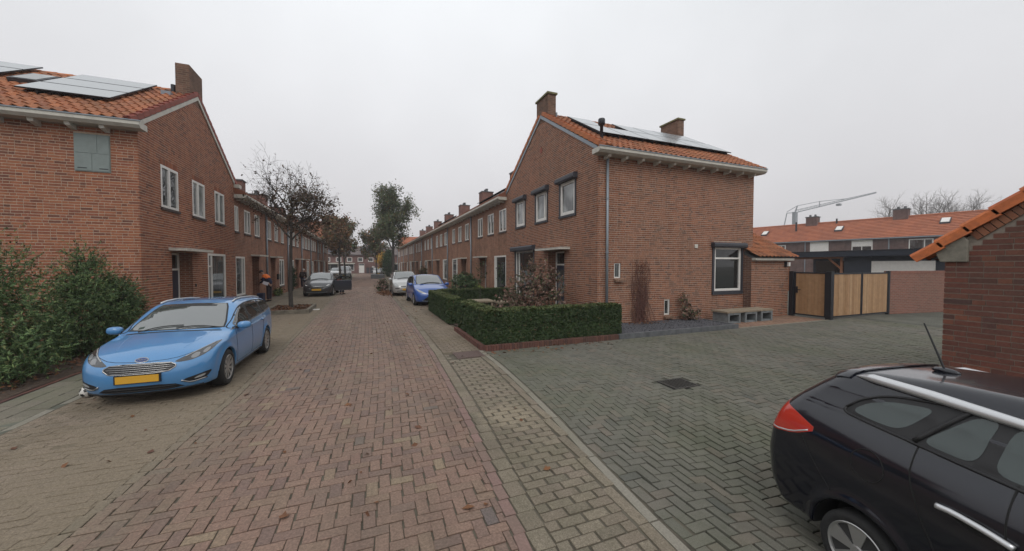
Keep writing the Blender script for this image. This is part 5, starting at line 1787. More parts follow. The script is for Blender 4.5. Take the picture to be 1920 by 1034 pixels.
# ------------------------------------------------------------------ branching plants
def branches(seed, base, H, r0, first, spread, levels=4, nchild=(5, 4, 4), up=.35, bias=(0, 0, 0), wob=.18, ratio=.62, lens=None, tiphook=None, trunk_lean=(0, 0)):
    rg = random.Random(seed)
    segs = []
    tips = []

    def grow(p, d, ln, r, lv):
        n = 6 if lv == 0 else 5 if lv < 3 else 3
        pts = [p]
        rs = [r]
        dd = d.copy()
        for i in range(n):
            dd = (dd + Vector((rg.gauss(0, wob), rg.gauss(0, wob), rg.gauss(0, wob))) * (.16 if lv == 0 else 1) + Vector((0, 0, up * .18 * (1 if lv else .0))) + Vector(bias) * .05).normalized()
            p = p + dd * (ln / n)
            pts.append(p)
            rs.append(r * (1 - .62 * (i + 1) / n))
        segs.append((pts, rs, lv))
        if lv >= 2:
            for q in pts[1:]: tips.append((q, dd, lv))
        if lv >= levels: return
        k = nchild[min(lv, len(nchild) - 1)]
        for c in range(k):
            t = (first if lv == 0 else .25) + (1 - (first if lv == 0 else .25)) * (c + rg.uniform(.2, .9)) / k
            t = min(t, .99)
            idx = min(int(t * n), n - 1)
            f = t * n - idx
            q = pts[idx].lerp(pts[idx + 1], f)
            ax = (pts[idx + 1] - pts[idx]).normalized()
            ang = rg.uniform(.55, 1.0) * spread
            az = 2.4 * c + rg.uniform(-.6, .6) + lv
            o = ax.orthogonal().normalized()
            o2 = ax.cross(o)
            nd_ = (ax * math.cos(ang) + (o * math.cos(az) + o2 * math.sin(az)) * math.sin(ang)).normalized()
            l2 = (lens[lv] if lens else ln * ratio) * rg.uniform(.7, 1.15) * (1.15 - .45 * t if lv == 0 else 1)
            grow(q, nd_, l2, max(r * (.55 - .15 * t), .004), lv + 1)

    grow(Vector(base), Vector((trunk_lean[0], trunk_lean[1], 1)).normalized(), H, r0, 0)
    return segs, tips


def tree(name, label, base, H, r0, first, spread, seed, leaf, nleaf, lsize, group=None, bark='bark', levels=4, nchild=(7, 5, 4, 3), cat='tree', up=.35, lens=None, leafpow=None, spreadpt=.12, bias=(0, 0, 0), wob=.18, leafmask=None, thin=1.0, lean=(0, 0), aspect=1.7):
    T = thing(name, label, cat, base, group=group)
    segs, tips = branches(seed, base, H, r0, first, spread, levels, nchild, up, bias, wob, lens=lens, trunk_lean=lean)
    mb = MB()
    for pts, rs, lv in segs:
        mb.tube(pts, [max(q * thin, .0035) for q in rs], 9 if lv == 0 else 5 if lv == 1 else 4 if lv == 2 else 3, caps=False)
    mb.build('trunk', M[bark], T, smooth=True, fix=False)
    if nleaf:
        tp = np.array([tuple(t[0]) for t in tips])
        if leafmask is not None:
            w = np.array([leafmask(q) for q in tp])
        else:
            w = np.ones(len(tp))
        w = w / w.sum()
        idx = RNG.choice(len(tp), nleaf, p=w)
        P = tp[idx] + RNG.normal(0, spreadpt, (nleaf, 3))
        ms = leaf if isinstance(leaf, (list, tuple)) else [leaf]
        for i, m in enumerate(ms):
            leaves('crown' if len(ms) == 1 else 'crown', M[m], P[i::len(ms)], lsize, T, aspect, .4)
    return T


# the bare street tree in its kerbed planter
bx, by = -3.08, 18.55
tree('street_tree', 'half bare street tree with dark sparse leaves in a kerbed square of soil', (bx, by, 0.08), 4.4, .10, .66, 1.05, 9, ['t_sparse', 't_sparse'], 5400, .05, levels=4, nchild=(11, 6, 4, 3), lens=(2.1, 1.15, .62, .4), up=.55, spreadpt=.06, wob=.17,
     leafmask=lambda q: (1.0 if q[2] < 5.0 else .22) * (1.8 if q[0] > bx - .2 and q[2] < 5.9 else .7) * (2.2 if q[2] < 4.3 else 1), thin=.9)
M['concrete_old'] = plain('mossy old concrete', (.16, .142, .11), .95, nscale=6, namt=.4, bumps=.4)
TP = thing('tree_planter', 'low kerbed square of soil round the half bare tree', 'planter', (-3.05, 18.3, 0))
for (a, b, c, d) in ((-3.9, -2.2, 17.05, 17.17), (-3.9, -2.2, 19.45, 19.57)):
    for k in range(2):
        w = (b - a) / 2
        MB().box(a + k * w + .004, a + (k + 1) * w - .004, c, d, -.05, .16).build('kerb_stone', M['concrete_old'], TP)
for a, b in ((-3.9, -3.78), (-2.32, -2.2)):
    for k in range(2):
        MB().box(a, b, 17.174 + k * 1.138, 17.174 + (k + 1) * 1.138 - .006, -.05, .16).build('kerb_stone', M['concrete_old'], TP)
mb = MB()
for j in range(10):
    for i in range(7):
        x0, y0 = -3.77 + i * .206, 17.18 + j * .226
        pass
g_ = sheet('soil', M['soil'], -3.775, -2.325, 17.175, 19.445, .09, 12, 18, lambda x, y: random.uniform(0, .06), kind=None, parent=None)
g_.parent = TP
g_.location = -TP.location
leaves('fallen_leaves', M['brownleaf'], np.stack([RNG.uniform(-3.75, -2.35, 500), RNG.uniform(17.2, 19.4, 500), RNG.uniform(.12, .17, 500)], 1), .06, TP, 1.5, 1.5)
tree('street_tree', 'russet street tree on the left of the street, nearer of the two', (-3.0, 51, 0), 6.0, .15, .42, .8, 11, ['t_russet', 't_olive', 't_russet'], 6500, .16, 'russet trees on the left', levels=3, nchild=(10, 5, 4), lens=(2.6, 1.3, .8), spreadpt=.24, up=.6)
tree('street_tree', 'second russet street tree on the left, farther off beside the white van', (-2.75, 58, 0), 6.3, .15, .40, .8, 12, ['t_olive', 't_russet', 't_green'], 6500, .17, 'russet trees on the left', levels=3, nchild=(10, 5, 4), lens=(2.8, 1.3, .8), spreadpt=.25, up=.6)
tree('street_tree', 'small olive brown street tree in a planter on the right far down the street', (1.55, 60, 0), 5.8, .13, .42, .8, 13, ['t_olive', 't_green', 't_russet'], 5000, .16, levels=3, nchild=(9, 5, 4), lens=(2.3, 1.2, .7), spreadpt=.22, up=.6)
tree('street_tree', 'tall grey green tree on the right above the silver car', (3.15, 48, 0), 9.6, .2, .36, .78, 21, ['t_green', 't_green', 't_green', 't_olive'], 15000, .115, levels=3, nchild=(18, 7, 4), lens=(2.55, 1.4, .8), spreadpt=.24, up=.55)
TP2 = MB().box(.7, 2.5, 56.5, 61.5, 0, .55).build('tree_planter', M['concrete_dark'])
tag(TP2, 'dark low planter under the small far tree', 'planter')
tree('young_tree', 'slim staked sapling in the garden, the left one by the wooden table', (4.05, 13.5, .1), 1.75, .016, .55, .6, 31, 'bushgreen', 90, .04, 'slim saplings in the garden', levels=2, nchild=(5, 3), lens=(.35, .2), spreadpt=.05)
tree('young_tree', 'slim staked sapling in the garden, the right one nearer the house window', (4.75, 13.3, .1), 1.65, .016, .55, .6, 32, 'bushgreen', 70, .04, 'slim saplings in the garden', levels=2, nchild=(5, 3), lens=(.35, .2), spreadpt=.05)


def shrub(label, base, blobs, mats, n, size, seed, name='shrub', cat='shrub', aspect=2.2, up=.4, stems=10, group=None, surf=.55, bark='bark', spray=None, stemr=.02):
    """blobs: (cx,cy,cz,rx,ry,rz); leaf clumps fill the outer part of each"""
    T = thing(name, label, cat, base, group=group)
    rg = np.random.default_rng(seed)
    vol = np.array([b[3] * b[4] * b[5] for b in blobs]) ** .8
    cnt = (n * vol / vol.sum()).astype(int)
    pts, dirs = [], []
    for b, k in zip(blobs, cnt):
        nc = max(6, k // 26)
        d = rg.normal(size=(nc, 3))
        d /= np.linalg.norm(d, axis=1)[:, None]
        rr = (surf + (1.08 - surf) * rg.random(nc) ** .6)[:, None]
        c = np.array(b[:3]) + d * rr * np.array(b[3:])
        per = k // nc
        cc = np.repeat(c, per, 0)
        dd = np.repeat(d, per, 0)
        if spray:
            t = rg.random(len(cc))[:, None]
            fd = np.repeat(d * .7 + rg.normal(0, .5, (nc, 3)) + np.array([0, 0, .35]), per, 0)
            cc = cc + fd * t * spray + rg.normal(0, size * .5, cc.shape) * (1.1 - t)
        else:
            cc = cc + rg.normal(0, size * 1.4, cc.shape)
        pts.append(cc)
        dirs.append(dd)
    P, N = np.concatenate(pts), np.concatenate(dirs)
    ok = P[:, 2] > base[2] + .02
    P, N = P[ok], N[ok]
    pk = rg.integers(0, len(mats), len(P))
    for i, m in enumerate(mats):
        s = pk == i
        leaves('foliage', M[m], P[s], size, T, aspect, up, N[s] * .8)
    mb = MB()
    rgp = random.Random(seed)
    for k in range(stems):
        b = blobs[k % len(blobs)]
        p0 = Vector((base[0] + rgp.uniform(-.25, .25) * b[3], base[1] + rgp.uniform(-.25, .25) * b[4], base[2]))
        p1 = Vector((b[0] + rgp.uniform(-.7, .7) * b[3], b[1] + rgp.uniform(-.7, .7) * b[4], b[2] + rgp.uniform(.1, .9) * b[5]))
        mid = p0.lerp(p1, .5) + Vector((rgp.uniform(-.1, .1), rgp.uniform(-.1, .1), .1))
        mb.tube([p0, mid, p1], [stemr, stemr * .7, stemr * .25], 5)
    if stems: mb.build('stem', M[bark], T, smooth=True)
    return T


gS = 'evergreen shrubs in front of the left house'
shrub('big loose evergreen shrub at the left edge of the view', (-6.6, 8.7, 0), [(-5.9, 9.25, .85, .6, .8, .85), (-6.05, 9.5, 1.6, .42, .45, .65), (-5.55, 8.8, .5, .45, .75, .5), (-6.4, 8.6, 1.0, .75, .85, 1.05), (-6.25, 9.3, 2.1, .2, .25, .35)], ['laurel', 'laurel', 'laurel_dark'], 62000, .0135, 41, group=gS, spray=.26, aspect=4.6, surf=.3)
shrub('middle evergreen shrub with a feathery tip, left of the blue car bonnet', (-5.95, 10.9, 0), [(-5.75, 10.95, .8, .5, .6, .8), (-5.75, 11.0, 1.5, .34, .4, .55), (-5.72, 10.95, 2.0, .16, .2, .35), (-6.1, 10.5, .45, .35, .45, .45)], ['laurel', 'laurel', 'laurel_dark'], 55000, .0125, 42, group=gS, spray=.22, aspect=4.6, surf=.3)
shrub('dark rounded evergreen shrub close behind the blue car windscreen', (-5.5, 11.55, 0), [(-5.5, 11.55, .75, .4, .5, .75), (-5.5, 11.6, 1.2, .3, .35, .4)], ['laurel_dark', 'laurel_dark', 'laurel'], 34000, .0125, 43, group=gS, spray=.2, aspect=4.6, surf=.3)
P = np.stack([RNG.uniform(-6.9, -5.1, 700), RNG.uniform(7.0, 11.8, 700), np.full(700, .07)], 1)
tag(leaves('fallen_leaves', M['brownleaf'], P, .05, None, 1.5, 2.5), kind='stuff')
shrub('red brown leafy shrub in the corner house front garden', (5.3, 11.3, .05), [(5.2, 11.3, .95, .8, .7, .8), (5.5, 11.2, 1.55, .55, .5, .55), (4.65, 11.5, .6, .55, .5, .55), (6.0, 11.1, .9, .42, .4, .7)], ['spirea', 'spirea', 'spirea', 'bushgreen'], 13000, .036, 44, stems=30, stemr=.009, spray=.18, surf=.2, aspect=2.0)
shrub('dark green rounded bush by the front wall of the terraced house', (5.9, 22.0, 0), [(5.6, 21.9, .7, .8, 1.0, .75), (6.1, 22.6, .6, .5, .8, .7)], ['bushgreen', 'laurel_dark'], 6000, .055, 45)
shrub('low yellow green plant beside the back hedge', (6.0, 19.6, 0), [(5.9, 19.6, .45, .4, .5, .5)], ['limegreen'], 700, .05, 46, stems=4)
shrub('small wall shrub with red brown tips in the slate bed', (10.35, 9.4, .1), [(10.3, 9.4, .36, .28, .2, .3), (10.25, 9.5, .75, .16, .12, .34), (10.5, 9.35, .3, .22, .2, .2)], ['spirea', 'spirea', 'bushgreen'], 1100, .032, 47, stems=16, stemr=.006, surf=.2)
shrub('small brown green bush in front of the silver car', (1.15, 29.5, 0), [(1.15, 29.5, .4, .35, .4, .45)], ['spirea', 'bushgreen'], 1200, .06, 48, stems=8)
shrub('green climber at the foot of the left row wall behind the tree trunk', (-5.2, 31.9, 0), [(-5.2, 31.9, .95, .22, .35, .95)], ['bushgreen'], 1500, .06, 49, name='climbing_plant', cat='climber')
shrub('small weedy plant at the wall behind the delivery man', (-5.25, 27.4, 0), [(-5.2, 27.3, .25, .2, .5, .3)], ['bushgreen', 'limegreen'], 500, .05, 50, stems=3)
shrub('dark narrow conifer near the end of the street on the right', (3.6, 66, 0), [(3.6, 66, 2.2, .8, .9, 2.2), (3.6, 66, 3.9, .4, .5, .8)], ['laurel_dark'], 4000, .12, 51, name='conifer', cat='tree')
shrub('small yellow birch near the end of the street', (2.6, 68, 0), [(2.6, 68, 2.9, .7, .8, 1.4)], ['t_yellow'], 1500, .14, 52, name='birch_tree', cat='tree', stems=4, stemr=.05)
shrub('pale green grass clump at the foot of the tall tree', (4.3, 52, 0), [(4.2, 52, .5, .6, .8, .6)], ['t_olive', 'limegreen'], 900, .1, 53, name='plant', cat='plant')
shrub('climbing rose on the facade past the dark blue car', (6.45, 46, 0), [(6.5, 45.0, 1.0, .25, 1.2, .9), (6.5, 47.5, .7, .25, .8, .7)], ['brownleaf', 'bushgreen'], 1400, .08, 54, name='climbing_plant', cat='climber')

# dead climber on the side wall
CL = thing('climbing_plant', 'bare reddish climbing stems on the side wall beside the drainpipe', 'climber', (8.5, 9.7, .1))
rg = random.Random(5)
mb = MB()
for k in range(46):
    x0 = 8.52 + rg.gauss(0, .2)
    xt = 8.48 + rg.uniform(-.38, .40)
    top_ = rg.uniform(1.2, 2.2) if k > 8 else rg.uniform(2.0, 2.25)
    pts = []
    for i in range(9):
        t = i / 8
        pts.append((x0 + (xt - x0) * min(1, t * 1.6) + rg.gauss(0, .03), 9.70 - .10 * (1 - t) * rg.random() + rg.uniform(-.02, .02), .08 + (top_ - .08) * t))
    mb.tube(pts, [.008 * (1 - .6 * i / 8) for i in range(9)], 4, caps=False)
for k in range(150):
    x, z = 8.5 + rg.gauss(0, .25), rg.uniform(.15, 2.1) ** .9
    mb.tube([(x, 9.71, z), (x + rg.uniform(-.16, .16), 9.70 - rg.random() * .05, z + rg.uniform(-.05, .2))], .0045, 3, caps=False)
mb.build('stem', M['vine'], CL, fix=False)
P = np.stack([RNG.normal(8.47, .2, 420), RNG.uniform(9.62, 9.72, 420), RNG.uniform(.12, 2.15, 420)], 1)
leaves('foliage', M['brownleaf'], P, .02, CL, 1.8, 0)
P = np.stack([RNG.normal(8.4, .35, 160), RNG.uniform(9.2, 9.7, 160), np.full(160, .115)], 1)
leaves('fallen_leaves', M['brownleaf'], P, .035, None, 1.5, 2.5)
# garden planter tables
for x, y, lab in ((4.0, 13.2, 'small weathered wooden garden table beside the left sapling'), (4.8, 12.6, 'low wooden planter table nearest the red brown shrub')):
    T = thing('garden_table', lab, 'table', (x, y, 0))
    for k in range(4):
        MB().box(x - .42, x + .42, y - .4 + k * .2 + .006, y - .2 + k * .2 - .006, .62, .68).build('board', M['wood_grey'], T)
    for sx in (-.34, .34):
        for sy in (-.32, .32):
            MB().box(x + sx - .04, x + sx + .04, y + sy - .04, y + sy + .04, .05, .62).build('leg', M['wood_grey'], T)

# bare trees far behind the terrace
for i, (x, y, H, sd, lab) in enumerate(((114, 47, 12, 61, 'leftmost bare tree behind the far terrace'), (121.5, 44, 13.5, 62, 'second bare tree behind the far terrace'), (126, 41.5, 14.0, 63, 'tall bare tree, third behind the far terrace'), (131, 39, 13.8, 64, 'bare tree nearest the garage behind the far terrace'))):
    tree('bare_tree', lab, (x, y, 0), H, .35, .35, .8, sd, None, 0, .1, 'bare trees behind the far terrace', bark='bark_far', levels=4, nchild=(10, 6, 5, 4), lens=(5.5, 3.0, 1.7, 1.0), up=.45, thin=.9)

# ------------------------------------------------------------------ small street things
M['iron'] = plain('dark worn iron', (.05, .047, .043), .6, metal=.3, nscale=25, namt=.4)
DG = thing('drain_grate', 'iron street drain grate set in the alley paving', 'drain grate', (4.9, 4.67, float(alley_z(4.9, 4.67))))
zz = float(alley_z(4.9, 4.67))
mb = MB()
mb.box(4.64, 5.16, 4.45, 4.49, zz - .1, zz + .002)
mb.box(4.64, 5.16, 4.85, 4.89, zz - .1, zz + .002)
mb.box(4.64, 4.68, 4.49, 4.85, zz - .1, zz + .002)
mb.box(5.12, 5.16, 4.49, 4.85, zz - .1, zz + .002)
mb.build('frame', M['iron'], DG)
for k in range(8):
    x = 4.70 + k * .054
    MB().box(x, x + .025, 4.49, 4.85, zz - .04, zz - .003).build('bar', M['iron'], DG)
MB().box(4.68, 5.12, 4.49, 4.85, zz - .1, zz - .08).build('sump', M['black'], DG)
MC = thing('manhole_cover', 'rusty square manhole cover in the paving by the hedge corner', 'manhole cover', (2.11, 7.91, 0))
MB().box(1.80, 2.42, 7.62, 8.20, -.05, .001).build('frame', M['rust'], MC)
MB().box(1.84, 2.38, 7.66, 8.16, -.04, .005).build('lid', M['rust'], MC)
FB = thing('football', 'white and black football by the front bumper of the light blue car', 'ball', (-3.93, 7.47, .085))
me = D.meshes.new('panels')
bm = bmesh.new()
bmesh.ops.create_icosphere(bm, subdivisions=4, radius=.085)
ico = bmesh.new()
bmesh.ops.create_icosphere(ico, subdivisions=1, radius=1)
cs = [v.co.normalized() for v in ico.verts]
ico.free()
for f in bm.faces:
    c = f.calc_center_median().normalized()
    f.material_index = 1 if max(c.dot(q) for q in cs) > .938 else 0
    f.smooth = True
bm.to_mesh(me)
bm.free()
me.materials.append(plain('white ball leather', (.62, .60, .56), .5, nscale=20, namt=.2))
me.materials.append(plain('black ball patch', (.02, .02, .02), .5))
link('panels', me, None, FB)
LP = thing('street_lamp', 'tall grey street lamp before the far houses on the right', 'street lamp', (4.5, 58, 0))
MB().tube([(4.5, 58, 0), (4.5, 58, 1.2), (4.5, 58, 1.21), (4.5, 58, 4.4)], [.10, .10, .07, .055], 10).build('pole', M['lamp_grey'], LP, smooth=True)
MB().lathe([(.06, 4.35), (.30, 4.55), (.38, 4.62), (.34, 4.72), (.12, 4.82), (0, 4.84)], 14, (4.5, 58, 0)).build('lamp_head', M['white_dirty'], LP, smooth=True)
tag(MB().box(-2.3, -1.95, 18.2, 18.5, .0, .02).add([(-2.2, 18.25, .02), (-2.0, 18.3, .05), (-2.05, 18.45, .03)], [(0, 1, 2)]).build('paper_scrap', M['white']), 'crumpled white paper on the paving beside the tree planter', 'litter')
for k, (x, y, lab) in enumerate(((.4, 90.5, 'grey wheeled bin at the far end of the street, left one'), (1.2, 90.8, 'grey wheeled bin at the far end of the street, middle one'), (2.1, 90.4, 'grey wheeled bin at the far end of the street, right one'))):
    T = thing('wheeled_bin', lab, 'bin', (x, y, 0), group='bins at the end of the street')
    MB().hexa([(x - .28, y - .3, .05), (x + .28, y - .3, .05), (x + .28, y + .3, .05), (x - .28, y + .3, .05), (x - .34, y - .38, 1.3), (x + .34, y - .38, 1.3), (x + .34, y + .38, 1.3), (x - .34, y + .38, 1.3)]).build('bin_body', M['anthracite'], T)
    MB().box(x - .36, x + .36, y - .42, y + .40, 1.3, 1.38).build('lid', M['door_green'], T)
# scattered leaves
P = []
for k in range(420):
    r_ = random.random()
    if r_ < .4: P.append((random.gauss(2.0, .9), random.uniform(8.3, 30), .008))
    elif r_ < .6: P.append((random.uniform(.6, 2.0), random.uniform(24, 36), .012))
    elif r_ < .8: P.append((random.uniform(2.6, 6), random.gauss(7.8, .25), .006))
    else: P.append((random.uniform(-4, 2.3), random.uniform(2.5, 16), .008))
o = leaves('fallen_leaves', M['brownleaf'], P, .045, None, 1.5, 2.5)
P = [(random.gauss(1.4, .35), random.gauss(27, 1.3), .02 + abs(random.gauss(0, .05))) for k in range(900)]
leaves('leaf_heap', M['brownleaf'], P, .06, None, 1.5, 1.0)
for x, y, s, lab in ((-.62, 3.27, .05, 'red brown leaf lying on the road near the camera'), (1.62, 3.1, .05, 'dry brown leaf on the paver strip')):
    mb = MB()
    pts = [(0, 0), (.6, .35), (.75, .9), (.3, 1.0), (0, 1.7), (-.3, 1.0), (-.8, .8), (-.55, .3)]
    v = [(x + a * s, y + b * s, .012 + .3 * s * random.random()) for a, b in pts]
    mb.add(v, [tuple(range(len(v)))])
    o = mb.build('fallen_leaf', M['brownleaf'])
    tag(o, lab, 'leaf')

# ------------------------------------------------------------------ cars: smooth implicit bodies
M['blue_light'] = paint('light blue car paint', (.062, .225, .47), rough=.35)
M['blue_dark'] = paint('royal blue car paint', (.02, .085, .33), rough=.35)
M['car_black'] = paint('black car paint', (.004, .005, .011), rough=.3)
M['car_black'].node_tree.nodes['Principled BSDF'].inputs['Specular IOR Level'].default_value = .1
M['car_black'].node_tree.nodes['Principled BSDF'].inputs['Coat IOR'].default_value = 1.6
for _l in list(M['car_black'].node_tree.links):
    if _l.to_socket.name == 'Coat Roughness': M['car_black'].node_tree.links.remove(_l)
M['car_black'].node_tree.nodes['Principled BSDF'].inputs['Coat Roughness'].default_value = .10
M['car_charcoal'] = paint('charcoal car paint', (.03, .031, .036), rough=.35)
M['car_silver'] = paint('silver car paint', (.42, .42, .41), rough=.35, metal=.3)
M['car_white'] = paint('white car paint', (.62, .62, .62), rough=.4)
M['car_glass'] = glassmat('tinted car glass', (.022, .027, .026), .02, 1.7, .9)
M['car_glass_green'] = glassmat('greenish car glass', (.03, .044, .042), .03, 1.6, .6)
M['screen'] = glassmat('windscreen glass', (.05, .06, .057), .02, 3.0, .5)
M['chrome'] = plain('bright chrome', (.38, .38, .38), .25, metal=1.0)
M['rail_silver'] = plain('satin aluminium', (.62, .63, .64), .3, metal=.6)
M['tyre'] = plain('tyre rubber', (.018, .018, .018), .85, nscale=20, namt=.3)
M['rim'] = plain('silver alloy', (.45, .45, .44), .3, metal=.7)
M['rim_dark'] = plain('brake and hub', (.03, .03, .03), .7)
M['lens_dark'] = glassmat('smoked lamp lens', (.035, .037, .04), .05, 1.6, .9)
M['lens'] = glassmat('clear lamp lens', (.34, .35, .35), .08, 1.6, .9)
M['lens_mid'] = glassmat('grey lamp reflector', (.17, .175, .18), .12, 1.7, .9)
M['bright_lens'] = plain('white lamp reflector', (.85, .85, .85), .3)
M['amber'] = glassmat('amber lens', (.40, .13, .03), .1)
M['red_lens'] = glassmat('red tail lamp lens', (.48, .035, .02), .08, 1.6, .8)
_m, _nt, _b = newmat('clear car glass')
_b.inputs['Transmission Weight'].default_value = 1.0
_b.inputs['Roughness'].default_value = 0.02
_b.inputs['Base Color'].default_value = (.45, .5, .49, 1)
_b.inputs['IOR'].default_value = 1.2
M['clear_glass'] = _m
M['plate'] = plain('yellow number plate', (.62, .34, .03), .5)
M['liner'] = plain('wheel arch liner', (.008, .008, .008), .9)
M['emblem_blue'] = plain('blue emblem enamel', (.03, .06, .20), .3)


def gsm(v, s):
    k = np.exp(-.5 * (np.arange(-3 * s, 3 * s + 1) / s) ** 2)
    k /= k.sum()
    p = np.pad(v, 3 * s, mode='edge')
    return np.convolve(p, k, mode='valid')


def smax(a, b, r):
    h = np.clip(.5 + .5 * (a - b) / r, 0, 1)
    return b + (a - b) * h + r * h * (1 - h)


class Body:
    def __init__(s, P):
        s.P = P
        s.gx = np.arange(P['x0'] - .4, P['x1'] + .4, .01)
        s.top = gsm(np.interp(s.gx, *zip(*sorted(P['top']))), P.get('tsm', 5))
        s.dtop = np.sqrt(1 + np.gradient(s.top, .01) ** 2)
        s.w = gsm(np.interp(s.gx, *zip(*sorted(P['w']))), 10)
        s.belt = gsm(np.interp(s.gx, *zip(*sorted(P['belt']))), 10)
        s.gz = np.arange(-.1, 2.3, .01)
        s.xf = gsm(np.interp(s.gz, *zip(*sorted(P['front']))), 4)
        s.xr = gsm(np.interp(s.gz, *zip(*sorted(P['rear']))), 4)

    def f(s, x, y, z):
        P = s.P
        ay = np.abs(y)
        w = np.interp(x, s.gx, s.w)
        bl = np.interp(x, s.gx, s.belt)
        zm = P.get('zm', .58)
        t1 = np.clip((zm - z) / (zm - .2), 0, 1.5)
        t2 = np.clip((z - zm) / (bl - zm), 0, 1)
        t3 = np.maximum(z - bl, 0)
        W_ = w - P.get('low', .06) * t1 ** 2 - P.get('high', .035) * t2 ** 2 - P['tum'] * np.where(t3 < .06, t3 ** 2 / .12, t3 - .03) - .012 * np.clip(t3 / .03, 0, 1)
        if P.get('crease'):
            zc, am = P['crease']
            zz = zc + (bl - .98) * .8
            W_ = W_ + am * np.exp(-np.abs(z - zz) / .05)
        for ax in P['axles']:
            d = np.hypot(x - ax, z - P['zc'])
            W_ = W_ + P.get('flare', .016) * np.exp(-((d - P['ra'] - .015) / .055) ** 2)
        xe = x + P.get('plan', .13) * np.tanh(x * 1.5 - P.get('xmid', 0) * 1.5) * (ay / .8) ** 2
        top = (z - (np.interp(xe, s.gx, s.top) - P.get('crown', .06) * (ay / .85) ** 2)) / np.interp(xe, s.gx, s.dtop)
        fr = x - (np.interp(z, s.gz, s.xf) - P.get('pf', .40) * (ay / .9) ** P.get('ef', 3.0))
        rr = (np.interp(z, s.gz, s.xr) + P.get('pr', .26) * (ay / .9) ** 3.5) - x
        g = smax(ay - W_, top, P.get('rt', .075))
        g = smax(g, fr, .10)
        g = smax(g, rr, .09)
        g = smax(g, P['zb'] - z, .06)
        for ax in P['axles']:
            d = np.hypot(x - ax, z - P['zc'])
            a = np.maximum(d - P['ra'], (w - .30) - ay)
            g = smax(g, -a, .012)
        return g

    def grad(s, p, e=2e-3):
        x, y, z = p[:, 0], p[:, 1], p[:, 2]
        g = np.stack([s.f(x + e, y, z) - s.f(x - e, y, z), s.f(x, y + e, z) - s.f(x, y - e, z), s.f(x, y, z + e) - s.f(x, y, z - e)], 1) / (2 * e)
        return g

    def normal(s, p):
        g = s.grad(p)
        return g / (np.linalg.norm(g, axis=1)[:, None] + 1e-9)

    def mesh(s, h):
        P = s.P
        xs = np.arange(P['x0'] - 2.5 * h, P['x1'] + 3 * h, h)
        ys = np.arange(-1.08, 1.08 + h, h)
        zs = np.arange(P['zb'] - 2.5 * h, P['zt'] + 3 * h, h)
        F = s.f(xs[:, None, None], ys[None, :, None], zs[None, None, :])
        S = F < 0
        nx, ny, nz = S.shape
        c = np.zeros((nx - 1, ny - 1, nz - 1), np.int8)
        for i in (0, 1):
            for j in (0, 1):
                for k in (0, 1):
                    c += S[i:nx - 1 + i, j:ny - 1 + j, k:nz - 1 + k]
        act = (c > 0) & (c < 8)
        idx = -np.ones(act.shape, int)
        n = act.sum()
        idx[act] = np.arange(n)
        I, J, K = np.where(act)
        p = np.stack([xs[I] + h / 2, ys[J] + h / 2, zs[K] + h / 2], 1)
        for it in range(5):
            v = s.f(p[:, 0], p[:, 1], p[:, 2])
            g = s.grad(p)
            st = -v[:, None] * g / ((g ** 2).sum(1)[:, None] + 1e-6)
            ln = np.linalg.norm(st, axis=1)[:, None]
            p = p + st * np.minimum(1, .6 * h / (ln + 1e-9))
        quads = []
        def add(A, B, ia):
            d = A != B
            q = np.where(d)
            return q, A[q]
        q, a = add(S[:-1, 1:-1, 1:-1], S[1:, 1:-1, 1:-1], 0)
        i, j, k = q[0], q[1] + 1, q[2] + 1
        Q = np.stack([idx[i, j - 1, k - 1], idx[i, j, k - 1], idx[i, j, k], idx[i, j - 1, k]], 1)
        Q[~a] = Q[~a][:, ::-1]
        quads.append(Q)
        q, a = add(S[1:-1, :-1, 1:-1], S[1:-1, 1:, 1:-1], 1)
        i, j, k = q[0] + 1, q[1], q[2] + 1
        Q = np.stack([idx[i - 1, j, k - 1], idx[i - 1, j, k], idx[i, j, k], idx[i, j, k - 1]], 1)
        Q[~a] = Q[~a][:, ::-1]
        quads.append(Q)
        q, a = add(S[1:-1, 1:-1, :-1], S[1:-1, 1:-1, 1:], 2)
        i, j, k = q[0] + 1, q[1] + 1, q[2]
        Q = np.stack([idx[i - 1, j - 1, k], idx[i, j - 1, k], idx[i, j, k], idx[i - 1, j, k]], 1)
        Q[~a] = Q[~a][:, ::-1]
        quads.append(Q)
        Q = np.concatenate(quads)
        return p, Q, s.normal(p)

    # ---- projecting drawings on to the body
    def project(s, view, uv):
        uv = np.asarray(uv, float)
        n = len(uv)
        P = s.P
        if view in ('left', 'right'):
            sg = 1 if view == 'left' else -1
            mk = lambda t: (uv[:, 0], sg * t, uv[:, 1])
            t0, t1 = 1.15, .15
        elif view == 'front':
            mk = lambda t: (t, uv[:, 0], uv[:, 1])
            t0, t1 = P['x1'] + .25, P['x1'] - 1.1
        elif view == 'rear':
            mk = lambda t: (t, uv[:, 0], uv[:, 1])
            t0, t1 = P['x0'] - .25, P['x0'] + 1.0
        else:
            mk = lambda t: (uv[:, 0], uv[:, 1], t)
            t0, t1 = P['zt'] + .2, .4
        T = np.linspace(t0, t1, 70)
        lo = np.full(n, t0)
        hi = np.full(n, t1)
        done = np.zeros(n, bool)
        for a, b in zip(T[:-1], T[1:]):
            v = s.f(*[np.broadcast_to(q, (n,)) for q in mk(np.full(n, b))])
            m = (~done) & (v < 0)
            lo[m], hi[m] = a, b
            done |= m
        for _ in range(22):
            mid = (lo + hi) / 2
            v = s.f(*[np.broadcast_to(q, (n,)) for q in mk(mid)])
            ins = v < 0
            hi = np.where(ins, mid, hi)
            lo = np.where(ins, lo, mid)
        return np.stack([np.broadcast_to(q, (n,)) for q in mk(hi)], 1)

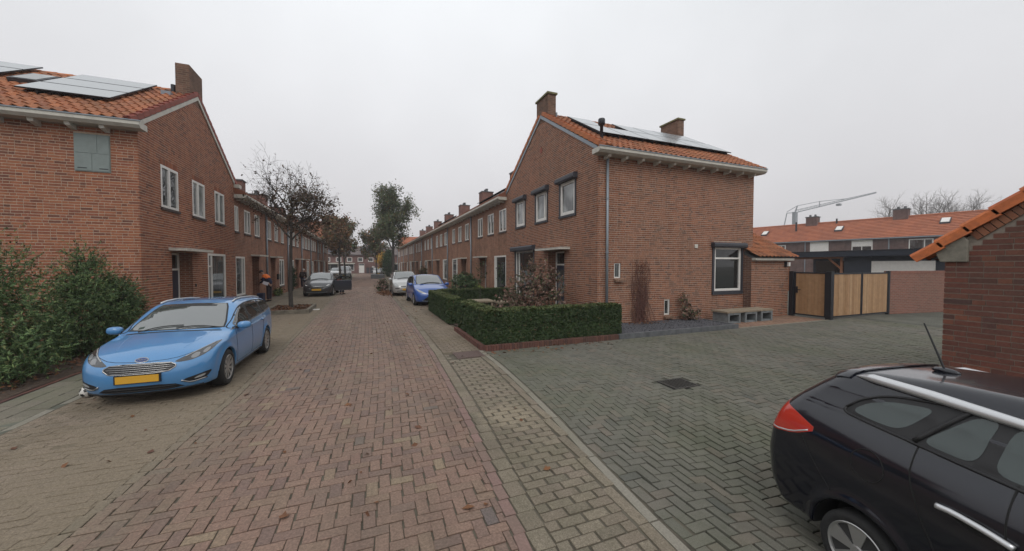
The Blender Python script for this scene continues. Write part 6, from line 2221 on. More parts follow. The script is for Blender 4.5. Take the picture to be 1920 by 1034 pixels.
    def patch(s, view, poly, h=.045, off=.003, skirt=.012):
        bd = []
        m = len(poly)
        for i in range(m):
            a, b = np.array(poly[i]), np.array(poly[(i + 1) % m])
            k = max(1, int(np.linalg.norm(b - a) / h))
            for t in range(k): bd.append(a + (b - a) * t / k)
        bd = np.array(bd)
        nb = len(bd)
        lo, hi = bd.min(0), bd.max(0)
        gx, gy = np.meshgrid(np.arange(lo[0] + h / 2, hi[0], h), np.arange(lo[1] + h / 2, hi[1], h))
        g = np.stack([gx.ravel(), gy.ravel()], 1)
        ins = np.zeros(len(g), bool)
        j = nb - 1
        for i in range(nb):
            xi, yi, xj, yj = *bd[i], *bd[j]
            cnd = ((yi > g[:, 1]) != (yj > g[:, 1]))
            with np.errstate(divide='ignore', invalid='ignore'):
                cnd &= g[:, 0] < (xj - xi) * (g[:, 1] - yi) / (yj - yi + 1e-12) + xi
            ins ^= cnd
            j = i
        g = g[ins]
        if len(g):
            dm = np.min(np.linalg.norm(g[:, None, :] - bd[None], axis=2), axis=1)
            g = g[dm > h * .45]
        pts = np.concatenate([bd, g]) if len(g) else bd
        r = delaunay_2d_cdt([Vector(q) for q in pts], [], [list(range(nb))], 1, 1e-6)
        uv = np.array([tuple(v) for v in r[0]])
        fc = [tuple(q) for q in r[2]]
        # outline on the result
        p = s.project(view, uv)
        nrm = s.normal(p)
        q = p + nrm * off
        out = []
        cnt = {}
        for f_ in fc:
            a, b, c = (q[i] for i in f_[:3])
            if np.dot(np.cross(b - a, c - a), nrm[f_[0]]) < 0: f_ = f_[::-1]
            out.append(f_)
            for i in range(len(f_)):
                e_ = (f_[i], f_[(i + 1) % len(f_)])
                cnt[e_] = 1
        V = [tuple(v) for v in q]
        N = [tuple(v) for v in nrm]
        mp = {}
        for a, b in list(cnt):
            if (b, a) not in cnt:
                for i in (a, b):
                    if i not in mp:
                        mp[i] = len(V)
                        V.append(tuple(q[i] - nrm[i] * skirt))
                        N.append(tuple(nrm[i]))
                out.append((b, a, mp[a], mp[b]))
        return V, out, N


def chaikin(p, n=2, closed=True):
    p = [np.array(q, float) for q in p]
    for _ in range(n):
        o = []
        m = len(p)
        for i in range(m if closed else m - 1):
            a, b = p[i], p[(i + 1) % m]
            o += [a * .8 + b * .2, a * .2 + b * .8]
        p = o
    return [tuple(q) for q in p]


def fillet(poly, r):
    o = []
    m = len(poly)
    for i in range(m):
        a, b, c = (np.array(poly[j % m], float) for j in (i - 1, i, i + 1))
        la, lc = np.linalg.norm(a - b), np.linalg.norm(c - b)
        t = min(r, la * .45, lc * .45)
        p, q = b + (a - b) / la * t, b + (c - b) / lc * t
        for s_ in (0, .25, .5, .75, 1):
            o.append(tuple((1 - s_) ** 2 * p + 2 * s_ * (1 - s_) * b + s_ ** 2 * q))
    return o


def mir(poly): return [(-a, b) for a, b in poly][::-1]


class CarKit:
    def __init__(s, name, label, P, paintm, loc, rz, h, group=None, scale=1.0, cat='car'):
        s.B = Body(P)
        s.P = P
        s.T = thing(name, label, cat, loc, rz, group, scale)
        p, Q, n = s.B.mesh(h)
        me = mkmesh('body', p, Q, True, n)
        me.materials.append(M[paintm])
        me.materials.append(M['liner'])
        c = p[Q].mean(1)
        w = np.interp(c[:, 0], s.B.gx, s.B.w)
        ins = c[:, 2] < P['zb'] + .012
        for ax in P['axles']:
            d = np.hypot(c[:, 0] - ax, c[:, 2] - P['zc'])
            ins |= (d < P['ra'] + .012) & (np.abs(c[:, 1]) < w - .035)
        me.polygons.foreach_set('material_index', ins.astype(np.int32))
        s.body = link('body', me, None, s.T)
        s.paint = paintm

    def patch(s, name, view, poly, mat, off=.003, h=.045, parent=None, sm=2, both=False, skirt=.012):
        q = chaikin(poly, sm) if sm else poly
        V, F, N = s.B.patch(view, q, h, off, skirt)
        o = link(name, mkmesh(name, V, F, True, N), M[mat], parent or s.T)
        if both:
            if view in ('left', 'right'):
                return o, s.patch(name, 'right' if view == 'left' else 'left', poly, mat, off, h, parent, sm, False, skirt)
            return o, s.patch(name, view, mir(poly), mat, off, h, parent, sm, False, skirt)
        return o

    def line(s, name, view, pts, r, mat, off=0.0, parent=None, both=False, closed=False, n=6, sm=1):
        p = chaikin(pts, sm, closed) if sm else list(pts)
        if not closed and sm: p = [pts[0]] + p + [pts[-1]]
        if closed: p = p + [p[0]]
        d = []
        for a, b in zip(p[:-1], p[1:]):
            a, b = np.array(a), np.array(b)
            k = max(1, int(np.linalg.norm(b - a) / .05))
            for t in range(k): d.append(a + (b - a) * t / k)
        d.append(np.array(p[-1]))
        q = s.B.project(view, d)
        q = q + s.B.normal(q) * off
        o = MB().tube([tuple(v) for v in q], r, n).build(name, M[mat], parent or s.T, True, world=False)
        if both: s.line(name, 'right' if view == 'left' else 'left', pts, r, mat, off, parent, False, closed, n, sm)
        return o

    def wheels(s, style='multi', y=None, r=.32, rr=.225, rim='rim', only=None):
        P = s.P
        for ax in P['axles']:
            for sg in (1, -1):
                yo = sg * ((y or .885))
                # tyre
                hub = MB().lathe([(0, -.02 * sg), (rr, -.02 * sg), (rr, .10 * sg), (0, .10 * sg)], 20, (ax, yo - sg * .12, P['zc']), 'y').build('wheel', M['rim_dark'], s.T, world=False)
                prof = [(rr - .005, .0), (rr + .02, .012), (r - .035, .014), (r - .012, -.004), (r, -.035), (r, -.165), (r - .012, -.195), (rr, -.21)]
                MB().lathe([(a, b * sg) for a, b in prof], 40, (ax, yo, P['zc']), 'y').build('tyre', M['tyre'], hub, True, world=False)
                rb = MB()
                rb.lathe([(rr + .004, .0), (rr - .006, .008 * sg), (rr - .02, -.002 * sg), (rr - .022, -.05 * sg)], 40, (ax, yo, P['zc']), 'y')
                ns = 5 if style == 'five' else 10
                for k in range(ns):
                    t = 2 * math.pi * k / ns + .3
                    wd = (.034, .055) if style != 'five' else (.045, .085)
                    pairs = ((0,),) if style != 'five' else ((-.17,), (.17,))
                    for (dt,) in pairs:
                        t2 = t + dt
                        c_, s_ = math.cos(t2), math.sin(t2)
                        c0, s0 = math.cos(t + dt * .35), math.sin(t + dt * .35)
                        P0 = np.array([c0, 0, s0]) * .045
                        P1 = np.array([c_, 0, s_]) * (rr - .012)
                        tn0, tn1 = np.array([-s0, 0, c0]), np.array([-s_, 0, c_])
                        o = np.array([ax, yo, P['zc']])
                        q = []
                        for yy in (-.022, .0):
                            for pt, tn, wv in ((P0, tn0, wd[0] * .5), (P1, tn1, wd[1] * .5)):
                                dy = -.012 if pt is P0 else -.004
                                q.append(o + pt - tn * wv + np.array([0, (yy + dy) * sg, 0]))
                                q.append(o + pt + tn * wv + np.array([0, (yy + dy) * sg, 0]))
                        rb.hexa([q[0], q[1], q[3], q[2], q[4], q[5], q[7], q[6]])
                rb.lathe([(0, -.004 * sg), (.04, -.006 * sg), (.055, -.012 * sg), (.055, -.04 * sg)], 16, (ax, yo, P['zc']), 'y')
                rb.build('rim', M[rim], hub, False, world=False)

    def mirror(s, x, y, z, mat, size=(.09, .12, .075)):
        for sg in (1, -1):
            mb = MB()
            mb.sphere((0, 0, 0), (1, 1, 1), 16, 12)
            v = np.array(mb.v)
            e_ = 2.6
            v = np.sign(v) * np.abs(v) ** (2 / e_)
            v = v / np.maximum(1, np.linalg.norm(np.abs(v) ** 1, axis=1)[:, None] ** .0)
            v[:, 1] = v[:, 1] * size[1] + sg * (y + .06)
            v[:, 0] = v[:, 0] * size[0] * (1 - .25 * (v[:, 1] * sg - y > .1)) + x
            v[:, 2] = v[:, 2] * size[2] + z
            mb.v = [tuple(q) for q in v]
            o = mb.build('wing_mirror', M[mat], s.T, True, world=False)
            ab = MB().bar((x + .02, sg * (y - .14), z - .06), (x, sg * (y + .02), z - .02), .05, .05)
            ab.build('mirror_arm', M['plastic_black'], o, world=False)
            MB().box(x - size[0] * 1.0, x - size[0] * .9, sg * (y + .06) - .08, sg * (y + .06) + .08, z - .05, z + .05).build('mirror_glass', M['car_glass'], o, world=False)

    def plate(s, view, z, w=.52, hh=.11, yc=0.0):
        q = s.B.project(view, [(yc, z)])[0]
        sg = 1 if view == 'front' else -1
        o = MB().box(q[0] - .01, q[0] + sg * .022 if sg > 0 else q[0] + .01, yc - w / 2, yc + w / 2, z - hh / 2, z + hh / 2) if sg > 0 else MB().box(q[0] - .022, q[0] + .01, yc - w / 2, yc + w / 2, z - hh / 2, z + hh / 2)
        return o.build('number_plate', M['plate'], s.T, world=False)

    def seat(s):
        pass


def clipx(poly, a, b):
    def cl(p, f, inter):
        o = []
        for i in range(len(p)):
            c, d = p[i], p[(i + 1) % len(p)]
            if f(c): o.append(c)
            if f(c) != f(d): o.append(inter(c, d))
        return o
    it = lambda v: (lambda c, d: (v, c[1] + (d[1] - c[1]) * (v - c[0]) / (d[0] - c[0])))
    p = cl(poly, lambda c: c[0] >= a, it(a))
    return cl(p, lambda c: c[0] <= b, it(b))


def shrink(poly, d):
    p = np.array(poly)
    m = len(p)
    ar = sum(p[i][0] * p[(i + 1) % m][1] - p[(i + 1) % m][0] * p[i][1] for i in range(m))
    sg = 1 if ar > 0 else -1
    o = []
    for i in range(m):
        a, b, c = p[i - 1], p[i], p[(i + 1) % m]
        e1 = (b - a) / (np.linalg.norm(b - a) + 1e-9)
        e2 = (c - b) / (np.linalg.norm(c - b) + 1e-9)
        n = np.array([-(e1[1] + e2[1]), e1[0] + e2[0]]) * sg
        n /= np.linalg.norm(n) + 1e-9
        k = 1 / max(.5, abs(np.dot(n, np.array([-e1[1], e1[0]]) * sg)))
        o.append(tuple(b + n * d * k))
    return o


def glasshouse(K, dlo, cuts, glass='car_glass', trim='plastic_black', chrome=None):
    for view in ('left', 'right'):
        t = K.patch('window_trim', view, dlo, trim, .002, .06, sm=2)
        for a, b in cuts:
            q = shrink(clipx(dlo, a, b), .018)
            K.patch('side_window', view, q, glass, .005, .05, sm=2)
        K.line('window_seal', view, dlo, .010, trim, 0, closed=True, sm=2)
        if chrome:
            K.line('chrome_strip', view, chrome, .009, 'chrome', .002)


def screen(K, name, xb, xt, yb, yt, cb, ct, glass='screen', view='top'):
    """windscreen drawn in plan: xb/xt edge stations at the centre, cb/ct how far the corners sweep"""
    pl = []
    for t in np.linspace(-1, 1, 13): pl.append((xb - cb * t * t, yb * t))
    for t in np.linspace(1, -1, 11): pl.append((xt - ct * t * t, yt * t))
    f = K.patch(name + '_seal', view, pl, 'plastic_black', .002, .06, sm=1)
    q = shrink(pl, .03)
    return K.patch(name, view, q, glass, .005, .06, sm=1)


# ---------------------------------------------------------------- light blue estate in front of the left house
PFoc = dict(x0=-2.28, x1=2.28, zb=.20, zt=1.50, tum=.42, zc=.325, ra=.365, axles=(1.38, -1.27), zm=.60,
            top=[(-2.6, .45), (-2.36, .66), (-2.29, .85), (-2.22, .99), (-2.10, 1.12), (-1.98, 1.25), (-1.86, 1.36), (-1.74, 1.405), (-1.2, 1.455), (-.5, 1.485), (-.05, 1.478), (.22, 1.435), (.45, 1.345), (.8, 1.185), (1.08, 1.045), (1.18, 1.005), (1.5, .955), (1.8, .885), (2.0, .82), (2.14, .745), (2.25, .67), (2.4, .5), (2.6, .3)],
            w=[(-2.7, .74), (-2.28, .80), (-1.9, .865), (-1.3, .90), (0, .905), (1.3, .90), (1.8, .865), (2.28, .79), (2.7, .74)],
            belt=[(-3, 1.07), (-1.8, 1.07), (1.0, .965), (1.4, .93), (3, .90)],
            front=[(-.2, 2.1), (.16, 2.17), (.28, 2.245), (.42, 2.28), (.56, 2.275), (.66, 2.25), (.74, 2.19), (.85, 2.08), (1.0, 2.0), (2, 1.9)],
            rear=[(-.2, -2.1), (.2, -2.2), (.42, -2.28), (.62, -2.27), (.85, -2.23), (1.05, -2.16), (1.3, -2.0), (1.5, -1.9), (2, -1.8)], crease=(.86, .010))
K = CarKit('estate_car', 'light blue estate car parked on the left with its nose towards the camera', PFoc, 'blue_light', (-2.94, 8.68, 0), R(-90.8), .017, scale=.90)
dlo = [(1.06, .965), (.75, 1.115), (.50, 1.235), (.25, 1.335), (-.15, 1.385), (-.9, 1.385), (-1.45, 1.345), (-1.78, 1.24), (-1.92, 1.13), (-1.6, 1.075), (-.4, 1.02), (.5, .985)]
glasshouse(K, dlo, [(-.03, .86), (-.95, -.11), (-1.9, -1.03)], chrome=[(1.02, .962), (.5, .983), (-.4, 1.018), (-1.6, 1.072), (-1.9, 1.12)])
screen(K, 'windscreen', 1.13, .22, .74, .56, .17, .04)
K.patch('windscreen_shade', 'top', [(.27, -.4), (.27, .4), (.36, .38), (.36, -.38)], 'plastic_black', .0065, .06, sm=1)
K.patch('bonnet_vent', 'top', [(1.10, -.70), (1.19, -.3), (1.205, 0), (1.19, .3), (1.10, .70), (1.06, .70), (1.15, .3), (1.165, 0), (1.15, -.3), (1.06, -.70)], 'plastic_black', .003, .05, sm=1)
for y0, y1 in ((-.62, .10), (-.08, .66)):
    K.line('wiper', 'top', [(1.10, y0 + .1), (1.02, (y0 + y1) / 2), (1.01, y1)], .009, 'plastic_black', .02)
# grille, intakes, lamps
gr = [(-.355, .668), (.355, .668), (.46, .605), (.34, .525), (-.34, .525), (-.46, .605)]
g = K.patch('grille', 'front', gr, 'plastic_black', .003, .04, sm=1)
K.line('grille_surround', 'front', gr, .009, 'chrome', .004, g, closed=True, sm=1)
for z, w_ in ((.545, .35), (.572, .385), (.600, .43), (.627, .41), (.651, .37)):
    K.line('grille_bar', 'front', [(-w_, z), (-w_ / 2, z), (0, z), (w_ / 2, z), (w_, z)], .006, 'chrome', .008, g, sm=0)
K.patch('lower_intake', 'front', [(-.40, .335), (.40, .335), (.56, .235), (-.56, .235)], 'plastic_black', .003, .05, sm=1)
for z in (.262, .30):
    K.line('intake_bar', 'front', [(-.45, z), (0, z), (.45, z)], .008, 'plastic_black', .01, sm=0)
K.line('front_lip', 'front', [(-.72, .225), (-.4, .212), (0, .208), (.4, .212), (.72, .225)], .018, 'plastic_black', .002)
for sg in (1, -1):
    m_ = (lambda p: p) if sg > 0 else mir
    hl = K.patch('headlight', 'front', m_([(.405, .662), (.47, .648), (.60, .655), (.72, .70), (.80, .765), (.845, .86), (.80, .86), (.66, .795), (.50, .715)]), 'lens_dark', .004, .03, sm=2)
    K.patch('lamp_reflector', 'front', m_([(.59, .685), (.64, .675), (.68, .70), (.68, .745), (.63, .755), (.59, .72)]), 'lens_mid', .008, .02, hl, sm=2)
    K.patch('lamp_reflector', 'front', m_([(.71, .73), (.75, .735), (.775, .77), (.77, .80), (.73, .79), (.705, .76)]), 'lens_mid', .008, .02, hl, sm=2)
    K.patch('indicator', 'front', m_([(.44, .664), (.50, .658), (.56, .672), (.56, .70), (.50, .70)]), 'lens_dark', .007, .02, hl, sm=1)
    K.line('lamp_strip', 'front', m_([(.52, .715), (.66, .785), (.79, .848)]), .008, 'lens', .006, hl)
    fg = K.patch('fog_lamp_surround', 'front', m_([(.50, .36), (.60, .30), (.77, .335), (.83, .445), (.74, .425)]), 'plastic_black', .003, .03, sm=1)
    K.patch('fog_lamp', 'front', m_([(.63, .345), (.74, .36), (.77, .405), (.68, .385)]), 'lens', .008, .02, fg, sm=1)
    K.line('fog_trim', 'front', m_([(.50, .355), (.60, .298), (.77, .332)]), .013, 'chrome', .006, fg)
em = K.patch('emblem', 'front', [(.085 * math.cos(t), .718 + .032 * math.sin(t)) for t in np.linspace(0, 2 * math.pi, 25)[:-1]], 'chrome', .008, .02, sm=0)
K.patch('emblem_field', 'front', [(.073 * math.cos(t), .718 + .024 * math.sin(t)) for t in np.linspace(0, 2 * math.pi, 25)[:-1]], 'emblem_blue', .0105, .02, em, sm=0)
tx = D.curves.new('lettering', 'FONT')
tx.body = 'Ford'
tx.size = .055
tx.shear = .25
tx.align_x = 'CENTER'
tx.align_y = 'CENTER'
tx.extrude = .002
to = D.objects.new('lettering', tx)
COL.objects.link(to)
dg = bpy.context.evaluated_depsgraph_get()
tm = D.meshes.new_from_object(to.evaluated_get(dg))
D.objects.remove(to)
tm.materials.clear()
tm.materials.append(M['chrome'])
q = K.B.project('front', [(0, .718)])[0]
nq = K.B.normal(np.array([q]))[0]
to = link('lettering', tm, None, em)
to.location = tuple(q + nq * .014)
to.rotation_euler = (R(90) - math.asin(nq[2]) , 0, R(90))
K.plate('front', .455)
MB().box(2.26, 2.295, -.28, .28, .39, .52).build('plate_holder', M['plastic_black'], K.T, world=False)
# bonnet and door gaps
for y in (.60, -.60):
    K.line('bonnet_crease', 'top', [(1.12, y * .95), (1.5, y * .9), (1.9, y * .72)], .004, 'blue_light', -.001)
K.line('shut_line', 'front', [(-.80, .83), (-.60, .765), (-.40, .708), (0, .69), (.40, .708), (.60, .765), (.80, .83)], .0045, 'liner', -.001)
for pts in ([(.92, .95), (.93, .75), (.90, .5), (.84, .30)], [(-.07, 1.0), (-.06, .7), (-.08, .30)], [(-1.0, 1.03), (-1.0, .85), (-.93, .66), (-.88, .5), (-.86, .3)], [(.84, .30), (0, .29), (-.86, .30)]):
    K.line('shut_line', 'left', pts, .0045, 'liner', -.001, both=True)
for x in (.14, -.82):
    K.line('door_handle', 'left', [(x, .905), (x - .09, .91), (x - .19, .90)], .017, 'blue_light', .014, both=True, n=8)
K.line('sill_line', 'left', [(1.0, .235), (0, .235), (-.9, .235)], .022, 'plastic_black', 0, both=True)
K.line('roof_rail', 'top', [(.12, .60), (-.2, .585), (-.9, .58), (-1.5, .585), (-1.72, .60)], .018, 'rail_silver', .022, n=8)
K.line('roof_rail', 'top', [(.12, -.60), (-.2, -.585), (-.9, -.58), (-1.5, -.585), (-1.72, -.60)], .018, 'rail_silver', .022, n=8)
for sg in (1, -1):
    m_ = (lambda p: p) if sg > 0 else mir
    K.patch('tail_lamp', 'left' if sg > 0 else 'right', [(-2.02, .93), (-1.90, .86), (-2.2, .78), (-2.3, 1.0), (-2.1, 1.04)], 'red_lens', .004, .04, sm=1)
K.mirror(.80, .93, 1.02, 'blue_light', (.085, .115, .072))
K.wheels('multi', .89, .325, .225)
K.patch('windscreen_sticker', 'top', [(.98, -.58), (.98, -.50), (.92, -.50), (.92, -.58)], 'door_green', .007, .03, sm=0)


def hatch(name, label, paintm, loc, rz, Lh, H, h=.03, wd=1.0, kind='plain', detail=True, scale=1.0, cat='car', group=None):
    x1 = Lh / 2
    k = H / 1.47
    top = [(-x1 - .3, .5), (-x1 - .05, .75 * k), (-x1 + .06, .98 * k), (-x1 + .18, 1.14 * k), (-x1 + .35, 1.33 * k), (-x1 + .55, 1.41 * k), (-.6, 1.455 * k), (-.15, 1.47 * k), (.15, 1.435 * k), (.45, 1.31 * k), (.95, 1.045 * k), (1.06, 1.0 * k), (1.35, .945 * k), (x1 - .25, .84 * k), (x1 - .08, .72 * k), (x1 + .05, .6 * k), (x1 + .3, .35)]
    if kind == 'van':
        top = [(-x1 - .3, .6), (-x1 - .02, 1.0), (-x1 + .05, 1.5 * k), (-x1 + .25, H - .02), (-.3, H), (.2, H - .02), (.5, H - .15), (1.05, 1.12), (1.2, 1.06), (x1 - .2, .92), (x1 - .05, .8), (x1 + .2, .4)]
    P = dict(x0=-x1, x1=x1, zb=.20, zt=H + .02, tum=.40 if kind != 'van' else .22, zc=.31, ra=.35, axles=(x1 - .80, -x1 + .68), zm=.6,
             top=top, w=[(-x1 - .4, .72), (-x1, .78), (-x1 + .5, .845), (0, .86), (x1 - .6, .85), (x1, .76), (x1 + .4, .70)],
             belt=[(-3, 1.04 * k), (-x1 + .4, 1.03 * k), (1.0, .955 * k), (3, .9 * k)],
             front=[(-.2, x1 - .2), (.18, x1 - .1), (.32, x1 - .02), (.48, x1), (.62, x1 - .02), (.74, x1 - .1), (.9, x1 - .25), (2, x1 - .5)],
             rear=[(-.2, -x1 + .2), (.2, -x1 + .08), (.45, -x1), (.7, -x1 + .01), (1.0, -x1 + .08), (1.4, -x1 + .3), (2, -x1 + .4)], pf=.38)
    K = CarKit(name, label, P, paintm, loc, rz, h, group, scale, cat)
    if kind != 'van':
        dlo = [(.98, .965 * k), (.6, 1.16 * k), (.3, 1.30 * k), (-.1, 1.37 * k), (-.8, 1.36 * k), (-x1 + .62, 1.27 * k), (-x1 + .45, 1.10 * k), (-.4, 1.0 * k)]
        glasshouse(K, dlo, [(-.02, .8), (-.95, -.1)])
    else:
        dlo = [(1.05, 1.06), (.7, 1.35), (.45, H - .2), (-.3, H - .18), (-.35, 1.06)]
        glasshouse(K, dlo, [(-.3, .9)])
    xb = (1.02, .10) if kind != 'van' else (1.10, .36)
    screen(K, 'windscreen', xb[0], xb[1], .70, .55 if kind != 'van' else .62, .15, .03)
    K.plate('front', .44)
    K.line('wiper', 'top', [(.97, -.5), (.90, -.1), (.89, .5)], .012, 'plastic_black', .02)
    z0 = .62 if kind != 'van' else .72
    if kind == 'charcoal':
        g = K.patch('grille', 'front', [(-.40, .62), (.40, .62), (.44, .56), (.34, .47), (-.34, .47), (-.44, .56)], 'plastic_black', .004, .05, sm=1)
        K.line('grille_trim', 'front', [(-.44, .56), (-.36, .475), (.36, .475), (.44, .56)], .012, 'chrome', .006, g)
        K.patch('lower_intake', 'front', [(-.45, .34), (.45, .34), (.55, .25), (-.55, .25)], 'plastic_black', .004, .05, sm=1)
        K.line('front_trim', 'front', [(-.6, .28), (0, .25), (.6, .28)], .012, 'zinc', .006)
        hp = [(.40, .64), (.55, .635), (.72, .70), (.79, .80), (.70, .79), (.50, .70)]
    elif kind == 'yaris':
        K.patch('grille', 'front', [(-.10, .60), (.10, .60), (.52, .30), (.45, .23), (-.45, .23), (-.52, .30)], 'plastic_black', .004, .05, sm=1)
        K.line('front_trim', 'front', [(-.55, .27), (0, .24), (.55, .27)], .012, 'zinc', .008)
        hp = [(.34, .60), (.50, .62), (.70, .70), (.79, .82), (.74, .82), (.55, .73)]
    elif kind == 'silver':
        K.patch('grille', 'front', [(-.38, .66), (.38, .66), (.36, .58), (-.36, .58)], 'plastic_black', .004, .05, sm=1)
        K.line('grille_bar', 'front', [(-.36, .62), (0, .625), (.36, .62)], .014, 'chrome', .008)
        K.patch('emblem', 'front', [(-.05, .70), (.05, .70), (.06, .60), (0, .57), (-.06, .60)], 'chrome', .012, .03, sm=1)
        K.patch('lower_intake', 'front', [(-.55, .38), (.55, .38), (.60, .26), (-.60, .26)], 'plastic_black', .004, .05, sm=1)
        K.line('bumper_bar', 'front', [(-.55, .32), (0, .32), (.55, .32)], .014, 'car_silver', .012)
        K.patch('bumper_strip', 'front', [(.45, .53), (.70, .52), (.70, .47), (.45, .48)], 'plastic_black', .004, .05, sm=0, both=True)
        hp = [(.44, .62), (.60, .60), (.74, .66), (.80, .82), (.72, .86), (.56, .76)]
    else:
        K.patch('grille', 'front', [(-.45, z0 + .02), (.45, z0 + .02), (.40, z0 - .10), (-.40, z0 - .10)], 'plastic_black', .004, .06, sm=1)
        K.patch('lower_intake', 'front', [(-.6, .38), (.6, .38), (.6, .25), (-.6, .25)], 'plastic_black', .004, .06, sm=1)
        hp = [(.46, z0), (.60, z0 - .01), (.74, z0 + .08), (.78, z0 + .22), (.70, z0 + .22), (.55, z0 + .12)]
    for sg in (1, -1):
        m_ = (lambda p: p) if sg > 0 else mir
        hl = K.patch('headlight', 'front', m_(hp), 'lens' if kind != 'charcoal' else 'lens_dark', .005, .03, sm=1)
        c = np.mean(hp, 0)
        K.patch('lamp_reflector', 'front', m_([tuple(c + (np.array(q) - c) * (.5, .38)) for q in hp]), 'bright_lens' if kind == 'charcoal' else 'lens', .009, .03, hl, sm=1)
    K.mirror(.74, .87, 1.0 * k, paintm, (.08, .11, .075))
    K.wheels('five', .845, .31, .21)
    return K


K = hatch('hatchback', 'charcoal hatchback on the left with its driver door wide open', 'car_charcoal', (-2.75, 27.75, 0), R(-94), 3.97, 1.49, .025, kind='charcoal')
# opened driver's door (left side of the car, right of the picture)
dr = empty('door', (.92, .83, 0), R(-66), K.T)
MB().prism([(0, .30), (-1.12, .30), (-1.15, .62), (-1.12, .98), (0, .94)], lambda x, z, y: (x, y, z), -.035, .03).build('door_skin', M['car_charcoal'], dr, world=False)
mb = MB()
mb.bar((0.0, .0, .95), (-.52, -.06, 1.36), .05, .08, (0, 1, 0))
mb.bar((-.50, -.06, 1.36), (-1.10, -.07, 1.40), .05, .09, (0, 1, 0))
mb.bar((-1.08, -.07, 1.42), (-1.13, 0, .97), .05, .10, (0, 1, 0))
mb.build('window_frame', M['plastic_black'], dr, world=False)
MB().prism([(-.06, .965), (-1.1, .98), (-1.05, 1.38), (-.52, 1.345)], lambda x, z, y: (x, y - (z - .96) * .15, z), -.006, .0).build('side_window', M['clear_glass'], dr, world=False)
K.patch('door_opening', 'left', [(.90, .30), (.92, .95), (.55, 1.15), (.30, 1.28), (-.02, 1.34), (-.08, .9), (-.08, .30)], 'liner', .004, .06)
MB().box(-1.13, -.02, .031, .036, .955, .975).build('chrome_strip', M['zinc'], dr, world=False)
hatch('hatchback', 'silver hatchback parked on the right, tree reflected in its windscreen', 'car_silver', (2.42, 26.2, 0), R(-90), 4.2, 1.55, .025, kind='silver')
hatch('hatchback', 'dark blue hatchback parked on the right, half hidden by the clipped hedge', 'blue_dark', (2.98, 19.75, 0), R(-88), 3.95, 1.49, .025, kind='yaris')
hatch('van', 'white van parked far down the street on the left', 'car_white', (-2.95, 61.5, 0), R(-90), 4.3, 1.82, .045, kind='van', cat='van')
hatch('small_car', 'pale car far down the street behind the small tree on the right', 'car_silver', (2.0, 70, 0), R(-90), 4.1, 1.5, .05)
hatch('small_car', 'white car far down the street on the left, mostly behind the white van', 'car_white', (-4.6, 68, 0), R(-90), 4.1, 1.5, .05)

# ---------------------------------------------------------------- black estate at the lower right (origin at its rear axle)
PMeg = dict(x0=-1.10, x1=3.42, zb=.30, zt=1.94, tum=.60, zc=.32, ra=.40, axles=(0.0, 2.66), zm=1.10, high=.13, xmid=1.2, low=.05, rt=.09, crown=.05, flare=.022, pr=.22,
            top=[(-1.4, .5), (-1.20, .80), (-1.10, 1.06), (-1.03, 1.26), (-.92, 1.42), (-.70, 1.60), (-.52, 1.76), (-.42, 1.82), (-.2, 1.855), (.3, 1.90), (.9, 1.915), (1.3, 1.88), (1.6, 1.76), (2.1, 1.46), (2.3, 1.36), (2.8, 1.24), (3.2, 1.08), (3.4, .9), (3.7, .5)],
            w=[(-1.5, .76), (-1.0, .835), (-.6, .88), (0, .90), (1.3, .90), (2.6, .89), (3.1, .84), (3.4, .76), (3.8, .7)],
            belt=[(-2, 1.46), (-.3, 1.45), (.86, 1.38), (1.5, 1.33), (2.4, 1.26), (4, 1.15)],
            front=[(-.2, 3.2), (.3, 3.35), (.5, 3.42), (.8, 3.40), (1.0, 3.3), (1.2, 3.1), (2, 2.9)],
            rear=[(-.2, -.85), (.30, -.95), (.5, -1.07), (.8, -1.10), (1.05, -1.07), (1.3, -.97), (1.5, -.82), (1.8, -.56), (2.2, -.4)], crease=(1.28, .014))
K = CarKit('estate_car', 'black estate car with silver roof rails and red tail lamp at the lower right', PMeg, 'car_black', (3.665, 1.243, -.152), R(-90 - 10.3), .017, scale=.756)
dlo = [(-.25, 1.475), (-.14, 1.61), (.04, 1.705), (.4, 1.75), (.8, 1.765), (1.25, 1.745), (1.6, 1.66), (2.0, 1.44), (2.05, 1.36), (1.5, 1.345), (.86, 1.375), (.3, 1.425), (0, 1.45)]
